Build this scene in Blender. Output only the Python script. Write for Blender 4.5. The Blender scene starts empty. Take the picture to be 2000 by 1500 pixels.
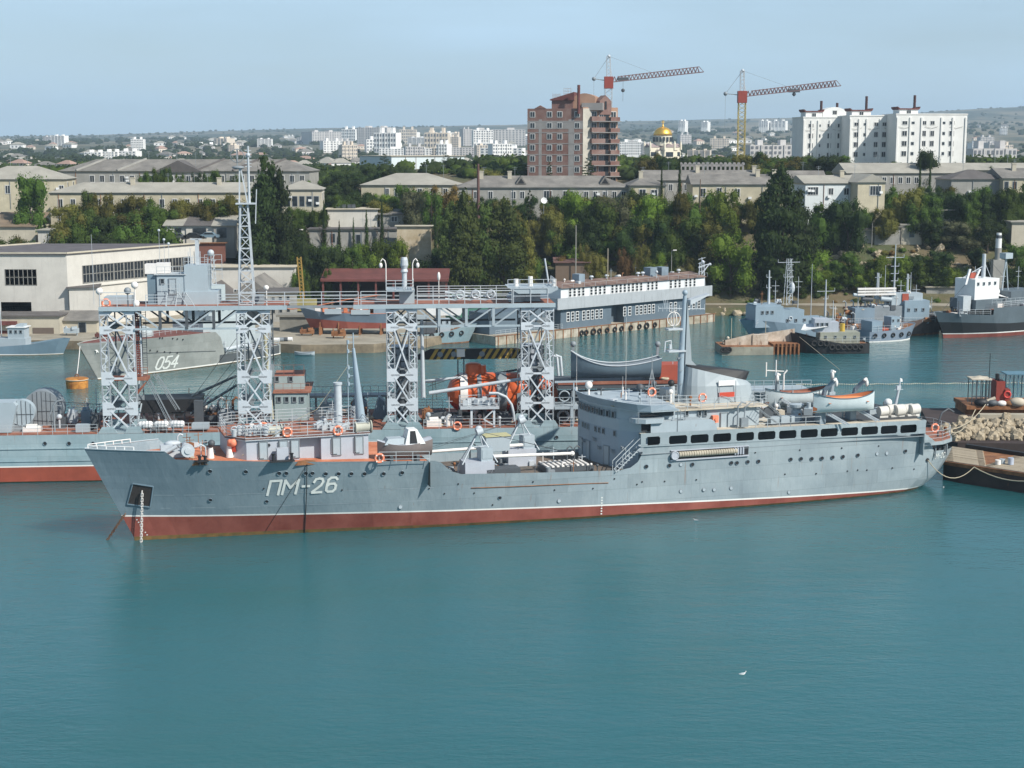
import bpy, math, random
from math import sin, cos, pi, radians, sqrt, atan2, hypot
from mathutils import Vector, Matrix
random.seed(7)
S = bpy.context.scene
COL = S.collection
# ---------------------------------------------------------------- camera
F, YH, H = 3000.0, 285.0, 37.0          # focal length in photo pixels, horizon row, eye height in metres
PITCH = math.atan((750 - YH) / F)
cam_data = bpy.data.cameras.new('camera')
cam = bpy.data.objects.new('camera', cam_data)
COL.objects.link(cam)
cam.location = (0, 0, H)
cam.rotation_euler = (pi / 2 - PITCH, 0, 0)
cam_data.sensor_width = 36
cam_data.lens = 36 * F / 2000
cam_data.clip_start = 1
cam_data.clip_end = 40000
S.camera = cam
# ---------------------------------------------------------------- light
SUN_EL, SUN_AZ = 41.0, 128.0            # azimuth clockwise from +Y
world = bpy.data.worlds.new('World')
S.world = world
world.use_nodes = True
wn, wl = world.node_tree.nodes, world.node_tree.links
bg = wn['Background']
sky = wn.new('ShaderNodeTexSky')
sky.sky_type = 'NISHITA'
sky.sun_disc = False
sky.sun_elevation = radians(SUN_EL)
sky.sun_rotation = radians(SUN_AZ)
sky.altitude = 0
sky.air_density = 1.0
sky.dust_density = 0.6
sky.ozone_density = 3.0
def wmath(op, a, b=None):
 n = wn.new('ShaderNodeMath'); n.operation = op
 for i, x in enumerate((a, b)):
  if x is None: continue
  if isinstance(x, (int, float)): n.inputs[i].default_value = x
  else: wl.new(x, n.inputs[i])
 return n.outputs[0]
# thin high veil of cloud over the whole sky, a little thicker in streaks
tc = wn.new('ShaderNodeTexCoord')
mp = wn.new('ShaderNodeMapping'); mp.inputs['Scale'].default_value = (1.5, 1.5, 9)
nz = wn.new('ShaderNodeTexNoise'); nz.inputs['Scale'].default_value = 2.2; nz.inputs['Detail'].default_value = 6
wl.new(tc.outputs['Generated'], mp.inputs['Vector']); wl.new(mp.outputs['Vector'], nz.inputs['Vector'])
rmp = wn.new('ShaderNodeMapRange')
rmp.inputs['From Min'].default_value = .35; rmp.inputs['From Max'].default_value = .75
rmp.inputs['To Min'].default_value = .42; rmp.inputs['To Max'].default_value = .80
wl.new(nz.outputs['Fac'], rmp.inputs['Value'])
veil = wn.new('ShaderNodeMix'); veil.data_type = 'RGBA'
sepw = wn.new('ShaderNodeSeparateXYZ'); wl.new(tc.outputs['Generated'], sepw.inputs[0])
thin = wn.new('ShaderNodeMapRange'); wl.new(sepw.outputs['Z'], thin.inputs['Value'])
thin.inputs['From Min'].default_value = 0; thin.inputs['From Max'].default_value = .7
thin.inputs['To Min'].default_value = 1.35; thin.inputs['To Max'].default_value = .25
wl.new(wmath('MULTIPLY', rmp.outputs['Result'], thin.outputs['Result']), veil.inputs['Factor'])
wl.new(sky.outputs['Color'], veil.inputs['A'])
veil.inputs['B'].default_value = (6.3, 8.8, 10.9, 1)
wl.new(veil.outputs['Result'], bg.inputs['Color'])
bg.inputs['Strength'].default_value = 0.078
sun_data = bpy.data.lights.new('sun', 'SUN')
sun_data.energy = 5.0
sun_data.angle = radians(0.6)
sun_data.color = (1.0, 0.95, 0.87)
sun = bpy.data.objects.new('sun', sun_data)
COL.objects.link(sun)
_a, _e = radians(SUN_AZ), radians(SUN_EL)
SUNV = Vector((sin(_a) * cos(_e), cos(_a) * cos(_e), sin(_e)))
sun.rotation_euler = SUNV.to_track_quat('Z', 'Y').to_euler()
vs = S.view_settings
S.display_settings.display_device = 'sRGB'
vs.view_transform = 'Standard'; vs.look = 'None'; vs.gamma = 1.0; vs.use_curve_mapping = False
vs.exposure = 0.22
# ---------------------------------------------------------------- measuring helpers
cpt, spt = cos(PITCH), sin(PITCH)
def ray(px, py):
 a = (px - 1000) / F; b = (750 - py) / F
 return a, cpt + b * spt, -spt + b * cpt
def PZ(px, py, z=0.0):
 r = ray(px, py); t = (z - H) / r[2]
 return r[0] * t, r[1] * t, z
def PY(px, py, Y):
 r = ray(px, py); t = Y / r[1]
 return r[0] * t, Y, H + r[2] * t
class Frame:
 """a local frame standing in the place: x along, y away, z up"""
 def __init__(s, x, y, deg):
  s.x, s.y, s.deg = x, y, deg; s.c, s.s = cos(radians(deg)), sin(radians(deg))
 def hit(s, px, py, v):
  r = ray(px, py)
  t = (v - s.x * s.s + s.y * s.c) / (-r[0] * s.s + r[1] * s.c)
  X, Y, Z = r[0] * t, r[1] * t, H + r[2] * t
  return (X - s.x) * s.c + (Y - s.y) * s.s, Z
 def hz(s, px, py, z):
  X, Y, Z = PZ(px, py, z)
  return (X - s.x) * s.c + (Y - s.y) * s.s, -(X - s.x) * s.s + (Y - s.y) * s.c
# ---------------------------------------------------------------- objects
def tag(o, label=None, cat=None, group=None, kind=None):
 if label: o['label'] = label
 if cat: o['category'] = cat
 if group: o['group'] = group
 if kind: o['kind'] = kind
 return o
def empty(name, loc=(0, 0, 0), deg=0, label=None, cat=None, group=None):
 o = bpy.data.objects.new(name, None); COL.objects.link(o)
 o.location = loc; o.rotation_euler = (0, 0, radians(deg)); o.empty_display_size = .5
 return tag(o, label, cat, group)
def nth(k):
 return ['first', 'second', 'third', 'fourth', 'fifth', 'sixth', 'seventh', 'eighth', 'ninth', 'tenth'][k] if k < 10 else '%d%s' % (k + 1, {1: 'st', 2: 'nd', 3: 'rd'}.get((k + 1) % 10 if k > 19 else 0, 'th'))
def kids(o):
 return KID.get(o.name, [])
KID = {}
def link(o, parent=None):
 COL.objects.link(o)
 if parent is not None:
  o.parent = parent
  KID.setdefault(parent.name, []).append(o)
 return o
def copy_tree(o, parent=None):
 c = o.copy(); link(c, parent)
 for ch in kids(o): copy_tree(ch, c)
 return c
def place(data_from, parent, loc, rot=(0, 0, 0), scale=None, name=None):
 c = data_from.copy(); link(c, parent); c.location = loc; c.rotation_euler = rot
 if scale is not None: c.scale = scale if hasattr(scale, '__len__') else (scale,) * 3
 return c
class MB:
 def __init__(s): s.v = []; s.f = []; s.mi = []; s.cur = 0; s.sm = []; s.smooth = False
 def add(s, vs, fs):
  n = len(s.v); s.v += [tuple(p) for p in vs]
  for f in fs:
   s.f.append(tuple(i + n for i in f)); s.mi.append(s.cur); s.sm.append(s.smooth)
  return s
 def box(s, x0, x1, y0, y1, z0, z1):
  return s.add([(x0, y0, z0), (x1, y0, z0), (x1, y1, z0), (x0, y1, z0), (x0, y0, z1), (x1, y0, z1), (x1, y1, z1), (x0, y1, z1)],
     [(0, 3, 2, 1), (4, 5, 6, 7), (0, 1, 5, 4), (1, 2, 6, 5), (2, 3, 7, 6), (3, 0, 4, 7)])
 def cbox(s, c, d, deg=0):
  a = radians(deg); ca, sa = cos(a), sin(a); v = []
  for dz in (-.5, .5):
   for dx, dy in ((-.5, -.5), (.5, -.5), (.5, .5), (-.5, .5)):
    x, y = dx * d[0], dy * d[1]
    v.append((c[0] + x * ca - y * sa, c[1] + x * sa + y * ca, c[2] + dz * d[2]))
  return s.add(v, [(0, 3, 2, 1), (4, 5, 6, 7), (0, 1, 5, 4), (1, 2, 6, 5), (2, 3, 7, 6), (3, 0, 4, 7)])
 def bar(s, p, q, w=.08, h=None):
  p, q = Vector(p), Vector(q); d = q - p
  if d.length < 1e-5: return s
  d.normalize(); h = h or w
  up = Vector((0, 0, 1)) if abs(d.z) < .95 else Vector((0, 1, 0))
  a = d.cross(up).normalized() * w / 2; b = a.cross(d).normalized() * h / 2
  v = [p - a - b, p + a - b, p + a + b, p - a + b, q - a - b, q + a - b, q + a + b, q - a + b]
  return s.add(v, [(0, 1, 2, 3), (4, 7, 6, 5), (0, 4, 5, 1), (1, 5, 6, 2), (2, 6, 7, 3), (3, 7, 4, 0)])
 def tube(s, pts, r, n=6, cap=True):
  pts = [Vector(p) for p in pts]; rs = r if hasattr(r, '__len__') else [r] * len(pts)
  v = []; f = []; ref = None
  for i, p in enumerate(pts):
   d = (pts[min(i + 1, len(pts) - 1)] - pts[max(i - 1, 0)]).normalized()
   if ref is None: ref = Vector((0, 0, 1)) if abs(d.z) < .9 else Vector((0, 1, 0))
   a = d.cross(ref).normalized(); b = a.cross(d).normalized()
   ref = b
   for k in range(n):
    t = 2 * pi * k / n
    v.append(p + (a * cos(t) + b * sin(t)) * rs[i])
  for i in range(len(pts) - 1):
   for k in range(n):
    k2 = (k + 1) % n
    f.append((i * n + k, i * n + k2, (i + 1) * n + k2, (i + 1) * n + k))
  sm = s.smooth; s.smooth = True; n0 = len(s.v); s.add(v, f); s.smooth = False
  if cap:
   m = len(pts)
   s.add([v[k] for k in range(n)] + [v[(m - 1) * n + k] for k in range(n)], [tuple(range(n)), tuple(reversed(range(n, 2 * n)))])
  s.smooth = sm
  return s
 def cyl(s, p, q, r0, r1=None, n=10):
  return s.tube([p, q], [r0, r0 if r1 is None else r1], n)
 def lathe(s, prof, c=(0, 0, 0), n=16, closed=False):
  v = []; f = []
  for r, z in prof:
   for k in range(n):
    t = 2 * pi * k / n; v.append((c[0] + r * cos(t), c[1] + r * sin(t), c[2] + z))
  m = len(prof)
  for i in range(m - 1):
   for k in range(n):
    k2 = (k + 1) % n; f.append((i * n + k, i * n + k2, (i + 1) * n + k2, (i + 1) * n + k))
  if not closed:
   f.append(tuple(reversed(range(n)))); f.append(tuple((m - 1) * n + k for k in range(n)))
  return s.add(v, f)
 def ball(s, c, r, n=10, m=6):
  rr = r if hasattr(r, '__len__') else (r, r, r)
  v = [(c[0], c[1], c[2] - rr[2])]; f = []
  for i in range(1, m):
   a = -pi / 2 + pi * i / m
   for k in range(n):
    t = 2 * pi * k / n
    v.append((c[0] + rr[0] * cos(a) * cos(t), c[1] + rr[1] * cos(a) * sin(t), c[2] + rr[2] * sin(a)))
  v.append((c[0], c[1], c[2] + rr[2])); L = len(v) - 1
  for k in range(n):
   k2 = (k + 1) % n
   f.append((0, 1 + k2, 1 + k)); f.append((L, L - n + k, L - n + k2))
   for i in range(m - 2):
    f.append((1 + i * n + k, 1 + i * n + k2, 1 + (i + 1) * n + k2, 1 + (i + 1) * n + k))
  sm = s.smooth; s.smooth = True; s.add(v, f); s.smooth = sm
  return s
 def torus(s, c, R, r, axis='y', n=16, m=6):
  v = []; f = []
  for i in range(n):
   a = 2 * pi * i / n
   for k in range(m):
    b = 2 * pi * k / m; q = R + r * cos(b); w = r * sin(b)
    x, y, z = {'y': (q * cos(a), w, q * sin(a)), 'z': (q * cos(a), q * sin(a), w), 'x': (w, q * cos(a), q * sin(a))}[axis]
    v.append((c[0] + x, c[1] + y, c[2] + z))
  for i in range(n):
   for k in range(m):
    i2, k2 = (i + 1) % n, (k + 1) % m
    f.append((i * m + k, i2 * m + k, i2 * m + k2, i * m + k2))
  sm = s.smooth; s.smooth = True; s.add(v, f); s.smooth = sm
  return s
 def prism(s, poly, a0, a1, axis='z'):
  n = len(poly)
  mk = {'z': lambda p, a: (p[0], p[1], a), 'y': lambda p, a: (p[0], a, p[1]), 'x': lambda p, a: (a, p[0], p[1])}[axis]
  v = [mk(p, a0) for p in poly] + [mk(p, a1) for p in poly]
  f = [tuple(reversed(range(n))), tuple(range(n, 2 * n))] + [(i, (i + 1) % n, (i + 1) % n + n, i + n) for i in range(n)]
  return s.add(v, f)
 def loft(s, rows, close_u=False):
  n = len(rows[0]); v = [p for r in rows for p in r]; f = []
  for i in range(len(rows) - 1):
   for k in range(n - (0 if close_u else 1)):
    k2 = (k + 1) % n; f.append((i * n + k, i * n + k2, (i + 1) * n + k2, (i + 1) * n + k))
  return s.add(v, f)
 def rail(s, pts, h=1.0, bars=3, step=1.6, w=.05):
  for a, b in zip(pts[:-1], pts[1:]):
   a, b = Vector(a), Vector(b); L = (b - a).length
   k = max(1, round(L / step))
   for i in range(k + 1):
    p = a.lerp(b, i / k); s.bar(p, p + Vector((0, 0, h)), w)
   for j in range(bars):
    z = Vector((0, 0, h * (j + 1) / bars)); s.bar(a + z, b + z, w * .85)
  return s
 def ladder(s, p, q, w=.5, step=.35, side=(1, 0, 0)):
  p, q = Vector(p), Vector(q); sd = Vector(side).normalized() * w / 2
  s.bar(p - sd, q - sd, .06); s.bar(p + sd, q + sd, .06)
  k = max(2, int((q - p).length / step))
  for i in range(1, k): c = p.lerp(q, i / k); s.bar(c - sd, c + sd, .04)
  return s
 def mesh(s, name):
  m = bpy.data.meshes.new(name); m.from_pydata(s.v, [], s.f)
  return m
 def build(s, name, mats, parent=None, loc=None, fix=True, **kw):
  m = s.mesh(name)
  if not isinstance(mats, (list, tuple)): mats = [mats]
  for x in mats: m.materials.append(x)
  if len(mats) > 1: m.polygons.foreach_set('material_index', [min(i, len(mats) - 1) for i in s.mi])
  if any(s.sm): m.polygons.foreach_set('use_smooth', s.sm)
  m.update()
  o = bpy.data.objects.new(name, m); link(o, parent)
  if loc: o.location = loc
  if kw: tag(o, **kw)
  return o
# ---------------------------------------------------------------- materials
def new_mat(name):
 m = bpy.data.materials.new(name); m.use_nodes = True
 return m, m.node_tree.nodes, m.node_tree.links, m.node_tree.nodes['Principled BSDF']
def noise(n, l, vec, scale, detail=4, rough=.55):
 t = n.new('ShaderNodeTexNoise'); t.inputs['Scale'].default_value = scale
 t.inputs['Detail'].default_value = detail; t.inputs['Roughness'].default_value = rough
 if vec is not None: l.new(vec, t.inputs['Vector'])
 return t.outputs['Fac']
def mapping(n, l, scale=(1, 1, 1), src='Object', loc=(0, 0, 0)):
 if src == 'World':
  t = n.new('ShaderNodeNewGeometry').outputs['Position']
 else:
  t = n.new('ShaderNodeTexCoord').outputs[src]
 m = n.new('ShaderNodeMapping'); m.inputs['Scale'].default_value = scale; m.inputs['Location'].default_value = loc
 l.new(t, m.inputs['Vector']); return m.outputs['Vector']
def ramp(n, l, fac, lo, hi, a=0.0, b=1.0):
 t = n.new('ShaderNodeMapRange'); l.new(fac, t.inputs['Value'])
 t.inputs['From Min'].default_value = lo; t.inputs['From Max'].default_value = hi
 t.inputs['To Min'].default_value = a; t.inputs['To Max'].default_value = b
 return t.outputs['Result']
def mix(n, l, fac, a, b):
 t = n.new('ShaderNodeMix'); t.data_type = 'RGBA'
 for s_, x in (('Factor', fac), ('A', a), ('B', b)):
  if isinstance(x, (int, float)): t.inputs[s_].default_value = x
  elif isinstance(x, tuple): t.inputs[s_].default_value = (*x[:3], 1)
  else: l.new(x, t.inputs[s_])
 return t.outputs['Result']
def mul(n, l, a, b, op='MULTIPLY'):
 t = n.new('ShaderNodeMath'); t.operation = op
 for i, x in enumerate((a, b)):
  if isinstance(x, (int, float)): t.inputs[i].default_value = x
  else: l.new(x, t.inputs[i])
 return t.outputs[0]
def sc(c, k): return tuple(min(1, x * k) for x in c)
def bump(n, l, b, fac, strength=.3, dist=.05):
 t = n.new('ShaderNodeBump'); t.inputs['Strength'].default_value = strength; t.inputs['Distance'].default_value = dist
 l.new(fac, t.inputs['Height']); l.new(t.outputs['Normal'], b.inputs['Normal'])
_M = {}
def paint(name, c, rough=.55, var=.16, rust=0.0, streak=.25, alt=None, scale=.35, src='Object', plates=False, fore=None):
 """weathered paint: blotches, vertical run marks and rust"""
 if name in _M: return _M[name]
 m, n, l, b = new_mat(name)
 v1 = mapping(n, l, (scale, scale, scale), src); v2 = mapping(n, l, (2.2, 2.2, .16), src)
 n1 = noise(n, l, v1, 1.0, 7, .65); n2 = noise(n, l, v2, 1.0, 5, .6)
 col = mix(n, l, ramp(n, l, n1, .35, .68), sc(c, 1 - var), alt or sc(c, 1 + var * .8))
 col = mix(n, l, ramp(n, l, n2, .56, .78, 0, streak), col, sc(c, .5))
 if rust:
  v3 = mapping(n, l, (1.6, 1.6, .35), src, (3, 7, 1)); n3 = noise(n, l, v3, 1.0, 8, .7)
  col = mix(n, l, ramp(n, l, n3, .70 - rust * .18, .76 - rust * .14, 0, .85), col, (.16, .06, .025))
 hgt = n1
 if plates:   # riveted strakes: offset plates with their own tone, dished between the frames
  sx = n.new('ShaderNodeSeparateXYZ'); l.new(mapping(n, l), sx.inputs[0]); cx = n.new('ShaderNodeCombineXYZ'); l.new(sx.outputs['X'], cx.inputs['X']); l.new(sx.outputs['Z'], cx.inputs['Y'])
  bt = n.new('ShaderNodeTexBrick'); l.new(cx.outputs[0], bt.inputs['Vector']); bt.inputs['Scale'].default_value = 1
  bt.inputs['Brick Width'].default_value = 6.4; bt.inputs['Row Height'].default_value = 1.45; bt.inputs['Mortar Size'].default_value = .022; bt.inputs['Mortar Smooth'].default_value = .6
  bt.inputs['Color1'].default_value = (.86, .86, .86, 1); bt.inputs['Color2'].default_value = (1.06, 1.06, 1.06, 1); bt.inputs['Mortar'].default_value = (.62, .62, .6, 1)
  mm_ = n.new('ShaderNodeMix'); mm_.data_type = 'RGBA'; mm_.blend_type = 'MULTIPLY'; mm_.inputs['Factor'].default_value = .75; l.new(col, mm_.inputs['A']); l.new(bt.outputs['Color'], mm_.inputs['B']); col = mm_.outputs['Result']
  v4 = mapping(n, l, (3.2, 3.2, .09), src, (5, 1, 2)); n4 = noise(n, l, v4, 1.0, 3, .6); col = mix(n, l, ramp(n, l, n4, .66, .76, 0, .55), col, (.23, .12, .06))
  if fore:   # bow flare's shade put into the colour, along with a darker coat forward
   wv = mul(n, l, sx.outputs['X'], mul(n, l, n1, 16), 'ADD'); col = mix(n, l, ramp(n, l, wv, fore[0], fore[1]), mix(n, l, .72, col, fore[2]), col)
  hgt = mul(n, l, n1, mul(n, l, noise(n, l, mapping(n, l, (1.3, 1.3, .5)), 1, 2), 1.6), 'ADD')
 l.new(col, b.inputs['Base Color']); b.inputs['Roughness'].default_value = rough
 bump(n, l, b, hgt, .3 if plates else .25, .09 if plates else .04)
 _M[name] = m; return m
def plain(name, c, rough=.6, metal=0.0, var=.08, scale=2.0):
 if name in _M: return _M[name]
 m, n, l, b = new_mat(name)
 nn = noise(n, l, mapping(n, l), scale, 4)
 l.new(mix(n, l, ramp(n, l, nn, .3, .7), sc(c, 1 - var), sc(c, 1 + var)), b.inputs['Base Color'])
 b.inputs['Roughness'].default_value = rough; b.inputs['Metallic'].default_value = metal
 _M[name] = m; return m
def glass(name, c=(.02, .025, .03), rough=.12):
 if name in _M: return _M[name]
 m, n, l, b = new_mat(name)
 nn = noise(n, l, mapping(n, l, (.9, .9, .9)), 1.3, 2)
 l.new(mix(n, l, ramp(n, l, nn, .3, .7), sc(c, .5), sc(c, 1.8)), b.inputs['Base Color'])
 b.inputs['Roughness'].default_value = rough; _M[name] = m; return m
# ================================================================ water, land, air
def water_material():
 m, n, l, b = new_mat('sea_water')
 v = mapping(n, l, (1, 1, 1), 'World')
 big = noise(n, l, mapping(n, l, (.006, .012, .01), 'World'), 1.0, 4, .5)
 mid = noise(n, l, mapping(n, l, (.03, .075, .05), 'World'), 1.0, 4, .55)
 col = mix(n, l, ramp(n, l, big, .35, .68), (.018, .098, .110), (.027, .135, .160))
 col = mix(n, l, ramp(n, l, mid, .45, .75, 0, .35), col, (.018, .098, .092))
 l.new(col, b.inputs['Base Color'])
 b.inputs['IOR'].default_value = 1.333
 b.inputs['Specular IOR Level'].default_value = .5
 patch = ramp(n, l, big, .32, .66, .3, 1.15)
 # wind ripples a few decimetres long over a longer slow swell
 r1 = noise(n, l, mapping(n, l, (1.1, 2.3, 1), 'World'), 1.0, 5, .6)
 r2 = noise(n, l, mapping(n, l, (.22, .5, 1), 'World'), 1.0, 3, .5)
 geo = n.new('ShaderNodeNewGeometry'); sp_ = n.new('ShaderNodeSeparateXYZ'); l.new(geo.outputs['Position'], sp_.inputs[0])
 away = ramp(n, l, sp_.outputs['Y'], 150, 300, .6, 1.7)      # the open basin is rougher than the lee of the ships
 h = mul(n, l, mul(n, l, mul(n, l, r1, .55), mul(n, l, r2, .9), 'ADD'), mul(n, l, patch, away))
 bump(n, l, b, h, .62, .36)
 b.inputs['Roughness'].default_value = .045
 b.subsurface_method = 'BURLEY' if hasattr(b, 'subsurface_method') else None
 b.inputs['Subsurface Weight'].default_value = .9; b.inputs['Subsurface Radius'].default_value = (.5, 1.0, 1.0); b.inputs['Subsurface Scale'].default_value = 22.0
 return m
M_WATER = water_material()
mb = MB(); mb.add([(-9000, -300, 0), (9000, -300, 0), (9000, 9000, 0), (-9000, 9000, 0)], [(0, 1, 2, 3)])
mb.build('water', M_WATER, kind='structure')
def lerp_tab(tab, x):
 if x <= tab[0][0]: return tab[0][1]
 for (a, p), (b, q) in zip(tab[:-1], tab[1:]):
  if x <= b: return p + (q - p) * (x - a) / (b - a)
 return tab[-1][1]
def hash2(i, j):
 h = sin(i * 127.1 + j * 311.7) * 43758.5453; return h - math.floor(h)
def vnoise(x, y):
 i, j = math.floor(x), math.floor(y); fx, fy = x - i, y - j
 fx, fy = fx * fx * (3 - 2 * fx), fy * fy * (3 - 2 * fy)
 a = hash2(i, j) * (1 - fx) + hash2(i + 1, j) * fx; b = hash2(i, j + 1) * (1 - fx) + hash2(i + 1, j + 1) * fx
 return a * (1 - fy) + b * fy
def fbm(x, y, o=4):
 s_, a, t = 0, .5, 0
 for k in range(o): s_ += a * vnoise(x, y); t += a; x *= 2.03; y *= 2.03; a *= .5
 return s_ / t
SLOPE = [(-50, -6), (-8, -3), (-2, 1.3), (0, 1.5), (3, 3.5), (12, 9.5), (19, 13), (26, 16.5), (37, 19.5), (60, 22.5), (90, 26.8), (125, 30.5), (200, 30), (400, 26), (1100, 23), (1600, 27), (2300, 38)]
SLOPE_L = [(-50, -6), (-8, -3), (-2, 1.3), (0, 1.5), (6, 5), (14, 11), (22, 14.5), (32, 17), (60, 20.5), (90, 23.5), (140, 27), (200, 26.5), (400, 24), (1100, 22), (1600, 27), (2300, 38)]
def slope_start(x):       # where the hillside starts to rise behind the quays
 return lerp_tab([(-400, 342), (-60, 340), (-30, 344), (0, 347), (30, 350), (60, 350), (400, 352)], x)
def ridge(ang):            # skyline height in photo pixels above eye level by direction
 return lerp_tab([(-.6, 12), (-.333, 16), (-.26, 19), (-.2, 24), (-.12, 30), (0, 36), (.08, 43), (.18, 50), (.24, 56), (.3, 68), (.36, 74), (.6, 70)], ang)
def terrain(x, y):
 d = y - slope_start(x)
 if y < slope_start(x) + 1: return 1.45 if d > -6 or True else -3
 k = min(1, max(0, (x / y + .115) / .09)); z = lerp_tab(SLOPE, d) * k + lerp_tab(SLOPE_L, d) * (1 - k)
 if d > 8: z += (fbm(x * .03, y * .03, 3) - .5) * min(3.0, d * .05)
 if y > 1800:
  ang = x / y
  near = 40 + (y - 2300) * .004
  top = 37 + (ridge(ang)) / F * 7500
  t = min(1, max(0, (y - 2300) / 5200)); t = t * t * (3 - 2 * t)
  z2 = near + (top - near) * t + (fbm(x * .0011 + 5, y * .0011, 4) - .5) * 46 * min(1, (y - 1800) / 3000) * (1 - .75 * t)
  w = min(1, (y - 1800) / 700); z = z * (1 - w) + z2 * w
 return z
def ground_material():
 m, n, l, b = new_mat('hillside_ground')
 v = mapping(n, l, (.05, .05, .05), 'World'); a = noise(n, l, v, 1, 7, .65)
 f2 = noise(n, l, mapping(n, l, (.6, .6, .6), 'World'), 1, 6, .7)
 near = mix(n, l, ramp(n, l, a, .4, .62), (.060, .072, .026), (.135, .100, .058))
 near = mix(n, l, ramp(n, l, f2, .55, .7, 0, .6), near, (.20, .165, .115))
 g = n.new('ShaderNodeNewGeometry'); sp_ = n.new('ShaderNodeSeparateXYZ'); l.new(g.outputs['Position'], sp_.inputs[0])
 f3 = noise(n, l, mapping(n, l, (.004, .0016, .004), 'World'), 1, 8, .7)
 far = mix(n, l, ramp(n, l, f3, .46, .58), (.030, .045, .022), (.17, .145, .09))
 l.new(mix(n, l, ramp(n, l, sp_.outputs['Y'], 700, 1500), near, far), b.inputs['Base Color'])
 b.inputs['Roughness'].default_value = .95; bump(n, l, b, f2, .6, .3)
 return m
M_GROUND = ground_material()
def make_terrain():
 ys = [336 + i * 2.2 for i in range(45)]
 while ys[-1] < 9500: ys.append(ys[-1] * 1.035)
 rows = []
 nx = 150
 for y in ys:
  hw = max(230, y * .55)
  rows.append([(-hw + 2 * hw * i / nx, y, terrain(-hw + 2 * hw * i / nx, y) if y > 337 else -2.5) for i in range(nx + 1)])
 mb = MB(); mb.smooth = True; mb.loft(rows)
 mb.build('terrain', M_GROUND, kind='structure')
make_terrain()
# quays: flat concrete aprons with a vertical stone face to the water
M_CONC = paint('old_concrete', (.30, .27, .21), .9, .25, 0, .35, scale=.25)
M_QUAYW = paint('quay_wall_stone', (.21, .17, .115), .9, .4, .5, .5, scale=.5)
def quay(name, poly, z=1.6):
 mb = MB(); n = len(poly)
 mb.add([(x, y, z) for x, y in poly], [tuple(range(n))])
 mb.cur = 1
 for i in range(n):
  a, b = poly[i], poly[(i + 1) % n]
  mb.add([(a[0], a[1], -2), (b[0], b[1], -2), (b[0], b[1], z), (a[0], a[1], z)], [(0, 1, 2, 3)])
 mb.cur = 0
 return mb.build(name, [M_CONC, M_QUAYW], kind='structure')
LEFTQ = [(-200, 281), (-86, 281), (-72, 279), (-44, 277), (-38, 274.5), (-25, 275.5), (-22, 278), (-16, 283), (-8, 298), (9, 304), (9, 352), (-200, 346)]
quay('quay', LEFTQ)
RIGHTQ = [(9.1, 330), (40, 346), (62, 346), (75, 342), (230, 352), (230, 362), (9.1, 355)]
quay('shore_road', RIGHTQ, 1.5)
# air
def haze():
 m = bpy.data.materials.new('haze'); m.use_nodes = True; n, l = m.node_tree.nodes, m.node_tree.links
 for x in list(n):
  if x.type != 'OUTPUT_MATERIAL': n.remove(x)
 v = n.new('ShaderNodeVolumePrincipled'); v.inputs['Density'].default_value = .00012
 v.inputs['Color'].default_value = (.64, .83, 1.0, 1); v.inputs['Anisotropy'].default_value = .0
 l.new(v.outputs['Volume'], n['Material Output'].inputs['Volume'])
 mb = MB(); mb.box(-9500, 9500, -400, 10000, -4, 280)
 mb.build('haze', m, kind='stuff', label='thin blue haze over the harbour and the distant town', cat='haze')
haze()
# ================================================================ ships: shared builders
class Hull:
 """lines of a hull in ship coordinates: u along from the bow, v across (near side negative), z up"""
 def __init__(s, stem, stern, bw, bd, zref, p=1.0, top=None):
  s.stem, s.stern, s.bw, s.bd, s.zref, s.p, s.top = stem, stern, bw, bd, zref, p, top
 def half(s, t, z):
  w0, w1 = lerp_tab(s.bw, t), lerp_tab(s.bd, t)
  k = max(0, min(1.15, z / s.zref))
  return (w0 + (w1 - w0) * k ** s.p) if z >= 0 else w0 * max(.05, 1 + .12 * z)
 def u(s, t, z): return s.stem(z) + (s.stern(z) - s.stem(z)) * t
 def t(s, u, z): return max(0, min(1, (u - s.stem(z)) / (s.stern(z) - s.stem(z))))
 def vat(s, u, z): return s.half(s.t(u, z), z)
 def build(s, us, levels, mats, parent, name='hull', zb=-1.5, sub=2):
  """us: stations; levels: [(function of u giving z, material index of the strake below it)...]; the last one is the sheer"""
  umin, umax = s.stem(s.zref), s.stern(s.zref)
  mb = MB(); mb.smooth = True
  for side in (-1, 1):
   cols = []
   for u in us:
    t = (u - umin) / (umax - umin); col = []; mi = []
    zt = levels[-1][0](u); prev = zb
    for li, (fz, m) in enumerate(levels):
     z1 = min(zt, fz(u)) if li < len(levels) - 1 else zt
     k = sub if li == len(levels) - 1 else 1
     k = 5 if li == len(levels) - 1 else k
     for q in range(1, k + 1):
      z = prev + (z1 - prev) * q / k; col.append(z); mi.append(m)
     prev = max(prev, z1)
    col = [zb] + col
    cols.append(([(s.u(t, z), side * s.half(t, z), z) for z in col], mi))
   for (c0, m0), (c1, _) in zip(cols[:-1], cols[1:]):
    for k in range(len(c0) - 1):
     mb.cur = m0[k]
     q = [c0[k], c1[k], c1[k + 1], c0[k + 1]]
     mb.add(q if side < 0 else q[::-1], [(0, 1, 2, 3)])
   s.end = cols[-1] if side < 0 else s.end
   if side < 0: port_end = cols[-1]
   else:
    for k in range(len(port_end[0]) - 1):
     mb.cur = port_end[1][k]
     mb.add([port_end[0][k], cols[-1][0][k], cols[-1][0][k + 1], port_end[0][k + 1]], [(0, 1, 2, 3)])
  return mb.build(name, mats, parent)
 def deck(s, mb, us, fz, inset=.02):
  rows = []
  for u in us:
   z = fz(u); w = max(.02, s.vat(u, z) - inset); rows.append([(u, -w, z), (u, 0, z + .04), (u, w, z)])
  return mb.loft(rows)
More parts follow.
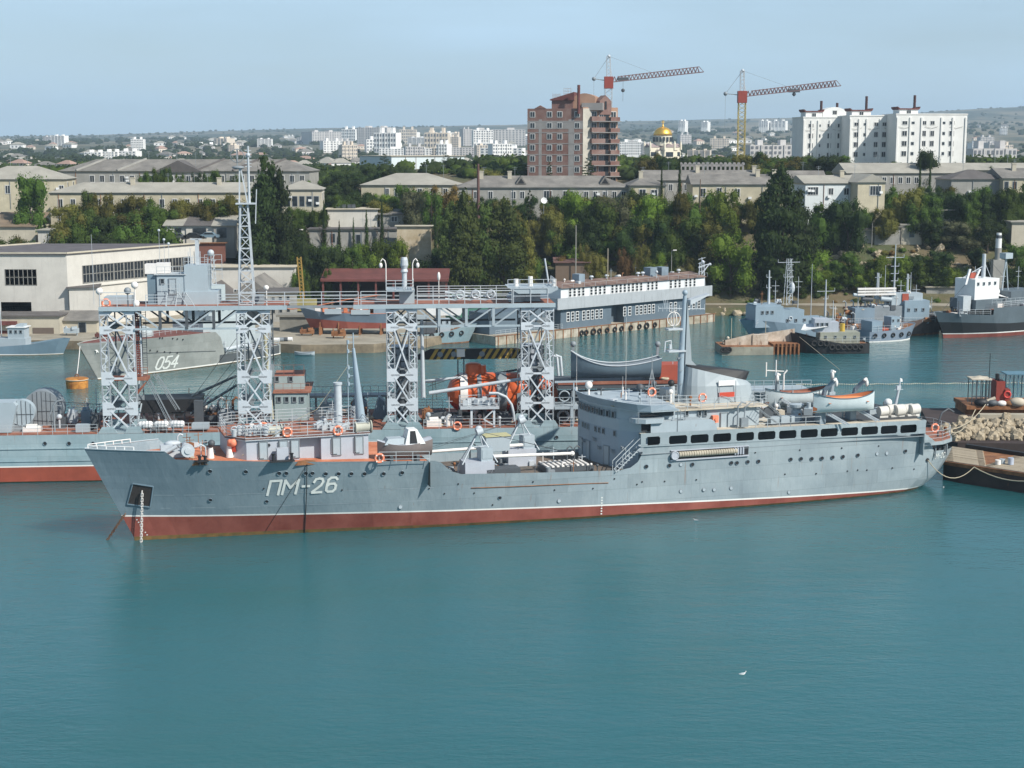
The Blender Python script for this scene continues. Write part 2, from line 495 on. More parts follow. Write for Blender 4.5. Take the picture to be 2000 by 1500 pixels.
GLYPH = {'П': [[(0, 0), (0, 1), (.8, 1), (.8, 0)]], 'М': [[(0, 0), (0, 1), (.5, .45), (1, 1), (1, 0)]], '-': [[(.1, .5), (.6, .5)]],
  '2': [[(0, .75), (.1, .95), (.35, 1), (.6, .95), (.7, .75), (.6, .5), (.05, .05), (.05, 0), (.75, 0)]],
  '6': [[(.7, .85), (.55, 1), (.2, 1), (.03, .85), (0, .5), (.03, .12), (.2, 0), (.55, 0), (.7, .15), (.7, .42), (.55, .56), (.2, .56), (.02, .42)]],
  '0': [[(.2, 0), (.5, 0), (.68, .2), (.68, .8), (.5, 1), (.2, 1), (.02, .8), (.02, .2), (.2, 0)]],
  '5': [[(.65, 1), (.1, 1), (.05, .55), (.4, .6), (.65, .45), (.65, .15), (.45, 0), (.15, 0), (.0, .12)]],
  '4': [[(.5, 0), (.5, 1), (0, .3), (.75, .3)]], '1': [[(.1, .75), (.4, 1), (.4, 0)]], '3': [[(.05, .9), (.2, 1), (.5, 1), (.65, .85), (.6, .6), (.35, .53), (.62, .45), (.68, .2), (.5, 0), (.2, 0), (.03, .12)]]}
def lettering(mb, text, h, w, place_fn, slant=.12, gap=.32, wid=.62):
 x = 0
 for ch in text:
  if ch == ' ': x += .5; continue
  adv = max(p[0] for g in GLYPH[ch] for p in g)
  for g in GLYPH[ch]:
   for (ax, az), (bx, bz) in zip(g[:-1], g[1:]):
    a = Vector(((x + ax * wid / .7 + az * slant) * h, az * h)); b = Vector(((x + bx * wid / .7 + bz * slant) * h, bz * h))
    d = (b - a); L = d.length
    if L < 1e-4: continue
    d /= L; nrm = Vector((-d.y, d.x)) * w / 2
    a2, b2 = a - d * w * .35, b + d * w * .35
    P = [a2 - nrm, b2 - nrm, b2 + nrm, a2 + nrm]
    mb.add([place_fn(p.x, p.y) for p in P], [(0, 1, 2, 3)])
  x += adv * wid / .7 + gap
 return x * h
# ---- materials shared by the grey fleet
C_GREY = (.27, .335, .375)
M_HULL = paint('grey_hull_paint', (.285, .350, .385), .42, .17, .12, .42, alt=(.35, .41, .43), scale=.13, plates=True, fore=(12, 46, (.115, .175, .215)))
M_HULLD = paint('dark_grey_hull_paint', (.15, .22, .27), .45, .15, .1, .3)
M_SUP = paint('grey_superstructure_paint', (.36, .42, .455), .5, .07, .05, .22, scale=.5)
M_SUP2 = paint('pale_grey_paint', (.42, .45, .50), .5, .08, .03, .2, scale=.5)
M_RED = paint('red_bottom_paint', (.25, .058, .040), .6, .22, .22, .35, alt=(.30, .09, .065))
M_WEED = paint('weed_and_rust_line', (.13, .10, .032), .8, .4, .6, .3, alt=(.20, .11, .03), scale=1.2)
M_WLINE = paint('white_waterline', (.78, .77, .73), .5, .06, .1, .15)
M_WHITE = paint('white_paint', (.74, .75, .74), .5, .06, .05, .2, scale=.6)
M_ORDECK = paint('orange_red_deck', (.50, .150, .065), .75, .2, .1, .2, alt=(.60, .24, .13), scale=.5)
M_REDDECK = paint('dull_red_deck', (.25, .075, .045), .8, .2, .2, .2, alt=(.36, .16, .10))
M_BEIGE = paint('worn_beige_deck', (.50, .44, .34), .85, .15, .25, .2, alt=(.60, .54, .44), scale=.4)
M_DKGREY = plain('dark_grey_gear', (.07, .08, .09), .6)
M_MGREY = plain('mid_grey_gear', (.22, .25, .27), .55)
M_BLACK = plain('black_gear', (.015, .016, .018), .6)
M_LGREY = plain('light_grey_steel', (.46, .50, .53), .5)
M_RAIL = plain('rail_paint', (.42, .46, .48), .5)
M_RING = plain('orange_lifering', (.80, .25, .14), .6)
M_RINGW = plain('white_band', (.75, .72, .68), .6)
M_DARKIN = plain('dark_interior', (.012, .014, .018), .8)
M_GLASS = glass('dark_glass')
M_RUST = paint('rusty_steel', (.22, .085, .035), .9, .4, .5, .4, alt=(.34, .16, .07), scale=.8)
M_ROPE = plain('rope', (.42, .37, .27), .9)
M_TYRE = plain('tyre_rubber', (.02, .02, .02), .85)
M_ORANGE = paint('orange_paint', (.52, .105, .03), .5, .15, .1, .2, alt=(.62, .16, .06))
M_YEL = plain('yellow_paint', (.50, .34, .05), .6)
def disc_proto(name, r, mat, rimmat=None, n=12, d=.05):
 mb = MB(); mb.prism([(r * cos(2 * pi * k / n), r * sin(2 * pi * k / n)) for k in range(n)], -d, .05, 'y')
 if rimmat:
  mb.cur = 1; mb.torus((0, -d * .8, 0), r * 1.12, r * .16, 'y', n, 4)
 m = mb.mesh(name)
 m.materials.append(mat)
 if rimmat: m.materials.append(rimmat); m.polygons.foreach_set('material_index', mb.mi)
 return m
def inst(mesh, name, parent, loc, rot=(0, 0, 0), scale=None):
 o = bpy.data.objects.new(name, mesh); link(o, parent); o.location = loc; o.rotation_euler = rot
 if scale is not None: o.scale = scale if hasattr(scale, '__len__') else (scale,) * 3
 return o
PORT_MESH = disc_proto('porthole', .19, M_BLACK, M_HULLD)
PORT_BLANK = disc_proto('porthole_blank', .17, M_SUP, M_MGREY)
def box_mesh(name, d, mat, frame=None):
 mb = MB(); mb.cbox((0, 0, 0), d)
 if frame:
  mb.cur = 1; w = .07
  mb.cbox((0, -.02, d[2] / 2), (d[0] + w * 2, d[1] + .05, w)); mb.cbox((0, -.02, -d[2] / 2), (d[0] + w * 2, d[1] + .05, w))
  mb.cbox((-d[0] / 2, -.02, 0), (w, d[1] + .05, d[2])); mb.cbox((d[0] / 2, -.02, 0), (w, d[1] + .05, d[2]))
 m = mb.mesh(name); m.materials.append(mat)
 if frame: m.materials.append(frame); m.polygons.foreach_set('material_index', mb.mi)
 return m
WIN_SHIP = box_mesh('ship_window', (.42, .1, .55), M_GLASS, M_MGREY)
DOOR_SHIP = box_mesh('ship_door', (.75, .08, 1.7), M_SUP, M_MGREY)
RINGS = []
def life_ring(loc, deg, label, r=.38):
 mb = MB(); mb.torus((0, 0, 0), r, r * .27, 'y', 20, 8)
 mb.cur = 1
 for k in range(4):
  a = pi / 4 + k * pi / 2; mb.cbox((r * cos(a), 0, r * sin(a)), (.12, r * .62, .12))
 o = mb.build('life_ring', [M_RING, M_RINGW], None, loc); o.rotation_euler = (0, 0, radians(deg))
 return tag(o, label, 'life ring', 'orange life rings on the ships')
def to_world(fr, u, v, z): return (fr.x + u * fr.c - v * fr.s, fr.y + u * fr.s + v * fr.c, z)
def boat_rows(L, B, D, sheer=.35, n=14, inner=0.0, transom=.0):
 rows = []
 for i in range(n + 1):
  t = i / n; x = -L / 2 + L * t
  w = B / 2 * (max(0, 1 - abs(2 * t - 1) ** 2.6)) ** .75
  if transom and t > .5: w = max(w, B / 2 * transom * (1 - .2 * (t - .5)))
  w = max(.03, w - inner); zt = D + sheer * (2 * t - 1) ** 2 * D
  rows.append([(x * (1 - inner / L), w * cos(a) if k not in (0,) else w, max(inner, 0) + 0) if False else (x, w * f, inner * .8 + (zt - inner * .8) * g)
     for k, (f, g) in enumerate([(-1, 1), (-.98, .7), (-.85, .35), (-.5, .08), (0, 0), (.5, .08), (.85, .35), (.98, .7), (1, 1)]) for a in [0]])
 return rows
def open_boat(name, L, B, D, outer, inner_m, fr, u, v, z, deg, label, cat='lifeboat', group=None, cover=None, stripe=None):
 w = to_world(fr, u, v, z)
 t = empty(name, w, fr.deg + deg, label, cat, group)
 a = MB(); a.smooth = True; a.loft(boat_rows(L, B, D))
 a.build('hull', outer, t)
 b = MB(); b.smooth = True; r2 = boat_rows(L, B, D, inner=.07); b.loft([list(reversed(r)) for r in r2]); b.build('lining', inner_m, t)
 g = MB(); r1 = boat_rows(L, B, D)
 for side in (0, -1):
  g.tube([(p[side][0], p[side][1], p[side][2]) for p in r1], .06, 5)
 g.build('gunwale', stripe or M_MGREY, t)
 for k in (-.3, -.1, .12, .32):
  s_ = MB(); s_.cbox((L * k, 0, D * .72), (.22, B * .9, .05)); s_.build('thwart', inner_m, t)
 if cover:
  c = MB(); c.smooth = True
  for side in (-1, 1):
   c.tube([(L * q, side * B * .26, D * .85 + .1 * (q * q)) for q in (-.34, -.2, -.05, .1, .25, .36)], [.12, .2, .22, .2, .18, .1], 7)
  c.build('flotation_roll', cover, t)
 return t
def clutter(root, u0, u1, v0, v1, z, n, seed, big=1.0, mats=None):
 """loose and fixed deck gear: lockers, ventilators, winches, pipes"""
 r = random.Random(seed); mats = mats or [M_LGREY, M_DKGREY, M_MGREY, M_SUP, M_RUST, M_RINGW]
 for k in range(n):
  u, v = r.uniform(u0, u1), r.uniform(v0, v1); c = MB(); t = r.randrange(6); s_ = big * r.uniform(.6, 1.3)
  if t == 0: c.cbox((u, v, z + .3 * s_), (1.1 * s_, .7 * s_, .6 * s_), r.choice((0, 90, 20)))
  elif t == 1: c.cyl((u, v, z), (u, v, z + .9 * s_), .1 * s_, n=7); c.ball((u, v, z + s_), (.25 * s_,) * 3, 8, 5)
  elif t == 2: c.cyl((u - .4 * s_, v, z + .4 * s_), (u + .4 * s_, v, z + .4 * s_), .3 * s_, n=10); c.cbox((u, v, z + .15 * s_), (1.1 * s_, .5 * s_, .3 * s_))
  elif t == 3: c.tube([(u, v, z), (u, v, z + 1.1 * s_), (u + .25 * s_, v, z + 1.35 * s_), (u + .5 * s_, v, z + 1.2 * s_)], .1 * s_, 6)
  elif t == 4: c.bar((u, v, z), (u, v, z + 2.2 * s_), .07); c.bar((u - .4, v, z + 1.8 * s_), (u + .4, v, z + 1.8 * s_), .05)
  else: c.torus((u, v, z + .12), .35 * s_, .11 * s_, 'z', 12, 5)
  c.build(('locker', 'ventilator', 'winch', 'goose_neck_vent', 'aerial', 'coiled_rope')[t], M_ROPE if t == 5 else r.choice(mats), root)
# ================================================================ the big grey workshop ship in the foreground
A = Frame(-35.74, 141.88, 18)
shipA = empty('naval_ship', (A.x, A.y, 0), A.deg, 'long grey naval workshop ship with red waterline lying at anchor in the foreground', 'ship')
def a_top(u):
 return lerp_tab([(-4.32, 9.1), (2.7, 9.0), (3.3, 8.2), (15, 7.55), (27.3, 7.0), (27.9, 6.75), (28.3, 6.2), (28.8, 5.75), (29.6, 5.45), (38, 5.1), (46.2, 4.85), (47.4, 5.05), (48.3, 5.6), (48.9, 6.4), (49.2, 7.15), (82, 6.65), (83.0, 6.1), (83.5, 5.1), (84.0, 4.35), (88.8, 4.0)], u)
A_WL = lambda u: 2.45 - .0242 * u
HA = Hull(lambda z: -4.32 * max(z, -.5) / 9.05 if z < 9.2 else -4.4, lambda z: 83.8 + 4.3 * (max(0, min(1, z / 3.9))) ** .42,
  [(0, .06), (.05, .5), (.1, 1.0), (.2, 2.15), (.26, 2.95), (.35, 4.1), (.5, 5.2), (.65, 5.75), (.8, 5.7), (.9, 5.2), (.95, 4.6), (.98, 3.6), (1, 1.8)],
  [(0, .12), (.03, 1.5), (.06, 2.7), (.1, 3.9), (.2, 5.3), (.3, 5.8), (.5, 6.0), (.8, 6.1), (.9, 5.9), (.95, 5.3), (.98, 4.2), (1, 2.6)], 9.05, .85)
A_US = [-4.32, -3.4, -2, 0, 1.5, 2.7, 3.3, 6, 9, 12, 16, 20, 24, 27.3, 27.9, 28.3, 28.8, 29.6, 33, 38, 42, 46.2, 47.4, 48.3, 48.9, 49.2, 53, 58, 63, 68, 73, 78, 80, 82, 83.0, 83.5, 84.0, 85.5, 86.5, 87.3, 88.1]
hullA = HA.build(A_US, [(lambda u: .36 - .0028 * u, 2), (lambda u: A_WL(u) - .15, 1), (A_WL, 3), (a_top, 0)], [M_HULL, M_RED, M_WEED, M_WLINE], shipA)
def sideA(u, z, off=.03): return (u, -(HA.vat(u, z) + off), z)
def hullpix(h, fr, px, py, it=5):
 v = -5.
 for _ in range(it):
  u, z = fr.hit(px, py, v); v = -h.vat(u, z)
 return u, v, z
# bulwark inner face, decks
dk = MB()
HA.deck(dk, [-3.6, -2, 0, 1.5, 3.3, 6, 9, 12, 16, 20, 24, 27.4], lambda u: min(8.15, a_top(u) - .06), .02)
dk.build('forecastle_deck', M_ORDECK, shipA)
dk = MB(); HA.deck(dk, [27.4, 29.6, 33, 38, 42, 46.2, 50], lambda u: 4.55 if u < 40 else 4.5); dk.add([(27.4, -5.9, 4.5), (27.4, 5.9, 4.5), (27.4, 5.9, 6.95), (27.4, -5.9, 6.95)], [(0, 1, 2, 3)])
dk.build('well_deck', paint('worn_dark_deck', (.12, .12, .11), .85, .3, .4, .2, alt=(.2, .14, .1)), shipA)
a_up = lambda u: 8.42 - .0135 * (u - 50)
dk = MB(); rows = [[(u, -6.02, a_up(u)), (u, 0, a_up(u) + .06), (u, 6.02, a_up(u))] for u in (49.3, 60, 70, 80, 82)]
dk.loft(rows); dk.build('boat_deck', M_BEIGE, shipA)
# gallery with rounded window openings along the port side (and plain plating to starboard)
def plate_with_hole(mb, x0, x1, z0, z1, ax0, ax1, az0, az1, y, r=.14, dz=0, th=.08):
 out = [(x0, z0), (x1, z0 + dz), (x1, z1 + dz), (x0, z1)]
 ii = [(ax0 + r, az0), (ax1 - r, az0), (ax1, az0 + r), (ax1, az1 - r), (ax1 - r, az1), (ax0 + r, az1), (ax0, az1 - r), (ax0, az0 + r)]
 V = [(p[0], y, p[1]) for p in out] + [(p[0], y, p[1]) for p in ii] + [(p[0], y + th, p[1]) for p in ii]
 Fc = [(0, 1, 5, 4), (1, 6, 5), (1, 2, 7, 6), (2, 8, 7), (2, 3, 9, 8), (3, 10, 9), (3, 0, 11, 10), (0, 4, 11)]
 Fc += [(4 + k, 4 + (k + 1) % 8, 12 + (k + 1) % 8, 12 + k) for k in range(8)]
 mb.add(V, Fc)
walls = [MB(), MB()]
n_g = 13; u0g, u1g = 49.2, 82.1
pix = [(1275, 862), (1324, 859), (1366, 857), (1410, 856), (1455, 854), (1497, 852), (1538, 850), (1580, 848), (1619, 846), (1659, 844), (1698, 841), (1736, 839), (1774, 836)]
cs = [A.hit(x, y, -6.0)[0] for x, y in pix]
for i, c in enumerate(cs):
 x0 = u0g if i == 0 else (cs[i - 1] + c) / 2; x1 = u1g if i == len(cs) - 1 else (c + cs[i + 1]) / 2
 zt0, zt1 = a_up(x0), a_up(x1); zb0, zb1 = a_top(max(49.2, x0)) - .0, a_top(min(82, x1))
 w = 1.0 if i else .78
 for wall, yy in zip(walls, (-6.06, 6.06 - .08)):
  plate_with_hole(wall, x0, x1, zb0 - .02, zt0 + .1, c - w, c + w, a_top(c) + .13, a_top(c) + 1.0, yy, .16, (zb1 - zb0))
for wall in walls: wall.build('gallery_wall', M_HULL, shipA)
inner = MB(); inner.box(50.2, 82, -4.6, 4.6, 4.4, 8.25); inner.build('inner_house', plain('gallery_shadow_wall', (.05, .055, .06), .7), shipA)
fl = MB(); fl.box(49.3, 82, -6.0, 6.0, 6.3, 6.36); fl.build('gallery_floor', M_MGREY, shipA)
# end of the gallery and stern platform
st = MB(); st.prism([(82.0, 6.66), (83.4, 5.62), (82.9, 5.62), (82.0, 5.6), (82.0, 8.05), (82.15, 8.05)], -6.05, -5.9, 'y'); st.prism([(82.0, 6.66), (83.4, 5.62), (82.0, 5.6), (82.0, 8.05), (82.15, 8.05)], 5.9, 6.05, 'y')
st.box(81.95, 82.05, -6, 6, 4.2, 8.1); st.build('gallery_end', M_HULL, shipA)
pl = MB(); poly = [(82.0, -5.7), (84.8, -5.4), (86.7, -4.2), (88.1, -1.8), (88.4, 0), (88.1, 1.8), (86.7, 4.2), (84.8, 5.4), (82, 5.7)]
pl.prism(poly, 5.15, 5.5); pl.build('stern_platform', M_HULL, shipA)
pl = MB(); pl.prism([(x * .995 + .3, y * .97) for x, y in poly], 5.5, 5.53); pl.build('platform_deck', M_REDDECK, shipA)
pl = MB(); HA.deck(pl, [82, 84, 86, 87.5, 88], lambda u: 3.6); pl.build('mooring_deck', M_DARKIN, shipA)
for u, v in ((84.2, -4.9), (86.3, -3.9), (87.7, -1.6)):
 p = MB(); p.cyl((u, v, 3.6), (u, v, 5.2), .09, n=6); p.build('stanchion', M_MGREY, shipA)
for u, v in ((85.2, -4.0), (85.9, -3.9)):
 p = MB(); p.cyl((u, v, 3.6), (u, v, 4.55), .18, n=8); p.cyl((u, v, 4.5), (u, v, 4.6), .25, n=8); p.build('bollard', M_DKGREY, shipA)
# portholes
ports = [(410, 920), (480, 921), (545, 924), (559, 924), (597, 924), (610, 924), (636, 925), (661, 925), (686, 925), (712, 925), (749, 925), (785, 923),
  (1262, 911), (1307, 909), (1352, 907), (1428, 904), (1439, 904), (1460, 902), (1481, 901), (1544, 897), (1564, 896), (1585, 896), (1605, 895), (1626, 893), (1646, 892), (1675, 889), (1768, 881),
  (976, 972), (411, 976), (521, 979)]
for x, y in ports:
 u, v, z = hullpix(HA, A, x, y); sl = (HA.vat(u + .3, z) - HA.vat(u - .3, z)) / .6
 tilt = (HA.vat(u, z + .3) - HA.vat(u, z - .3)) / .6
 inst(PORT_MESH, 'porthole', hullA, (u, v - .02, z), (math.atan(tilt), 0, -math.atan(sl)), 1.0 if y < 940 else .85)
for x, y in [(1330, 907), (1713, 886), (1732, 885), (1330, 959), (1375, 956), (1395, 956), (1428, 953), (782, 990), (1092, 978), (1541, 961)]:
 u, v, z = hullpix(HA, A, x, y); inst(PORT_BLANK, 'sealed_porthole', hullA, (u, v - .01, z))
# small scuppers and marks, with the guard strip at mid-length
sc_m = disc_proto('scupper', .08, M_BLACK, None, 8)
for x, y in [(895, 945), (1041, 941), (1200, 935), (1244, 946), (1254, 941), (1158, 954), (1083, 957), (926, 963), (868, 964), (838, 954), (962, 986), (1562, 879), (1644, 875), (1716, 871), (1475, 884), (1533, 926), (1594, 925), (1655, 920), (1675, 918), (1693, 918), (1785, 916), (1743, 914), (1298, 940), (1360, 937), (515, 954), (668, 957)]:
 u, v, z = hullpix(HA, A, x, y); inst(sc_m, 'scupper', hullA, (u, v - .01, z))
gs = MB(); pts = [hullpix(HA, A, x, y) for x, y in ((920, 953), (1010, 950), (1100, 946), (1188, 943))]
gs.tube([(u, v - .04, z) for u, v, z in pts], .045, 5); gs.build('guard_strip', M_RUST, hullA)
# lettering
lm = MB(); u0, v0, z0 = hullpix(HA, A, 522, 967)
lettering(lm, 'ПМ-26', 1.45, .24, lambda a, b: sideA(u0 + a, z0 + .02 * a + b, .05), slant=.18, gap=.26, wid=.6)
lm.build('hull_number', plain('white_lettering', (.72, .74, .70), .6), hullA)
lm = MB(); u1, v1, z1 = hullpix(HA, A, 1822, 897)
lettering(lm, 'ПМ-26', .55, .09, lambda a, b: sideA(u1 + a * .75, z1 + b, .05), slant=.1, gap=.3); lm.build('stern_number', _M['white_lettering'], hullA)
lm = MB()   # draught marks
for k in range(7):
 u = 45.2; z = .35 + k * .28
 lm.add([sideA(u, z), sideA(u + .16, z), sideA(u + .16, z + .14), sideA(u, z + .14)], [(0, 1, 2, 3)])
for k in range(7):
 u = .1 + .0 * k - .15 * k + .9; z = .45 + k * .26
 lm.add([sideA(u, z, .02), sideA(u + .12, z, .02), sideA(u + .12, z + .1, .02), sideA(u, z + .1, .02)], [(0, 1, 2, 3)])
lm.build('draught_marks', _M['white_lettering'], hullA)
# faint strake seams
for zz in (3.2, 4.55):
 sm = MB()
 sm.loft([[sideA(u, zz + k - .012 * u, .012) for k in (0, .035)] for u in [0, 3, 6, 9, 12, 16, 20, 24, 28]]); sm.build('strake_seam', M_SUP, hullA)
# anchor pocket and chain
ap = MB(); q = [hullpix(HA, A, x, y) for x, y in ((259, 944), (299, 950), (293, 990), (248, 984))]
V = [(u, v - .05, z) for u, v, z in q] + [(u + .1, v + .55, z + .05) for u, v, z in q]
ap.add(V, [(4, 5, 6, 7), (0, 1, 5, 4), (1, 2, 6, 5), (2, 3, 7, 6), (3, 0, 4, 7)])
ap.add([(u, v - .06, z) for u, v, z in q], [(0, 1, 2, 3)])
ap.build('anchor_pocket', plain('anchor_pocket_dark', (.035, .03, .028), .8), hullA)
fr_ = MB(); qq = [(u, v - .08, z) for u, v, z in q]
for a_, b_ in zip(qq, qq[1:] + qq[:1]): fr_.bar(a_, b_, .1)
fr_.build('pocket_rim', M_HULLD, hullA)
def chain(name, p, q, lab, mat, link_=.34, sag=0):
 p, q = Vector(p), Vector(q); n = max(4, int((q - p).length / (link_ * .72))); mb = MB()
 for i in range(n):
  c = p.lerp(q, (i + .5) / n); c.z -= sag * 4 * ((i + .5) / n) * (1 - (i + .5) / n)
  d = (q - p).normalized() * link_ * .5
  s_ = Vector((.1, 0, 0)) if i % 2 else Vector((0, .1, 0))
  mb.bar(c - d + s_, c + d + s_, .055); mb.bar(c - d - s_, c + d - s_, .055); mb.bar(c - d - s_, c - d + s_, .055)
 o = mb.build(name, mat); tag(o, lab, 'chain'); return o
uc, vc, zc = hullpix(HA, A, 277, 958)
chain('anchor_chain', to_world(A, uc, vc - .35, zc), to_world(A, uc - .25, vc - .45 + .55, -.4), 'pale anchor chain hanging straight down from the square pocket in the bow', M_RINGW)
chain('anchor_chain', to_world(A, -.9, -.5, 2.75), (*PZ(207, 1056, -.1)[:2], -.2), 'dark anchor chain slanting from the stem of the foreground ship into the water', M_RUST)
# wires hanging over the side
rp = MB(); u9, v9, z9 = hullpix(HA, A, 599, 908); rp.tube([(u9, v9 - .1, z9 + .05), sideA(u9 + .1, 4, .12), sideA(u9 + .15, 0, .1)], .04, 5)
rp.tube([(u9, v9 - .1, z9 + .05), sideA(u9 - 1.7, 4, .12), sideA(u9 - 3.6, .3, .1)], .02, 4); rp.build('side_wire', M_BLACK, shipA)
# bulwark top rail and jack rails at the bow
bt = MB()
for sd in (-1, 1):
 bt.tube([(u, sd * (HA.vat(u, a_top(u)) + .01), a_top(u) + .04) for u in (-4.3, -3.4, -2, 0, 1.5, 2.7)], .06, 5)
bt.build('bulwark_rail', M_SUP, shipA)
fo = MB()
for sd in (-1, 1):
 q = [(u, sd * HA.vat(u, a_top(u)) * .97, a_top(u)) for u in (-4.0, -3.2, -2.4, -1.6, -.8, 0)]
 for a_ in q: fo.bar(a_, (a_[0], a_[1], a_[2] + .35), .09)
 fo.tube([(p[0], p[1], p[2] + .35) for p in q], .05, 5)
fo.build('bow_fairlead', M_WHITE, shipA)
# windlass with drums
wd = MB(); wd.cbox((4.2, -1.2, 8.45), (2.6, 1.8, .6)); wd.cyl((4.8, -3.3, 9.0), (4.8, -.2, 9.0), .28, n=12); wd.cyl((4.8, -3.5, 9.0), (4.8, -3.1, 9.0), .62, n=16); wd.cyl((4.8, -3.6, 9), (4.8, -3.48, 9), .3, n=12)
wd.cyl((4.8, -2.3, 9.0), (4.8, -2.1, 9.0), .5, n=16); wd.cbox((3.0, -1.6, 8.9), (1.1, .9, .9)); wd.cyl((2.4, -2.2, 8.5), (3.9, -2.4, 9.3), .2, n=8)
wd.ball((3.6, -1.4, 9.4), (.8, .5, .28)); wd.build('windlass', M_LGREY, shipA)
bw_ = MB()
for (u, v) in ((5.8, -3.9), (6.3, -3.9), (12.5, -4.9), (14.2, -5.0)): bw_.cyl((u, v, 7.7), (u, v, 8.5), .14, n=8); bw_.cyl((u, v, 8.42), (u, v, 8.5), .2, n=8)
bw_.cbox((6.05, -3.9, 8.05), (1.1, .5, .14)); bw_.cbox((13.3, -5, 7.8), (2.3, .6, .12)); bw_.build('bollards', M_BLACK, shipA)
for px, r in ((399, .1), (599, .1)):
 u, v, z = hullpix(HA, A, px, 908); fl_ = MB(); fl_.prism([(u - 1.1, z), (u + 1.1, z), (u + .8, z + .35), (u, z + .45), (u - .8, z + .35)], v - .05, v + .3, 'y'); fl_.build('fairlead', M_RUST, shipA)
for u, top in ((7.2, None), (9.0, M_RING)):
 vt = MB(); vt.cyl((u - .2, -2.2, 7.9), (u - .2, -2.2, 9.0), .36, .24, 10); vt.cur = 1; vt.cyl((u - .2, -2.2, 9.0), (u - .1, -2.4, 9.45), .22, .33, 10); vt.ball((u - .1, -2.45, 9.4), .34)
 if top: vt.ball((u + .1, -2.5, 9.35), .42)
 vt.build('mushroom_vent', [M_RINGW, top or M_DKGREY], shipA)
ar = MB(); ar.tube([(6.4, -3.6, 8.0), (6.4, -3.6, 9.3), (6.0, -3.6, 9.55), (5.6, -3.6, 9.4)], .07, 6); ar.tube([(7.0, -1.6, 8), (7.0, -1.6, 9.4), (6.2, -1.6, 9.4), (6.2, -1.6, 8)], .05, 5); ar.build('goose_neck_vent', M_LGREY, shipA)
# ---- forward deckhouse
dhz = lambda u: 10.0 - .035 * (u - 10)
uL, uR = 8.6, 21.9
dh = MB(); dh.prism([(uL, 3.2), (uL, -1.6), (uL + 1.6, -3.5), (15.2, -3.5), (15.2, -2.7), (17.3, -2.7), (17.3, -3.5), (uR, -3.5), (uR, 4.2), (uL + 1.4, 4.2)], 6.9, 9.7)
dhp = dh.build('deckhouse', M_SUP2, shipA)
dr = MB(); ply = [(uL - .15, 3.3), (uL - .15, -1.7), (uL + 1.5, -3.7), (uR + .15, -3.7), (uR + .15, 4.35), (uL + 1.2, 4.35)]
dr.prism(ply, 9.7, 9.86); dr.build('deckhouse_roof', M_REDDECK, shipA)
sk = MB(); sk.prism([(x, y) for x, y in ply[1:4]] + [(x, y + .1) for x, y in ply[1:4]][::-1], 9.62, 9.9); sk.build('roof_edge', M_LGREY, shipA)
for u, v in ((11.8, -3.54), (13.7, -3.54), (14.8, -3.54), (18.8, -3.54), (21.0, -3.54)):
 d = inst(DOOR_SHIP, 'door', dhp, (u, v, 8.6)); w_ = MB(); w_.tube([(u - .5, v - .08, 9.4), (u - .5, v - .08, 8.0), (u - .35, v - .08, 7.85), (u, v - .08, 7.85)], .04, 5); w_.build('pipe', M_DKGREY, dhp)
inst(disc_proto('round_port', .14, M_BLACK, M_MGREY), 'porthole', dhp, (12.3, -3.53, 9.1))
rb = MB(); rb.cbox((uL + .55, -2.45, 8.9), (.1, .45, .9), 60); rb.build('red_panel', paint('red_panel', (.5, .06, .03), .6), dhp)
lk = MB(); lk.box(12.9, 14.0, -4.5, -3.9, 7.5, 8.9); lk.build('locker', M_SUP2, shipA)
rl = MB(); e = 9.86
rl.rail([(uL, 3.2, e), (uL, -1.7, e), (uL + 1.5, -3.6, e), (uR, -3.6, e), (uR, 4.2, e), (uL + 1.3, 4.2, e), (uL, 3.2, e)], 1.25, 4, 1.5, .055)
rl.rail([(22.4, -5.85, 7.2), (27.3, -6.0, 7.0)], 1.05, 3, 1.5); rl.build('deckhouse_railing', M_RAIL, shipA)
# roof gear
for q in range(9):
 gd = MB(); u = uL + .6 + q * .48; v = -2.2 - random.random() * 1.5
 gd.cyl((u, v, 10.0), (u, v - .1, 10.6 + random.random() * .4), .16 + random.random() * .12, n=8); gd.torus((u, v - .1, 10.6), .32, .06, 'y', 10, 4); gd.build('deck_machinery', M_LGREY, shipA)
for q in range(14):
 gd = MB(); u = uL + 4 + random.random() * 8.5; v = -3.8 + random.random() * 6; r = .2 + random.random() * .3
 gd.cbox((u, v, 10.1), (r * 1.5, r, .55)); gd.cyl((u, v, 10.3), (u + .4, v, 10.5), r * .5, n=8); gd.build('deck_machinery', M_LGREY, shipA)
for q, (u, v) in enumerate(((12.2, -2.5), (20.7, -3.3))):
 ds = MB(); ds.cyl((u, v, 10.25), (u + 1.5, v, 10.3), .45, n=12); ds.cyl((u - .05, v, 10.25), (u + .06, v, 10.25), .62, n=14); ds.cyl((u + 1.45, v, 10.3), (u + 1.55, v, 10.3), .62, n=14); ds.build('cable_drum', paint('pale_canvas', (.45, .45, .38), .8), shipA)
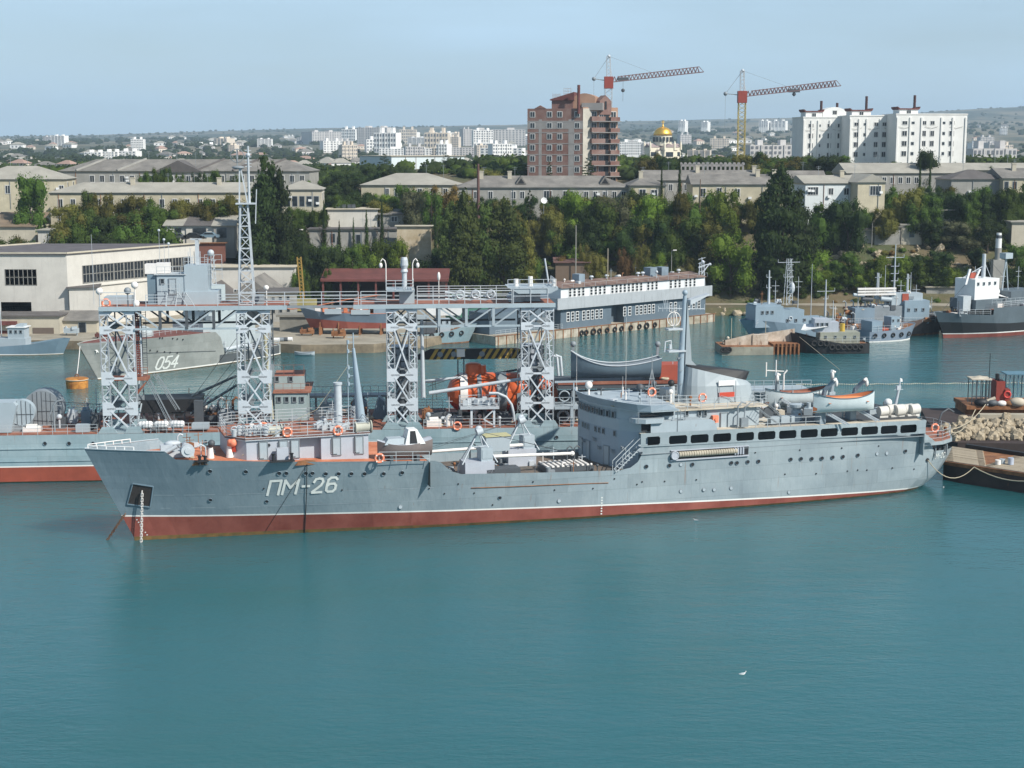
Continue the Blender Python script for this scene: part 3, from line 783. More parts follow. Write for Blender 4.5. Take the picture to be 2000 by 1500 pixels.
# masts
mm = MB(); x0, z0 = A.hit(706, 838, -.5); x1, z1 = A.hit(690, 652, -.5)
mm.cyl((x0, -.5, 9.8), (x1, -.5, z1 - 1.4), .52, .14, 12); mm.cyl((x1, -.5, z1 - 1.5), (x1 - .02, -.5, z1 + .1), .06, n=6); mm.bar((x1 - .6, -.5, z1 - .3), (x1 + .5, -.5, z1 - .3), .05)
for zz in (z1 - .8, z1 - 1.7, z1 - 3.3, z1 - 4.1, z1 - 4.9): mm.cyl((x1 - .55, -.5, zz - .15), (x1 - .55, -.5, zz + .2), .13, n=7); mm.bar((x1 - .6, -.5, zz), (x1, -.5, zz), .05)
mm.bar((x1 - .6, -.5, z1 - 9), (x1 - .6, -.5, z1 - .6), .07); mm.bar((x1 + .9, -.5, 10), (x1 + .5, -.5, 13.5), .06)
mm.build('foremast', paint('mast_grey', (.30, .38, .44), .5, .06), shipA)
pp = MB(); x0, _ = A.hit(661, 838, -1.5); pp.cyl((x0, -1.5, 9.8), (x0, -1.5, 14.3), .42, .36, 14); pp.cyl((x0, -1.5, 14.25), (x0, -1.5, 14.45), .44, n=14); pp.build('exhaust_post', M_LGREY, shipA)
st_ = MB(); st_.tube([(x1 - .5, -.5, z1 - 3), (x1 - 4, -2, 12), (x1 - 7.4, -3.6, 10.9)], .02, 4); st_.tube([(x1 - 7, -3.8, 10.9), (uL + 1.2, -3.2, 8.2)], .03, 4); st_.build('forestay', M_ROPE, shipA)
st_ = MB(); st_.rail([(18.1, -2.4, 9.9), (20.2, -2.4, 9.9)], 1.9, 3, 1); st_.build('mast_guard', M_RAIL, shipA)
# rings
for px, py, v, lab in ((561, 844, -3.75, 'leftmost orange life ring on the near rail of the forward deckhouse'), (660, 841, -3.75, 'orange life ring on the deckhouse rail in front of the round grey post'), (612, 837, 3.4, 'orange life ring on the far rail of the forward deckhouse'), (514, 834, .5, 'half hidden orange life ring at the left end of the deckhouse roof'), (741, 895, -6.0, 'orange life ring on the low rail under the white cabin launch'), (1372, 777, -4.4, 'pale orange life ring hanging on the rail in front of the funnel'), (1273, 766, -2.5, 'orange life ring on the bridge roof behind the near wing')):
 u, z = A.hit(px, py, v); life_ring(to_world(A, u, v, z), A.deg, lab, .40)
# ---- twin derricks in the well
def derrick(px, v, boom_to, name):
 u, _ = A.hit(px, 925, v)
 t = MB(); t.box(u - 1.9, u + 1.1, v - .9, v + 1.2, 4.5, 6.35); c = t.build('crane', M_SUP2, shipA)
 b = MB(); b.box(u - .2, u + 1.0, v - .7, v + .8, 6.35, 7.7); b.box(u - .1, u + .9, v - .74, v - .7, 6.6, 7.5); b.build('cab', M_SUP, c)
 f = MB(); top = (u - .25, v + .1, 9.25)
 for q in ((u - 2.2, v - .9), (u + 1.4, v - .9), (u - 1.6, v + 1.4), (u + .9, v + 1.4)): f.cyl((q[0], q[1], 6.2), top, .075, n=6)
 f.bar((u - 1.2, v - .4, 7.8), (u + .6, v - .4, 7.8), .07); f.cyl((top[0] - .3, v - .3, 9.2), (top[0] + .3, v - .3, 9.35), .36, n=12); f.ball((top[0], v, 9.4), .42); f.build('frame', M_LGREY, c)
 bm = MB(); bm.tube([(u + 1.0, v - .5, 6.75), boom_to], [.17, .15], 10); bm.ball(boom_to, .25); bm.build('boom', M_RINGW, c)
 w = MB(); w.tube([top, boom_to], .02, 4); w.tube([top, (boom_to[0] - .5, boom_to[1], boom_to[2] + .1)], .02, 4); w.tube([(u - 2.2, v, 6.4), top], .02, 4); w.build('wire', M_DKGREY, c)
 return c
ub, zb_ = A.hit(1115, 884, -2.2)
derrick(940, -3.6, (ub, -2.6, zb_), 'a')
ub2, zb2 = A.hit(820, 882, 1.0)
c2 = derrick(1022, 1.2, (ub2, .6, zb2), 'b')
yb = MB(); u, _ = A.hit(972, 868, 0); yb.box(u - 1.4, u + 1.1, -.6, .9, 6.5, 8.0); yb.build('machinery_house', M_SUP, shipA)
yb = MB(); yb.box(u - 1.5, u + 1.2, -.7, 1.0, 8.0, 8.1); yb.build('house_roof', paint('yellowish_cover', (.45, .43, .24), .8), shipA)
hb = MB(); u, _ = A.hit(968, 920, -1); hb.box(u - 2, u + 1.5, -4.5, -2.8, 4.5, 5.5); hb.build('hatch_coaming', M_DKGREY, shipA)
gr = MB(); u, _ = A.hit(1095, 917, -2)
gr.box(u - 2.2, u + 2.6, -3.8, -1.2, 4.6, 5.15); gr.cur = 1
for k in range(9): gr.box(u - 2.1 + k * .53, u - 1.85 + k * .53, -3.85, -1.1, 5.15, 5.3)
gr.build('slatted_hatch', [M_DKGREY, M_RINGW], shipA)
for k in range(10):
 p = MB(); uu = 30 + random.random() * 15; vv = -4.8 + random.random() * 7; r = .12 + .2 * random.random()
 p.cyl((uu, vv, 4.5), (uu, vv, 5.0 + random.random() * .5), r, n=8); p.cbox((uu + .4, vv, 4.8), (.5, .4, .5)); p.build('deck_gear', random.choice([M_LGREY, M_DKGREY, M_RUST, M_MGREY]), shipA)
vp = MB()
for uu, vv in ((43.0, -1.5), (43.8, -1.5), (34.0, 3)): vp.tube([(uu, vv, 4.5), (uu, vv, 6.5), (uu + .3, vv, 6.75), (uu + .6, vv, 6.5)], .08, 6)
vp.build('vent_pipe', M_DKGREY, shipA)
sr = MB()   # steps from the well up to the side deck
for vv in (-5.9, -5.0): sr.bar((46.6, vv, 4.7), (49.4, vv, 7.2), .08); sr.bar((46.6, vv, 5.7), (49.4, vv, 8.2), .06); sr.bar((46.6, vv, 4.7), (46.6, vv, 5.7), .05); sr.bar((48, vv, 6), (48, vv, 7), .05); sr.bar((49.4, vv, 7.2), (49.4, vv, 8.2), .05)
for k in range(10): sr.box(46.7 + k * .29, 46.95 + k * .29, -5.9, -5.0, 4.8 + k * .25, 4.84 + k * .25)
sr.bar((47.3, -5.95, 6.4), (49.4, -5.95, 8.2), .05); sr.bar((47.3, -5.95, 5.0), (47.3, -5.95, 6.4), .05); sr.build('side_stairway', M_RAIL, shipA)
wr = MB(); wr.rail([(29.6, -5.9, 5.45), (29.7, -5.9, 5.45)], .1, 1)
# ---- bridge superstructure
FR = [(47.0, 6.1), (46.4, 4), (46.5, 1.5), (47.0, -1), (47.9, -3.3), (49.3, -5.2)]
M_BR = paint('bridge_front_grey', (.30, .365, .42), .5, .07, .03, .15)
b1 = MB(); b1.prism(FR + [(49.4, -5.95), (62.5, -5.95), (62.5, 6.1)], 4.5, 8.35);
b1 = MB(); b1.prism(FR + [(50.3, -5.2), (50.3, 6.1)], 4.5, 8.46); sup = b1.build('superstructure', M_BR, shipA)
b2 = MB(); b2.prism(FR[:-1] + [(49.5, -5.3), (56.0, -5.55), (56.0, 6.0)], 8.46, 9.62); b2.build('middle_storey', M_SUP, shipA)
b3 = MB(); b3.prism([(47.05, 6.0), (46.5, 4), (46.6, 1.5), (47.1, -1), (48.0, -3.3), (49.2, -4.9), (53.4, -4.9), (53.4, 6.0)], 9.62, 11.0); br = b3.build('bridge', M_SUP, shipA)
# bridge roof bulwark, wing with slanted screen
b4 = MB()
rows = [[(46.9, 6.3, 10.2 + .6), (46.6, 6.4, 11.5)], [(46.25, 4, 10.8), (45.9, 4, 11.5)], [(46.3, 1.5, 10.8), (46.0, 1.4, 11.5)], [(46.8, -1, 10.8), (46.5, -1.2, 11.5)], [(47.7, -3.3, 10.8), (47.4, -3.7, 11.5)], [(49.0, -5.6, 10.75), (48.8, -5.9, 11.45)], [(50.2, -6.2, 10.7), (50.1, -6.3, 11.35)], [(53.2, -6.2, 10.7), (52.0, -6.2, 11.3)]]
b4.loft(rows); b4.loft([[(p[0] + .08, p[1] + .08, p[2]) for p in r][::-1] for r in rows])
b4.loft([[r[1], (r[1][0] + .15, r[1][1] * .97, r[1][2])] for r in rows]); b4.build('bridge_bulwark', M_BR, shipA)
b5 = MB(); b5.prism([(46.9, 6.2), (46.25, 4), (46.3, 1.5), (46.8, -1), (47.7, -3.3), (49.1, -5.6), (50.3, -6.2), (53.3, -6.2), (53.5, 6.2)], 10.62, 10.78); b5.build('bridge_roof', M_SUP, shipA)
b6 = MB(); b6.prism([(48.5, -4.6), (48.6, -5.6), (49.6, -6.3), (51.4, -6.3), (52.0, -5.4), (51, -4.4)], 9.5, 9.95); b6.build('bridge_wing', M_SUP, shipA)
gl = MB(); gl.box(49.55, 53.2, -5.02, -4.86, 9.98, 10.6); gl.build('wing_window_band', M_GLASS, br)
wp = MB();
wp.cyl((48.9, -6.0, 9.5), (48.9, -6.0, 10.7), .04, n=5); wp.cyl((53.2, -6.0, 8.4), (53.2, -6.0, 10.7), .05, n=5); wp.ladder((53.9, -5.7, 8.5), (53.9, -5.7, 10.6), .5, .25); wp.build('wing_supports', M_MGREY, shipA)
op = MB(); op.box(49.52, 50.9, -5.58, -5.4, 8.62, 9.42); op.build('side_opening', M_DARKIN, shipA)
def along_front(t, z, off=.04, fr=FR):
 L = [0]
 for a_, b_ in zip(fr[:-1], fr[1:]): L.append(L[-1] + hypot(b_[0] - a_[0], b_[1] - a_[1]))
 d = t * L[-1]
 for i in range(len(fr) - 1):
  if d <= L[i + 1] + 1e-6:
   k = (d - L[i]) / (L[i + 1] - L[i]); a_, b_ = fr[i], fr[i + 1]
   x, y = a_[0] + (b_[0] - a_[0]) * k, a_[1] + (b_[1] - a_[1]) * k
   ang = atan2(b_[1] - a_[1], b_[0] - a_[0]); nx, ny = sin(ang), -cos(ang)
   if nx > 0: nx, ny = -nx, -ny
   return (x + nx * off, y + ny * off, z), ang
for t in (.15, .21, .27, .34, .40, .46, .53, .60, .67, .74):
 p, an = along_front(t, 9.95); inst(WIN_SHIP, 'window', br, p, (0, 0, an + pi), (1, 1, 1.15))
for t in (.13, .26, .32, .38, .50, .56, .62, .76):
 p, an = along_front(t, 8.05); inst(WIN_SHIP, 'window', sup, p, (0, 0, an + pi), (.7, 1, 1.0))
for t in (.22, .38, .66):
 p, an = along_front(t, 5.6); o = inst(DOOR_SHIP, 'door', sup, p, (0, 0, an + pi), (1, 1, 1.15))
for t in (.3, .5, .58, .75, .86):
 p, an = along_front(t, 6.6 + .4 * sin(t * 40)); g = MB(); g.cbox((0, 0, 0), (.5, .3, .3)); g.bar((-.4, -.15, .3), (0, 0, 0), .06); o = g.build('deck_lamp', M_MGREY, sup, p)
# emblem on the bridge side: white rhomb with a bar letter
em = MB(); ue, ze = A.hit(1300, 834, -5.62)
em.add([(ue + x * 1.15, -5.62, ze + z * 1.15) for x, z in ((-.45, .1), (-.3, .4), (0, .25), (.3, .4), (.45, .1), (.2, -.25), (0, -.5), (-.2, -.25))], [tuple(range(8))])
em.cur = 1
for a_, b_ in (((-.25, -.1), (-.2, .2)), ((-.2, .2), (0, -.05)), ((0, -.05), (.2, .2)), ((.2, .2), (.25, -.1))): em.bar((ue + a_[0], -5.64, ze + a_[1]), (ue + b_[0], -5.64, ze + b_[1]), .06)
em.build('emblem', [_M['white_lettering'], M_SUP], shipA)
# house abaft the bridge
h2 = MB(); h2.box(53.4, 63.2, -4.3, 4.6, 8.3, 10.3); h2p = h2.build('funnel_house', M_SUP, shipA)
h3 = MB(); h3.box(53.2, 64.0, -4.7, 4.8, 10.3, 10.42); h3.build('funnel_deck', M_BEIGE, shipA)
b7 = MB(); b7.prism([(50.3, 8.4), (57.7, 8.3), (57.3, 9.35), (56.9, 9.55), (50.3, 9.6)], -5.98, -5.9, 'y'); b7.build('side_screen', M_SUP, shipA)
for px in (1341, 1366, 1377): u, z = A.hit(px, 807, -4.36); inst(WIN_SHIP, 'window', h2p, (u, -4.36, z), (0, 0, 0), (.8, 1, 1))
u, z = A.hit(1414, 821, -4.36); inst(DOOR_SHIP, 'door', h2p, (u, -4.36, z - .05))
u, z = A.hit(1396, 818, -4.5); ob = MB(); ob.cbox((u, -4.55, z), (.62, .45, .72)); ob.cyl((u, -4.9, z), (u, -4.7, z), .15, n=10); ob.build('orange_locker', M_RING, h2p)
rl = MB(); e = 10.42
rl.rail([(53.4, -4.65, e), (63.9, -4.65, e), (63.9, 4.7, e), (53.4, 4.7, e)], 1.05, 3, 1.5)
rl.rail([(62.0, -5.95, a_up(62)), (66, -5.95, a_up(66)), (69.5, -5.95, a_up(70))], 1.0, 2, 1.6)
rl.rail([(82.2, -5.5, 5.5), (84.8, -5.2, 5.5), (86.6, -4.0, 5.5), (88.0, -1.6, 5.5), (88.1, 1.6, 5.5), (86.6, 4, 5.5), (82.4, 5.5, 5.5)], 1.15, 3, 1.8, .045)
rl.rail([(70, 5.95, a_up(70)), (82, 5.95, a_up(82))], 1.0, 2, 1.6); rl.build('upper_railing', M_RAIL, shipA)
for px, v in ((1440, -5.0), (1465, -5.4)): pass
ld = MB(); ld.ladder((62.4, -4.9, 10.4), (65.3, -4.9, a_up(65) + .05), .8, .3, (0, 1, 0)); ld.ladder((64.6, -3.2, 10.4), (67.0, -3.2, 8.3), .8, .3, (0, 1, 0)); ld.build('ladder', M_MGREY, shipA)
ld = MB(); ld.tube([(60.2, -5.4, 8.4), (60.2, -5.4, 10.6), (60.6, -5.4, 11.0), (61.1, -5.4, 10.9)], .09, 6); ld.tube([(60.9, -5.4, 8.4), (61.0, -5.4, 10.4), (61.8, -5.4, 11.1), (62.3, -5.4, 11.0)], .07, 6); ld.cbox((60.9, -5.4, 8.9), (.8, .5, .9)); ld.build('small_davit', M_MGREY, shipA)
# recess with rolled netting under the windows
un, _ = A.hit(1310, 880, -6); um, _ = A.hit(1462, 880, -6)
rc = MB()
def hs(u, z, o): return (u, -(HA.vat(u, z) + o), z)
zt_, zb2_ = 6.55, 5.55
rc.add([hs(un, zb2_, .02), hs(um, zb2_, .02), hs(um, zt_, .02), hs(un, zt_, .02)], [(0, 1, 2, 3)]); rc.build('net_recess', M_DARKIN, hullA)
nt = MB()
for k in range(24):
 u = un + .9 + k * .27; nt.cyl(hs(u, 6.1, .1), (u + .22, hs(u, 6.1, .1)[1], 6.1), .3, n=8)
nt.build('rolled_net', paint('canvas_beige', (.40, .36, .28), .9, .2), hullA)
nt = MB(); nt.bar(hs(un, zb2_, .12), hs(um, zb2_, .12), .14); nt.bar(hs(un, zt_, .1), hs(um, zt_, .1), .1); nt.cyl(hs(un + .4, 6.05, .05), hs(un + .4, 6.05, .3), .42, n=12); nt.torus(hs(un + .4, 6.05, .3), .4, .07, 'y', 12, 4)
for k in range(4): nt.cbox(hs(um - 1.6 + k * .3, 6.1, .15), (.14, .3, .7))
nt.build('net_frame', M_SUP2, hullA)
# ---- funnel: lofted, with black raked cap and the flag panels
fp = [(1343, 800), (1343, 770), (1346, 740), (1352, 714)]
def fsec(u0, u1, w, z, tilt=0):
 pts = []
 for k in range(20):
  a = 2 * pi * k / 20; c, s_ = cos(a), sin(a)
  x = (u0 + u1) / 2 + (u1 - u0) / 2 * math.copysign(abs(c) ** .55, c); y = w * math.copysign(abs(s_) ** .6, s_)
  pts.append((x, y, z + tilt * (x - (u0 + u1) / 2)))
 return pts
g0, _ = A.hit(1343, 798, -1.6); g1, _ = A.hit(1483, 842, -1.6)
fn = MB()
gA, zA = A.hit(1352, 716, -1.6); gB, zB = A.hit(1466, 742, -1.6)
fn.loft([fsec(g0 - .1, g1, 2.1, 8.3), fsec(g0, g1 - .3, 2.05, 10.4), fsec(g0 + .1, gB + .45, 1.85, 12.2, -.02), fsec(gA - .1, gB, 1.45, (zA + zB) / 2 - .15, (zB - zA) / (gB - gA))], True)
funnel = fn.build('funnel', paint('funnel_grey', (.31, .36, .385), .5, .08, .06, .25), shipA)
cp = MB(); zc_ = (zA + zB) / 2 - .15; tl = (zB - zA) / (gB - gA)
low = fsec(gA - .1, gB, 1.45, zc_, tl); hi = fsec(gA - .2, gB + .5, 1.0, zc_ + .05, tl)
hi = [(x, y, z + .1 + .75 * max(0, (x - gA) / (gB - gA))) for x, y, z in hi]
cp.loft([low, hi], True); cp.add(hi, [tuple(range(20))]); cp.build('funnel_cap', M_BLACK, funnel)
for yy, c_, nm in ((748, (.80, .79, .77), 'white_panel'), (760, (.62, .62, .62), 'grey_panel'), (771, (.60, .20, .14), 'red_panel')):
 if nm == 'grey_panel': continue
 u, z = A.hit(1420, yy, -2.0); f = MB(); f.box(u - .95, u + .85, -2.03, -1.9, z - .26, z + .26); f.build(nm, plain(nm, c_, .6), funnel)
fd = MB(); fd.tube([(g1 - 5.6, -2.1, 10.4), (g1 - 4.8, -2.15, 11.2), (g1 - 4.0, -2.1, 11.0), (g1 - 1.9, -2.2, 9.2)], .04, 4); fd.bar((g1 - 3.1, -2.1, 8.4), (g1 - 3.1, -2.05, 12.7), .05); fd.bar((g1 - 5.0, -2.15, 10), (g1 - 5.0, -2.05, 12.2), .05)
fd.build('funnel_ladder', M_MGREY, funnel)
wn_ = MB(); wn_.cyl((g1 + .1, -3.4, 9.35), (g1 + .1, -3.1, 9.35), .6, n=16); wn_.cyl((g1 - .8, -3.3, 9.35), (g1 - .8, -3.1, 9.35), .55, n=16); wn_.build('tyre_fender', M_DKGREY, shipA)
# ---- main mast
mu, _ = A.hit(1330, 800, 0); tu, tz = A.hit(1338, 566, 0)
ms = MB(); ms.tube([(mu, 0, 10.4), (mu - .1, 0, 14.5), (tu, 0, tz - .6)], [.42, .33, .21], 10); ms.tube([(tu, 0, tz - .6), (tu, 0, tz)], .12, 6); ms.ball((tu, 0, tz - .3), .3)
mast = ms.build('main_mast', paint('mast_grey', (.3, .38, .44), .5), shipA)
fs_ = MB(); fs_.prism([(mu + .2, 10.4), (tu + .2, tz - 1.2), (mu + 1.0, 14.8), (mu + 1.9, 13.9), (mu + 2.6, 10.4)], -.28, .28, 'y'); fs_.build('mast_fin', _M['funnel_grey'], mast)
for py, r0, r1 in ((643, 1302, 1330), (686, 1303, 1336)):
 a_, z = A.hit(r0, py, 0); b_, _ = A.hit(r1, py, 0); pa = MB(); pa.box(a_, b_, -.5, .5, z - .08, z + .08); pa.build('mast_platform', M_LGREY, mast)
a_, z = A.hit(1345, 585, 0); b_, z2 = A.hit(1382, 573, 0); pa = MB(); pa.prism([(a_, z), (b_, z2), (b_, z2 - .12), (a_, z - .55)], -.5, .5, 'y'); pa.build('mast_bracket', M_LGREY, mast)
pa = MB(); a_, z = A.hit(1286, 602, 0); b_, z2 = A.hit(1376, 603, 0); pa.bar((a_, 0, z), (b_, 0, z2), .08)
for k in range(12): uu = a_ + (b_ - a_) * k / 11; pa.bar((uu, 0, z - .35), (uu, 0, z + .25), .035)
for k in range(5): pa.bar((a_ + .6 + k * .16, -.3, z), (a_ + .4 + k * .25, -.3, z + 1.1 - .15 * k), .045)
pa.build('yardarm', M_LGREY, mast)
df = MB(); u, z = A.hit(1316, 623, 0)
for ax in ('x', 'y'): df.torus((u, 0, z), .72, .05, ax, 24, 5)
df.cyl((u, 0, z - .95), (u, 0, z + .85), .05, n=6); df.build('direction_finder', M_RINGW, mast)
rd = MB(); u, z = A.hit(1303, 682, 0); rd.tube([(u - .3, 0, z - .3), (u - .2, 0, z + .8), (u + .4, 0, z + .9), (u + .5, 0, z)], .08, 6); rd.cyl((u + .3, 0, z), (u + .3, 0, z + .5), .15, n=8); rd.build('mast_lamp', M_LGREY, mast)
wh = MB(); u, z = A.hit(1331, 701, 0); wh.ball((u - .3, 0, z), .22)
for k in range(6): wh.bar((mu - .5, -.45, 11 + k * 1.4), (mu - .1, -.45, 11 + k * 1.4), .05)
wh.build('mast_steps', M_MGREY, mast)
# whip aerials, searchlights, domes on the bridge roof
for px, pyb, pyt, v in ((1126, 765, 640, 5.6), (1222, 775, 620, -3.4), (1153, 740, 668, 8.5), (1246, 725, 668, 8), (1216, 765, 735, -2.5)):
 u, z = A.hit(px, pyb, v)
 if v > 6: continue
 _, zt2 = A.hit(px + (-3 if v < 0 else 2), pyt, v); o = MB(); o.cyl((u, v, z - .3), (u, v, z + .5), .1, n=6); o.cyl((u, v, z + .5), (u, v, zt2), .022, .012, 4); o.build('whip_aerial', M_RINGW, shipA)
for px, py, v, r, mt in ((1150, 752, 4.2, .42, M_RINGW), (1250, 757, -1.8, .42, M_DKGREY), (1310, 765, -2.0, .26, M_RINGW), (1311, 748, -1.0, .36, M_BLACK), (1278, 749, 2.0, .3, M_DKGREY)):
 u, z = A.hit(px, py, v); o = MB(); o.ball((u, v, z), r); o.cyl((u, v, 10.7), (u, v, z - r * .6), .12, n=8); o.build('searchlight' if mt is not M_RINGW else 'radio_dome', mt, shipA)
tr = MB(); u, z = A.hit(1273, 752, 0); tr.bar((u - .6, 0, 10.8), (u, 0, z + 1.8), .08); tr.bar((u + .6, 0, 10.8), (u, 0, z + 1.8), .08); tr.bar((u, 0, 10.8), (u, 0, z + 3.2), .07); tr.bar((u - .3, 0, z + .7), (u + .3, 0, z + .7), .06); tr.build('signal_frame', M_MGREY, shipA)
dh_ = MB(); u, z = A.hit(1290, 752, 2); dh_.cyl((u, -1, 10.7), (u, -1, 12.3), .3, n=10); dh_.box(u + .3, u + 1.2, 1, 3, 10.7, 11.6); dh_.rail([(u - 3.5, -3.5, 10.8), (u + 1.4, -4.4, 10.8)], 1.0, 3, 1.2); dh_.build('roof_rail', M_RAIL, shipA)
# ---- davits and boats
def davit(u, v, z0, sgn, h, mat, lean=.95):
 d = MB(); x = u
 d.box(x - .35, x + .35, v + .2, v + 1.3, z0, z0 + 1.7)
 dv = d.build('davit', mat, shipA)
 a_ = MB(); P = [(x, v + .6, z0 + 1.2), (x, v + .35, z0 + h * .55), (x + sgn * .1, v + .1, z0 + h * .75), (x + sgn * lean, v - .6, z0 + h)]
 for p, q in zip(P[:-1], P[1:]): a_.bar(p, q, .32, .45)
 a_.build('arm', mat, dv); b = MB(); e_ = P[-1]; b.tube([e_, (e_[0] - sgn * .35, e_[1] - .1, e_[2] - .15)], .15, 6); b.ball((e_[0], e_[1] - .1, e_[2] - .45), (.18, .18, .4)); b.build('block', M_RINGW, dv)
 s_ = MB(); s_.bar((x + .6, v - .2, z0 + 1.2), (x + 2.3, v - 1.3, z0 + .1), .14); s_.bar((x + .2, v - .2, z0 + 1.2), (x + 1.9, v - 1.3, z0 + .1), .14); s_.build('strut', M_LGREY, dv)
 return dv
M_DAV = paint('davit_grey', (.20, .26, .31), .5, .1)
ud1, _ = A.hit(1600, 835, -4.6); ud2, _ = A.hit(1668, 828, -4.6)
zd = a_up(70)
davit(ud1, -5.5, zd, 1, 4.9, M_DAV); davit(ud2, -4.6, zd, 1, 4.6, M_DAV)
ue1, _ = A.hit(1518, 815, 4); ue2, _ = A.hit(1625, 805, 4)
davit(ue1, 3.8, zd, -1, 4.2, M_SUP, .6); davit(ue2, 3.8, zd, -1, 4.2, M_SUP, .6)
M_LBW = paint('lifeboat_white', (.56, .63, .64), .5, .08, .05, .15, scale=.9)
M_LBI = paint('boat_inside_orange', (.50, .16, .06), .7, .2)
ul, zl = A.hit(1586, 803, -5.6); ur, zr = A.hit(1708, 803, -5.6); open_boat('lifeboat', ur - ul - .2, 2.3, 1.55, M_LBW, M_LBI, A, (ul + ur) / 2, -5.6, zl - .25, 0, 'white open lifeboat with orange lining hanging in davits on the near side', group='white lifeboats in davits', cover=plain('orange_roll', (.6, .22, .08), .7), stripe=plain('dark_blue_stripe', (.06, .12, .15), .6))
ul, zl = A.hit(1494, 792, 4.6); ur, zr = A.hit(1618, 788, 4.6); open_boat('lifeboat', ur - ul, 2.3, 1.55, M_LBW, M_REDDECK, A, (ul + ur) / 2, 4.6, zl - .2, 0, 'white open lifeboat in the davits on the far side, partly behind the other', group='white lifeboats in davits', cover=M_REDDECK, stripe=plain('dark_blue_stripe', (.06, .12, .15), .6))
# vents and gear on the boat deck
for px, v, r, h in ((1555, -2.6, .75, 1.9),):
 u, _ = A.hit(px, 822, v); o = MB(); o.lathe([(r * .8, 0), (r * .75, h * .6), (r * .55, h * .65), (r, h * .8), (r * 1.05, h * .95), (r * .3, h)], (u, v, zd), 16); o.build('mushroom_ventilator', M_SUP, shipA)
u, _ = A.hit(1440, 830, -3.0)
for k in range(16):
 uu = 67 + random.random() * 13; vv = -3.8 + random.random() * 8; r = .25 + random.random() * .35
 o = MB(); o.cbox((uu, vv, a_up(uu) + r * .7), (r * 2, r * 1.5, r * 1.4), random.random() * 90)
 if k % 3 == 0: o.cyl((uu, vv, a_up(uu)), (uu, vv, a_up(uu) + 1.4), r * .4, n=8)
 o.build('deck_box', random.choice([M_SUP, M_DKGREY, M_LGREY, M_MGREY, M_BEIGE]), shipA)
cm = MB()
for k in range(3): cm.box(64.8 + k * 1.2, 65.8 + k * 1.2, -3.9, -3.2, 8.2, 8.95)
cm.build('deck_lockers', M_SUP, shipA)
# bundle of wrapped life rafts near the stern
for k, px in enumerate((1722, 1738, 1754, 1770, 1783)):
 u, _ = A.hit(px, 815, -3.8 + (k % 2) * .6)
 o = MB(); o.cyl((u - .5, -4.0 + (k % 2) * .5, zd + .75), (u + .5, -4.0 + (k % 2) * .5, zd + .8), .52 + .05 * (k % 3), n=14); o.box(u - .5, u + .5, -4.3, -3.2, zd, zd + .3)
 o = o.build('life_raft_canister', paint('faded_white_canvas', (.62, .60, .55), .8, .15, .1)); o.location = (A.x, A.y, 0); o.rotation_euler = (0, 0, radians(A.deg))
 tag(o, ['faded white raft canister farthest left of the stern cluster', 'faded white raft canister second in the stern cluster', 'faded white raft canister in the middle of the stern cluster', 'faded white raft canister second from the stern end', 'faded white raft canister nearest the stern end of the boat deck'][k], 'life raft', 'raft canisters on the stern')
sm_ = MB(); u, z = A.hit(1757, 740, 1); sm_.tube([(u - .5, 1, zd), (u, 1, z - 1), (u + .1, 1, z)], [.2, .12, .04], 8); sm_.bar((u - .6, 1, z - 1.2), (u + .5, 1, z - 1.2), .06); sm_.cbox((u - .1, 1, z - 1.0), (.5, .3, .5)); sm_.build('stern_mast', M_LGREY, shipA)
sf = MB(); sf.add([(u + .05, 1, z + .1), (u + .35, 1.02, z + .0), (u + .4, 1.0, z - .35), (u + .1, 1, z - .3)], [(0, 1, 2, 3)]); sf.build('pennant', M_WHITE, shipA)
for px, py, v in ((1734, 795, -2), ):
 u, z = A.hit(px, py, v); o = MB(); o.cyl((u, v, zd), (u, v, z + .4), .3, n=10); o.ball((u, v, z + .5), .45); o.build('covered_searchlight', M_WHITE, shipA)
ai = MB(); u, z = A.hit(1515, 745, 5.2); ai.cyl((u, 5.2, 8.4), (u, 5.2, z + 2.4), .13, .06, 8); ai.bar((u - 1.2, 5.2, z + 1.3), (u + 1.0, 5.2, z + 1.1), .09); ai.bar((u - 1.2, 5.2, z + .6), (u - 1.2, 5.2, z + 2.2), .1); ai.tube([(u + 1.0, 5.2, z - 1), (u + 1.0, 5.2, z + .8), (u + 1.4, 5.2, z + 1.2)], .1, 6); ai.build('aerial_post', M_RINGW, shipA)
cr = MB(); u, z = A.hit(1832, 845, -3); cr.tube([(u, -3, 5.5), (u, -3, z + 1.2), (u + .4, -3, z + 2.2), (u + 1.2, -3, z + 2.6), (u + 1.9, -3, z + 2.2)], .1, 6); cr.build('stern_davit', M_DKGREY, shipA)
u, z = A.hit(1826, 836, -4.1); life_ring(to_world(A, u, -4.1, z), A.deg, 'dull red life ring on the stern platform rail', .42)
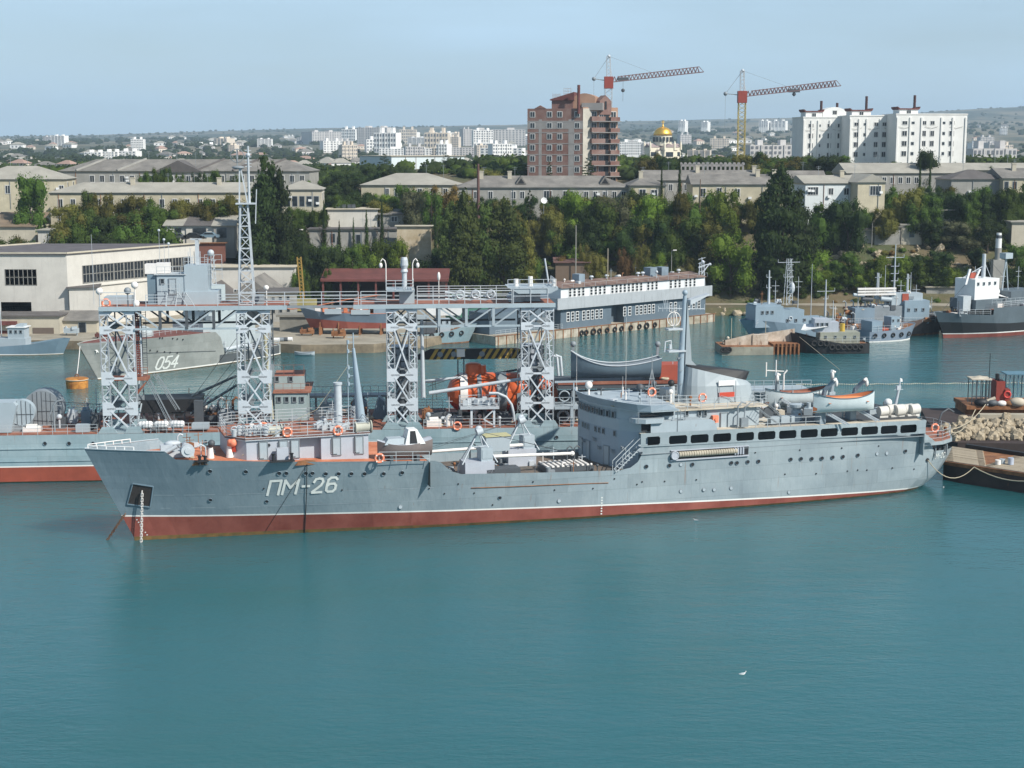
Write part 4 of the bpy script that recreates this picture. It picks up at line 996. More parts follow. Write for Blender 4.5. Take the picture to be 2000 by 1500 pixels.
# cabin launch resting on chocks beside the forward deckhouse
ul, zl = A.hit(738, 884, -4.4); ur, zr = A.hit(842, 884, -4.4)
lw = to_world(A, (ul + ur) / 2, -4.2, 7.3); L = ur - ul
la = empty('cabin_launch', lw, A.deg, 'small cabin launch with white wheelhouse and brown grey hull stowed behind the forward deckhouse', 'boat')
rows = boat_rows(L, 2.2, 1.35, .3, transom=.85)
a_ = MB(); a_.smooth = True; a_.loft(rows); a_.add(rows[-1], [tuple(range(9))]); a_.build('hull', paint('brown_grey_boat', (.20, .165, .155), .6, .15, .1), la)
a_ = MB(); a_.loft([[(r[0][0], r[0][1], r[0][2] - .02), (r[0][0], 0, r[0][2] + .1), (r[0][0], -r[0][1], r[0][2] - .02)] for r in rows]); a_.build('deck', M_SUP2, la)
a_ = MB();
def frus(mb, x0, x1, y, z0, z1, tx0, tx1, ty): return mb.add([(x0, -y, z0), (x1, -y, z0), (x1, y, z0), (x0, y, z0), (tx0, -ty, z1), (tx1, -ty, z1), (tx1, ty, z1), (tx0, ty, z1)], [(0, 1, 5, 4), (1, 2, 6, 5), (2, 3, 7, 6), (3, 0, 4, 7), (4, 5, 6, 7)])
frus(a_, -.1, 1.9, .95, 1.35, 2.75, .3, 1.15, .65); a_.build('wheelhouse', M_WHITE, la)
a_ = MB(); frus(a_, -2.1, -.2, .8, 1.4, 1.95, -1.7, -.1, .65); a_.build('foredeck_coaming', M_SUP, la)
a_ = MB(); a_.add([(.35, -.99, 1.45), (1.1, -.99, 1.45), (.95, -.72, 2.62), (.45, -.72, 2.62)], [(0, 1, 2, 3)]); a_.build('door_opening', M_DARKIN, la)
ck = MB(); ck.box((ul + ur) / 2 - 1.6, (ul + ur) / 2 - 1.3, -5.2, -3.4, 6.9, 7.6); ck.box((ul + ur) / 2 + 1.0, (ul + ur) / 2 + 1.3, -5.2, -3.4, 6.8, 7.6); ck.build('boat_chock', M_DKGREY, shipA)
clutter(shipA, 30, 45.5, -5, 4.5, 4.6, 26, 7, .8); clutter(shipA, 10, 21.5, -3.2, 3.6, 9.86, 22, 8, .6); clutter(shipA, 66, 81, -3.5, 5, 8.15, 34, 9, .8); clutter(shipA, 54, 57, -4, 4, 10.42, 6, 10, .7); clutter(shipA, 47.5, 53, -3.5, 5, 10.78, 12, 11, .7); clutter(shipA, 3.5, 8, -3, 3, 8.1, 14, 12, .8); clutter(shipA, 83, 88, -3, 3, 5.53, 5, 13, .7)
# ================================================================ the long rescue ship with gantry towers, moored behind
_b = Frame(-46.3, 167.8, 4.9)
B = Frame(-46.3 - 7 * _b.s, 167.8 + 7 * _b.c, 4.9)
shipB = empty('salvage_ship', (B.x, B.y, 0), B.deg, 'long pale grey salvage ship with four white lattice towers moored behind the foreground ship', 'ship')
HB = Hull(lambda z: -62 - .9 * max(0, z), lambda z: 62.5 + .5 * max(0, z), [(0, .1), (.12, 4), (.3, 6.9), (.94, 7), (1, 5)], [(0, .6), (.1, 6), (.22, 7), (.95, 7), (1, 6)], 5.35, 1)
M_HULLB = paint('pale_grey_hull_paint', (.27, .39, .43), .45, .14, .1, .25, alt=(.37, .46, .49), scale=.15, plates=True)
M_REDB = paint('bright_red_bottom', (.30, .065, .035), .6, .2, .15, .3)
hullB = HB.build([-66, -60, -50, -40, -20, 0, 20, 40, 58, 65], [(lambda u: .1, 2), (lambda u: 1.72, 1), (lambda u: 1.86, 3), (lambda u: 5.35, 0)], [M_HULLB, M_REDB, M_WEED, M_WLINE], shipB)
dk = MB(); HB.deck(dk, [-65, -50, -30, 0, 30, 60, 65], lambda u: 5.3); dk.build('main_deck', M_REDDECK, shipB)
ru = MB(); ru.box(-45, 60, -7.07, -6.99, 3.75, 3.85); ru.box(-45, 60, -7.04, -6.99, 2.35, 2.4); ru.build('rubbing_strake', M_HULLB, hullB)
for x, y in ((88, 866), (135, 866), (182, 866), (262, 865), (285, 865), (402, 863), (449, 863), (960, 853), (1087, 854)):
 u, z = B.hit(x, y, -7.0); inst(PORT_MESH, 'porthole', hullB, (u, -7.02, z))
M_TOW = paint('white_tower_paint', (.56, .61, .65), .5, .07, .05, .2, scale=.5)
def lat_leg(mb, u, v, z0, z1, w=.85, n=None):
 for du in (-w / 2, w / 2): mb.bar((u + du, v, z0), (u + du, v, z1), .13)
 k = n or max(2, int((z1 - z0) / .85)); h = (z1 - z0) / k
 for i in range(k):
  a, b = (-1, 1) if i % 2 else (1, -1)
  mb.bar((u + a * w / 2, v, z0 + i * h), (u + b * w / 2, v, z0 + (i + 1) * h), .085)
  mb.bar((u - w / 2, v, z0 + i * h), (u + w / 2, v, z0 + i * h), .06)
def tower(p0, p1, lab=None):
 u0, _ = B.hit(p0, 720, -6.6); u1, _ = B.hit(p1, 720, -6.6)
 r = MB(); r.box(u0 + .05, u1 - .05, -6.7, -1.6, 5.3, 5.5); t = r.build('gantry_tower', M_HULLB, shipB)
 Z = [5.5, 8.1, 11.5, 16.9, 19.0]
 for v, m in ((-6.6, M_TOW), (-1.8, M_MGREY)):
  for u in (u0 + .5, u1 - .5):
   l_ = MB()
   for a, b in zip(Z[:-1], Z[1:]): lat_leg(l_, u, v, a + .35, b - .35)
   for du in (-.42, .42): l_.bar((u + du, v, 5.5), (u + du, v, 19.0), .13)
   l_.build('leg', m, t)
   for i, z in enumerate(Z):
    g = MB(); hh = .75 if i in (1, 2) else .45
    s_ = 1 if u < (u0 + u1) / 2 else -1
    g.prism([(u - .48 * s_, z - hh), (u + .40 * s_, z - hh), (u + .95 * s_, z - .12), (u + .95 * s_, z + .12), (u + .40 * s_, z + hh), (u - .48 * s_, z + hh)][::s_], v - .1, v - .04, 'y'); g.build('gusset_plate', m, t)
  for a, b in zip(Z[:-1], Z[1:]):
   for s_ in (1, -1):
    x = MB(); c0, c1 = (u0 + .9, u1 - .9) if s_ > 0 else (u1 - .9, u0 + .9)
    x.bar((c0, v + .05 * s_, a + .25), (c1, v + .05 * s_, b - .25), .16); x.build('cross_brace', m, t)
  for z in Z[1:]:
   x = MB(); x.bar((u0 + .5, v, z), (u1 - .5, v, z), .2); x.build('cross_beam', m, t)
  bp = MB()
  for u in (u0 + .5, u1 - .5): bp.prism([(u - 1.1, 5.35), (u + 1.1, 5.35), (u + .6, 6.1), (u - .6, 6.1)], v - .25, v - .12, 'y')
  bp.build('foot_plate', M_HULLB, t)
 for z in Z[1:]:
  for u in (u0 + .5, u1 - .5):
   x = MB(); x.bar((u, -6.6, z), (u, -1.8, z), .2); x.build('side_beam', M_SUP, t)
 for a, b in zip(Z[:-1], Z[1:]):
  for u in (u0 + .3, u1 - .3): x = MB(); x.bar((u, -6.6, a), (u, -1.8, b), .14); x.build('side_brace', M_SUP, t)
 return u0, u1, t
T1 = tower(197, 267); T2 = tower(463, 530); T3 = tower(755, 816); T4 = tower(1017, 1082)
# bulky dark gear inside the right pair of towers
for T in (T3, T4):
 b_ = MB(); b_.box(T[0] + .6, T[1] - .6, -1.2, 1.2, 10.7, 14.0); b_.build('counterweight', M_SUP2, shipB)
 b_ = MB()
 for k in range(5): b_.bar((T[0] + .6, -1.3, 10.8 + k * .75), (T[1] - .6, -1.3, 10.8 + k * .75), .1)
 for k in range(4): b_.bar((T[0] + .9 + k * .75, -1.3, 10.7), (T[0] + .9 + k * .75, -1.3, 14), .1)
 b_.build('guard_grid', M_DKGREY, shipB)
 b_ = MB(); b_.cyl((T[0] + 1.9, -1, 5.4), (T[0] + 1.9, -1, 10.5), .8, n=12); b_.cyl((T[0] + 2.6, -.4, 7.4), (T[0] + 2.6, -.4, 12), .4, n=10); b_.build('hydraulic_ram', M_DKGREY, shipB)
# ---- top platforms and trusses
def uof(px, py, v=-7.0): return B.hit(px, py, v)[0]
def gantry(px0, px1, mids, lab):
 a, b = uof(px0, 600), uof(px1, 600)
 t = MB(); t.box(a, b, -7.0, -6.6, 19.05, 19.5); t.box(a, b, -.9, -.5, 19.05, 19.5)
 g = t.build('gantry_bridge', paint('gantry_grey', (.36, .44, .48), .5, .08, .1, .3), shipB)
 d = MB(); d.box(a, b, -6.6, -.9, 19.3, 19.45); d.build('platform_plate', M_REDDECK, g)
 for v in (-6.8, -.7):
  x = MB(); x.bar((uof(mids[0], 640), v, 17.0), (uof(mids[-1], 640), v, 17.0), .16, .22); x.build('bottom_chord', _M['gantry_grey'] if v < -5 else M_DKGREY, g)
  us = [uof(m, 620) for m in mids]
  for i, u in enumerate(us[1:-1]):
   x = MB(); x.bar((u, v, 17.0), (u, v, 19.1), .3); x.build('truss_post', M_DKGREY if (px0 < 300) else M_SUP, g)
  mid = len(us) // 2
  for i in range(len(us) - 1):
   x = MB(); down = i < mid
   x.bar((us[i], v, 19.1 if down else 17.0), (us[i + 1], v, 17.0 if down else 19.1), .17); x.build('truss_diagonal', M_DKGREY if px0 < 300 and v > -5 else M_SUP, g)
 return g, a, b
G1, g1a, g1b = gantry(192, 560, [262, 312, 364, 417, 466], '')
G2, g2a, g2b = gantry(690, 1085, [815, 858, 911, 964, 1016], '')
wk = MB(); wk.box(g1b, g2a, -7.0, -6.0, 19.2, 19.4); wk.build('walkway', M_MGREY, shipB)
rl = MB()
def railing_px(px0, px1, v, z=19.5, h=1.5, bars=4, step=1.9, w=.075):
 rl.rail([(uof(px0, 590, v), v, z), (uof(px1, 590, v), v, z)], h, bars, step, w)
railing_px(520, 700, -6.95); railing_px(705, 755, -6.95); railing_px(815, 1000, -6.95, bars=3); railing_px(815, 1000, -1.0, bars=5); railing_px(466, 520, -6.95)
railing_px(285, 325, -6.95, h=1.3); railing_px(425, 466, -6.95, h=1.3); railing_px(195, 262, -6.95, h=1.6, bars=2)
rl.rail([(uof(755, 590), -6.95, 21.1), (uof(808, 590), -6.95, 21.1), (uof(808, 590), -4, 21.1)], 1.1, 3, 1.0, .07)
rl.rail([(uof(992, 590), -6.95, 21.3), (uof(1085, 590), -6.95, 21.3), (uof(1085, 590), -2, 21.3)], .9, 2, 1.3, .06)
rl.rail([(uof(1003, 590), -6.95, 19.5), (uof(1070, 590), -6.95, 19.5)], 1.7, 2, 1.6, .08)
rl.build('platform_railing', M_LGREY, shipB)
rl = MB(); rl.rail([(-16, -6.95, 5.35), (T1[0] - .6, -6.95, 5.35)], 1.1, 3, 1.7, .045); rl.rail([(T1[1] + .6, -6.95, 5.35), (T2[0] - .6, -6.95, 5.35)], 1.1, 3, 1.7, .045)
rl.rail([(T3[1] + .6, -6.95, 5.35), (T4[0] - .6, -6.95, 5.35)], 1.1, 3, 1.7, .045); rl.rail([(T4[1] + .6, -6.95, 5.35), (60, -6.95, 5.35)], 1.1, 3, 1.7, .045)
rl.rail([(-16, 6.9, 5.35), (60, 6.9, 5.35)], 1.1, 3, 1.9, .045); rl.build('deck_railing', M_RAIL, shipB)
# ---- left gantry: winch cabin and gear
M_BLK = paint('cabin_grey', (.36, .43, .47), .5, .06, .05, .15)
def bpx(mb, px0, px1, pyt, v0, v1, z0, py0=None):
 a, zt = B.hit(px0, pyt, v0); b, _ = B.hit(px1, pyt, v0); mb.box(a, b, v0, v1, z0, zt); return a, b, zt
c = MB(); a, b, zt = bpx(c, 306, 360, 537, -4.2, -1.2, 19.45); cab = c.build('winch_cabin', M_BLK, shipB)
o = MB(); o.box(a - 1.1, a - .02, -4.0, -1.2, 19.45, zt); o.build('cabin_side', M_HULLD, cab)
c = MB(); a2, b2, zt2 = bpx(c, 358, 426, 570, -4.4, -1.0, 19.45); a3, b3, zt3 = bpx(c, 359, 405, 519, -4.3, -1.0, 19.45); c.build('cabin_tower', M_BLK, cab)
inst(DOOR_SHIP, 'door', cab, ((a + b) / 2 + .2, -4.24, 21.5)); inst(WIN_SHIP, 'window', cab, (a + .6, -4.24, zt - .7))
c = MB(); c.box(a - .3, b + .2, -4.4, -1, zt, zt + .08); c.rail([(a, -4.2, zt), (b + .5, -4.2, zt)], .9, 2, 1); c.rail([(b3 - .3, -4.2, zt3 - 1.5), (b3 + 1.6, -4.2, zt3 - 1.5)], 2.7, 5, .8, .05); c.rail([(a3, -4.2, zt3), (b3, -4.2, zt3)], .9, 2, .9); c.build('cabin_railing', M_RAIL, cab)
for px0, px1, py0, py1 in ((283, 305, 516, 535), (305, 330, 514, 534)):
 c = MB(); u0_, z0_ = B.hit(px0, py1, -3.5); u1_, z1_ = B.hit(px1, py0, -3.5); c.box(u0_, u1_, -3.5, -2, z0_, z1_); c.build('white_locker', M_RINGW, cab)
c = MB(); c.ladder(((a + b) / 2 + .2, -6.4, 19.5), ((a + b) / 2 + .2, -4.4, 20.9), 1.1, .25); c.ladder((b + .9, -6.6, 19.5), (b - .3, -4.4, 20.8), .8, .3); c.rail([(a + .6, -4.9, 20.8), (b - .5, -4.9, 20.8)], 1.0, 2, .8); c.build('cabin_stairs', M_RAIL, cab)
c = MB(); u_, z_ = B.hit(380, 500, -2.5)
for k in range(7): c.bar((u_ - .7 + .22 * k, -2.5 + .1 * (k % 2), zt3), (u_ - .7 + .22 * k, -2.5, z_ + .5 + .5 * sin(k * 2.1)), .07)
c.box(u_ + .1, u_ + .5, -2.7, -2.2, zt3, z_ + 1.9); c.box(u_ - .4, u_ + .8, -2.7, -2.2, z_ + 1.8, z_ + 1.95); c.build('aerial_cluster', M_LGREY, cab)
for px, hpy in ((310, 450), (320, 468), (178, 458), (329, 476)):
 c = MB(); u_, z_ = B.hit(px, hpy, -3); c.cyl((u_, -3, 22 if px > 200 else 19.4), (u_, -3, z_), .03, .02, 4)
 if px > 200: c.ball((u_, -3, z_), .16)
 c.build('whip_aerial', M_LGREY, shipB)
for px, py, m in ((194, 569, M_RINGW), (249, 568, M_MGREY), (263, 557, M_RINGW), (520, 562, M_RINGW), (266, 593, M_RINGW)):
 u_, z_ = B.hit(px, py, -6.2); c = MB(); c.cyl((u_, -6.2, 19.4), (u_, -6.2, z_), .07, n=6); c.ball((u_, -6.2, z_), .4 if px < 500 else .3); c.build('searchlight', m, shipB)
c = MB(); bpx(c, 203, 256, 580, -3.5, -1.5, 19.45); c.build('control_box', M_SUP, shipB)
u_, z_ = B.hit(207, 592, -5.0); life_ring(to_world(B, u_, -5.0, z_), B.deg, 'orange life ring on the platform above the leftmost lattice tower', .42)
c = MB(); bpx(c, 497, 514, 578, -5, -3, 19.45); c.build('junction_box', M_MGREY, shipB)
# red stair shaft with its small landing between the first towers
c = MB(); ua, ub_ = uof(261, 660, -5.5), uof(275, 660, -5.5)
for u_ in (ua, ub_): c.bar((u_, -5.5, 11.4), (u_, -5.5, 19.1), .12)
c.build('stair_shaft', M_TOW, shipB)
c = MB()
for k in range(30): c.bar((ua, -5.45, 11.5 + k * .26), (ub_, -5.45, 11.5 + k * .26), .13)
for k in (.33, .66): c.bar((ua + (ub_ - ua) * k, -5.5, 11.4), (ua + (ub_ - ua) * k, -5.5, 19.1), .1)
c.build('red_rungs', paint('dull_red_steel', (.16, .045, .035), .7), shipB)
c = MB(); uc_ = uof(281, 660, -5.2); c.ladder((uc_, -5.2, 11.4), (uc_, -5.2, 19), .55, .28); c.build('black_ladder', M_DKGREY, shipB)
c = MB(); a, z_ = B.hit(205, 742, -6); b, _ = B.hit(289, 742, -6); c.box(a, b, -6.2, -4.4, z_ - .1, z_ + .25); c.prism([(b, z_), (b, z_ - .15), (uof(266, 755), z_ - 1.7), (uof(266, 755), z_ - 1.2)], -6.1, -5.8, 'y'); c.rail([(ua, -6.1, z_ + .25), (b, -6.1, z_ + .25)], 1.1, 3, .7); c.build('stair_landing', M_REDDECK, shipB)
# long gangway ladders leaning down
c = MB()
for (x0_, y0_, x1_, y1_, v) in ((287, 742, 333, 832, -5.8), (300, 730, 345, 800, -3.5)):
 a, z0_ = B.hit(x0_, y0_, v); b, z1_ = B.hit(x1_, y1_, v); c.ladder((a, v, z0_), (b, v, z1_), .7, .55, (0, 1, 0)); c.bar((a + .35, v, z0_), (b + .35, v, z1_), .12)
c.build('inclined_ladder', M_MGREY, shipB)
# derrick booms and stays by the second tower
M_BOOM = plain('boom_dark', (.05, .07, .085), .5)
for (x0_, y0_, x1_, y1_, v, r, m) in ((375, 773, 462, 734, -2, .14, M_BOOM), (372, 808, 463, 752, -3, .14, M_BOOM), (838, 768, 1018, 740, -5.5, .19, M_LGREY), (830, 745, 900, 737, -1, .16, M_LGREY), (950, 733, 1010, 722, 1.5, .12, M_BOOM)):
 a, z0_ = B.hit(x0_, y0_, v); b, z1_ = B.hit(x1_, y1_, v); c = MB(); c.cyl((a, v, z0_), (b, v, z1_), r * 1.2, r, 8); c.build('derrick_boom', m, shipB)
c = MB()
for (x0_, y0_, x1_, y1_) in ((380, 772, 462, 660), (380, 772, 460, 775), (383, 800, 460, 700), (395, 790, 462, 720), (425, 815, 462, 740), (408, 810, 462, 735), (440, 815, 462, 745), (150, 787, 197, 790), (83, 783, 150, 787), (880, 745, 905, 730), (835, 755, 880, 740), (845, 745, 845, 800), (853, 780, 850, 742)):
 a, z0_ = B.hit(x0_, y0_, -3); b, z1_ = B.hit(x1_, y1_, -3); c.bar((a, -3, z0_), (b, -3, z1_), .05)
c.build('rigging_wires', M_BLACK, shipB)
c = MB(); a, z0_ = B.hit(390, 797, -3); c.box(a - .6, a + .4, -3.4, -2.6, 5.4, z0_ + .9); c.build('winch_post', M_DKGREY, shipB)
# ---- lattice mast
mA, zA_ = B.hit(467, 575, -4.6); mB_, _ = B.hit(497, 575, -4.6); _, zP = B.hit(480, 398, -4.6); mT, zT = B.hit(484, 285, -4.6)
lm = MB()
q0 = [(mA, -5.2), (mB_, -5.2), (mB_, -3.6), (mA, -3.6)]; tA, tB = B.hit(468, 330, -4.6)[0], B.hit(484, 400, -4.6)[0]
q1 = [(tA, -4.9), (tB, -4.9), (tB, -4.2), (tA, -4.2)]
def q_at(k, z): f = (z - 19.5) / (zP - 19.5); return (q0[k][0] + (q1[k][0] - q0[k][0]) * f, q0[k][1] + (q1[k][1] - q0[k][1]) * f, z)
for k in range(4): lm.bar(q_at(k, 19.5), q_at(k, zP), .17)
lm.build('lattice_mast', M_LGREY, shipB)
n = 9; lb = MB()
for i in range(n + 1):
 z = 19.5 + (zP - 19.5) * i / n
 for k in range(4): lb.bar(q_at(k, z), q_at((k + 1) % 4, z), .1)
 if i < n:
  for k in range(4): z2 = 19.5 + (zP - 19.5) * (i + 1) / n; lb.bar(q_at(k, z) if i % 2 else q_at((k + 1) % 4, z), q_at((k + 1) % 4, z2) if i % 2 else q_at(k, z2), .09)
lb.build('mast_bracing', M_LGREY, shipB)
lt = MB(); lt.box(tA - .5, tB + .9, -5.3, -3.8, zP - .05, zP + .1); lt.bar((tB + .8, -4.6, zP - 2.2), (tB + 1.0, -4.6, zP + 1.6), .1); lt.bar((mA, -5.2, 19.5), (tA, -4.6, zT - 2.4), .16); lt.bar((tB, -4.6, zP), (tA + .1, -4.6, zP + 4.0), .14)
lt.cyl((mT, -4.6, zP), (mT, -4.6, zT), .16, .1, 8)
for k in range(6): lt.bar((mT - .35, -4.6, zT - .5 - k * .35), (mT + .35, -4.6, zT - .5 - k * .35), .08)
lt.ball((mT, -4.6, zT - 1.0), .25); lt.build('mast_head', M_LGREY, shipB)
lt = MB(); u_, z_ = B.hit(463, 304, -4.6); lt.torus((u_, -4.6, z_), .72, .05, 'y', 22, 5); lt.torus((u_, -4.6, z_), .72, .05, 'x', 22, 5); lt.ball((u_ + .1, -4.6, z_ - 1.3), (.7, .5, .2)); lt.cyl((u_, -4.6, z_ - 1.3), (u_, -4.6, z_), .05, n=6); lt.build('loop_aerial', M_MGREY, shipB)
for py, s_ in ((625, 0), (472, -1), (540, 1)): pass
# ---- right gantry: platforms, lamps, stack, coiled hoses
c = MB(); a, b, _ = bpx(c, 755, 810, 568, -6.9, -3.0, 20.95); c = MB(); c.box(a, b, -6.95, -3, 20.95, 21.1); c.box(b - 1.7, b, -5.5, -3, 19.45, 20.95); c.build('raised_platform', M_SUP, shipB)
for px, s_ in ((754, -1), (806, 1)):
 u_, zb3 = B.hit(px, 550, -6.6); c = MB(); c.tube([(u_, -6.6, 21.1), (u_, -6.6, 24.0), (u_ + .12 * s_, -6.6, 24.4), (u_ + s_ * .35, -6.6, 24.6), (u_ + s_ * .57, -6.6, 24.3)], .06, 6)
 c.ball((u_ + s_ * .57, -6.6, 23.85), (.2, .2, .32)); c.build('platform_lamp', M_RINGW, shipB)
c = MB(); u_, _ = B.hit(790, 550, -4.5); c.lathe([(.28, 0), (.28, 1.7), (.42, 1.9), (.3, 2.2), (.45, 2.6), (.4, 3.2), (.3, 3.5)], (u_, -4.5, 21.1), 12); c.build('stack', M_LGREY, shipB)
c = MB(); u_, z_ = B.hit(857, 548, -6.6); c.cyl((u_, -6.6, 19.4), (u_, -6.6, 23), .05, n=5); c.ball((u_, -6.6, 22.6), (.18, .18, .5)); c.build('pole_lamp', M_RINGW, shipB)
for k, px in enumerate((885, 915, 945)):
 c = MB(); u_ = uof(px, 590, -5)
 for j in range(3): c.tube([(u_ - .9, -5 + .3 * j, 19.9 + .35 * j), (u_ + .2, -5 + .3 * j, 19.75 + .35 * j), (u_ + 1.0, -5 + .3 * j, 20.0 + .3 * j)], .13, 6)
 c.torus((u_ + .8, -5.2, 20.4), .45, .12, 'y', 12, 5); c.build('coiled_hose', M_LGREY, shipB)
c = MB(); a, z0_ = B.hit(992, 565, -6.9); b, _ = B.hit(1085, 565, -6.9)
c.prism([(a, 21.3), (b + .3, 21.3), (b + .3, 21.05), (b - .6, 20.6), (a + 1.2, 20.6)], -6.9, -2.5, 'y'); c.build('crane_platform', M_SUP, shipB)
c = MB(); c.lathe([(.9, 0), (1.1, .6), (.8, 1.1)], (uof(1008, 590, -4.5), -4.5, 19.5), 12); c.box(uof(1022, 590), uof(1060, 590), -4.5, -3, 19.5, 20.7); c.build('control_cabin', M_SUP, shipB)
for px, py in ((1008, 550), (1036, 545), (1082, 550)):
 u_, z_ = B.hit(px, py, -5); c = MB(); c.cyl((u_, -5, 21.3), (u_, -5, z_ + .3), .27, n=10); c.build('vent_head', M_RINGW, shipB)
c = MB(); u_, z_ = B.hit(1064, 505, -4); u2, _ = B.hit(1072, 550, -4); c.cyl((u2, -4, 21.3), (u_, -4, z_), .1, n=6); c.build('stub_mast', M_LGREY, shipB)
# ---- striped spreader beam hanging in the gantry
a, z0_ = B.hit(826, 692, 0); b, _ = B.hit(1012, 692, 0); zs = z0_
sb = empty('spreader_beam', to_world(B, 0, 0, 0), B.deg, 'lifting beam with yellow and black diagonal stripes hanging between the right towers', 'lifting beam')
c = MB(); c.prism([(a - 1.1, zs - .6), (a - 1.1, zs - .25), (a + .9, zs + .62), (b - .2, zs + .62), (b + 1.6, zs + .1), (b + 1.9, zs - .6)], -.25, .25, 'y'); c.build('beam', M_BLACK, sb)
x = a + .7
M_STR = plain('stripe_yellow', (.46, .29, .05), .6)
for k in range(13):
 if 5 <= k <= 6: x += .8; continue
 s_ = 1 if k < 5 else 1
 c = MB(); c.add([(x, -.26, zs - .6), (x + .42, -.26, zs - .6), (x + .42 + .75 * s_, -.26, zs + .61), (x + .75 * s_, -.26, zs + .61)], [(0, 1, 2, 3)]); c.build('stripe', M_STR, sb); x += .8
for k in (a + 2.0, a + 3.6, a + 6.9): c = MB(); c.cyl((k, -.3, zs), (k, -.2, zs), .33, n=12); c.build('round_plate', M_MGREY, sb)
c = MB(); m_ = uof(900, 690, 0); c.box(m_ - .5, m_ + .45, -.5, .5, zs - .3, zs + .6); c.build('centre_block', M_RINGW, sb)
c = MB(); c.bar((m_ - .35, 0, zs - .5), (m_ - .35, 0, zs - 2.9), .14); c.bar((m_ + .35, 0, zs - .5), (m_ + .35, 0, zs - 2.9), .14); c.box(m_ - .6, m_ + .6, -.4, .4, zs - 3.6, zs - 2.7); c.build('lifting_hook', M_DKGREY, sb)
c = MB()
for k in (a + .4, b + .6): c.bar((k, 0, zs + .5), (k, 0, 19.0), .05)
c.build('hoist_wire', M_BLACK, sb)
# ---- orange submersible on its cradle
a, z0_ = B.hit(873, 778, .5); b, _ = B.hit(1078, 778, .5)
sub = empty('submersible', to_world(B, a, .5, 8.3), B.deg, 'orange and red rescue submersible with a stubby conning tower stowed under the gantry', 'submersible')
L = b - a; R = 2.3
M_SUBO = paint('submersible_orange', (.62, .12, .035), .4, .12, .1, .1); M_SUBR = paint('submersible_red', (.36, .03, .02), .45, .12, .1, .1)
c = MB(); c.smooth = True; rows = []
for i in range(25):
 t = (i / 24) ** 1.5; x = L * t; r = R * max(0, 1 - (1 - min(1, t / .16)) ** 2) ** .5 * (1 if t < .75 else 1 - .45 * ((t - .75) / .25) ** 2); r = max(r, .05)
 rows.append([(x, r * cos(2 * pi * k / 16 + pi / 16), r * sin(2 * pi * k / 16 + pi / 16)) for k in range(16)])
for i in range(24):
 for k in range(16):
  c.cur = 1 if 8 <= k <= 15 and not (k in (8, 15)) else 0
  c.add([rows[i][k], rows[i][(k + 1) % 16], rows[i + 1][(k + 1) % 16], rows[i + 1][k]], [(0, 3, 2, 1)])
c.build('pressure_hull', [M_SUBO, M_SUBR], sub)
c = MB(); c.cyl((L * .25, 0, 1.7), (L * .25, 0, 3.3), 1.0, .95, 14); c.ball((L * .25, 0, 3.3), (.95, .95, .25)); c.cyl((L * .33, 0, 1.7), (L * .33, 0, 3.2), .6, .5, 12); c.build('conning_tower', M_SUBO, sub)
for x0_, x1_, m in ((.20, .27, M_RINGW), (.36, .40, M_MGREY), (.54, .64, M_MGREY), (.42, .52, M_SUBO)):
 c = MB(); c.cyl((L * x0_ - 1, 0, 0), (L * x1_ - 1, 0, 0), R + .05, n=20); c.build('hull_band', m, sub)
c = MB(); c.prism([(L * .74, -1), (L * .80, 1.8), (L * .86, 1.9), (L * .9, .2), (L * .86, -1.6), (L * .78, -1.8)], -1.4, -1.1, 'y'); c.cyl((L * .88, -.8, 0), (L * 1.0, -.8, -.2), 1.0, .8, 12); c.build('tail_fin', M_SUBO, sub)
c = MB()
for t in (.12, .35, .6, .85): c.box(L * t - .2, L * t + .2, -1.6, 1.6, -2.9, -1.4)
c.box(0, L, -1.4, -1.1, -2.95, -2.6); c.box(0, L, 1.1, 1.4, -2.95, -2.6); c.build('cradle', M_DKGREY, sub)
c = MB(); c.ball((L * .93, -1.2, -.3), (1.5, 1.2, 1.9), 14, 8); c.build('orange_sphere', M_SUBO, sub); c = MB(); c.ball((L * .66, -1.6, .6), (1.3, .9, 1.1), 12, 7); c.build('side_tank', M_SUBO, sub)
# ---- small working platform on posts, curved pipe
a, z0_ = B.hit(899, 798, -6.3); b, _ = B.hit(975, 798, -6.3)
c = MB(); c.box(a, b, -6.4, -3.8, z0_ - .1, z0_ + .1); wp_ = c.build('work_platform', M_LGREY, shipB)
c = MB(); c.rail([(a, -6.35, z0_), (b, -6.35, z0_), (b, -4, z0_), (a, -4, z0_), (a, -6.35, z0_)], 1.15, 2, 1, .07); c.build('railing', M_LGREY, wp_)
for px in (921, 965): u_ = uof(px, 820, -6.1); c = MB(); c.bar((u_, -6.1, 5.3), (u_, -6.1, z0_), .24); c.build('post', M_TOW, wp_)
u_ = uof(965, 820, -6.1); c = MB(); c.bar((u_, -6.15, z0_ - .2), (u_ - 1.2, -6.15, z0_ - 1.3), .14); c.bar((u_ - 1.2, -6.15, z0_ - 1.3), (u_, -6.15, 5.5), .14); c.build('brace', M_TOW, wp_)
c = MB()
for k in range(8): c.cbox((a + .6 + k * .45, -5 + .3 * (k % 3), z0_ + .45 + .1 * (k % 2)), (.5, .5, .6 + .2 * (k % 3)), k * 20)
c.build('winch_gear', M_LGREY, wp_)
pts = [B.hit(x, y, -6.0) for x, y in ((955, 768), (972, 768), (988, 775), (999, 790), (1003, 806), (1005, 823))]
c = MB(); c.tube([(u, -6.0, z) for u, z in pts], .16, 8); c.build('curved_pipe', M_LGREY, shipB)
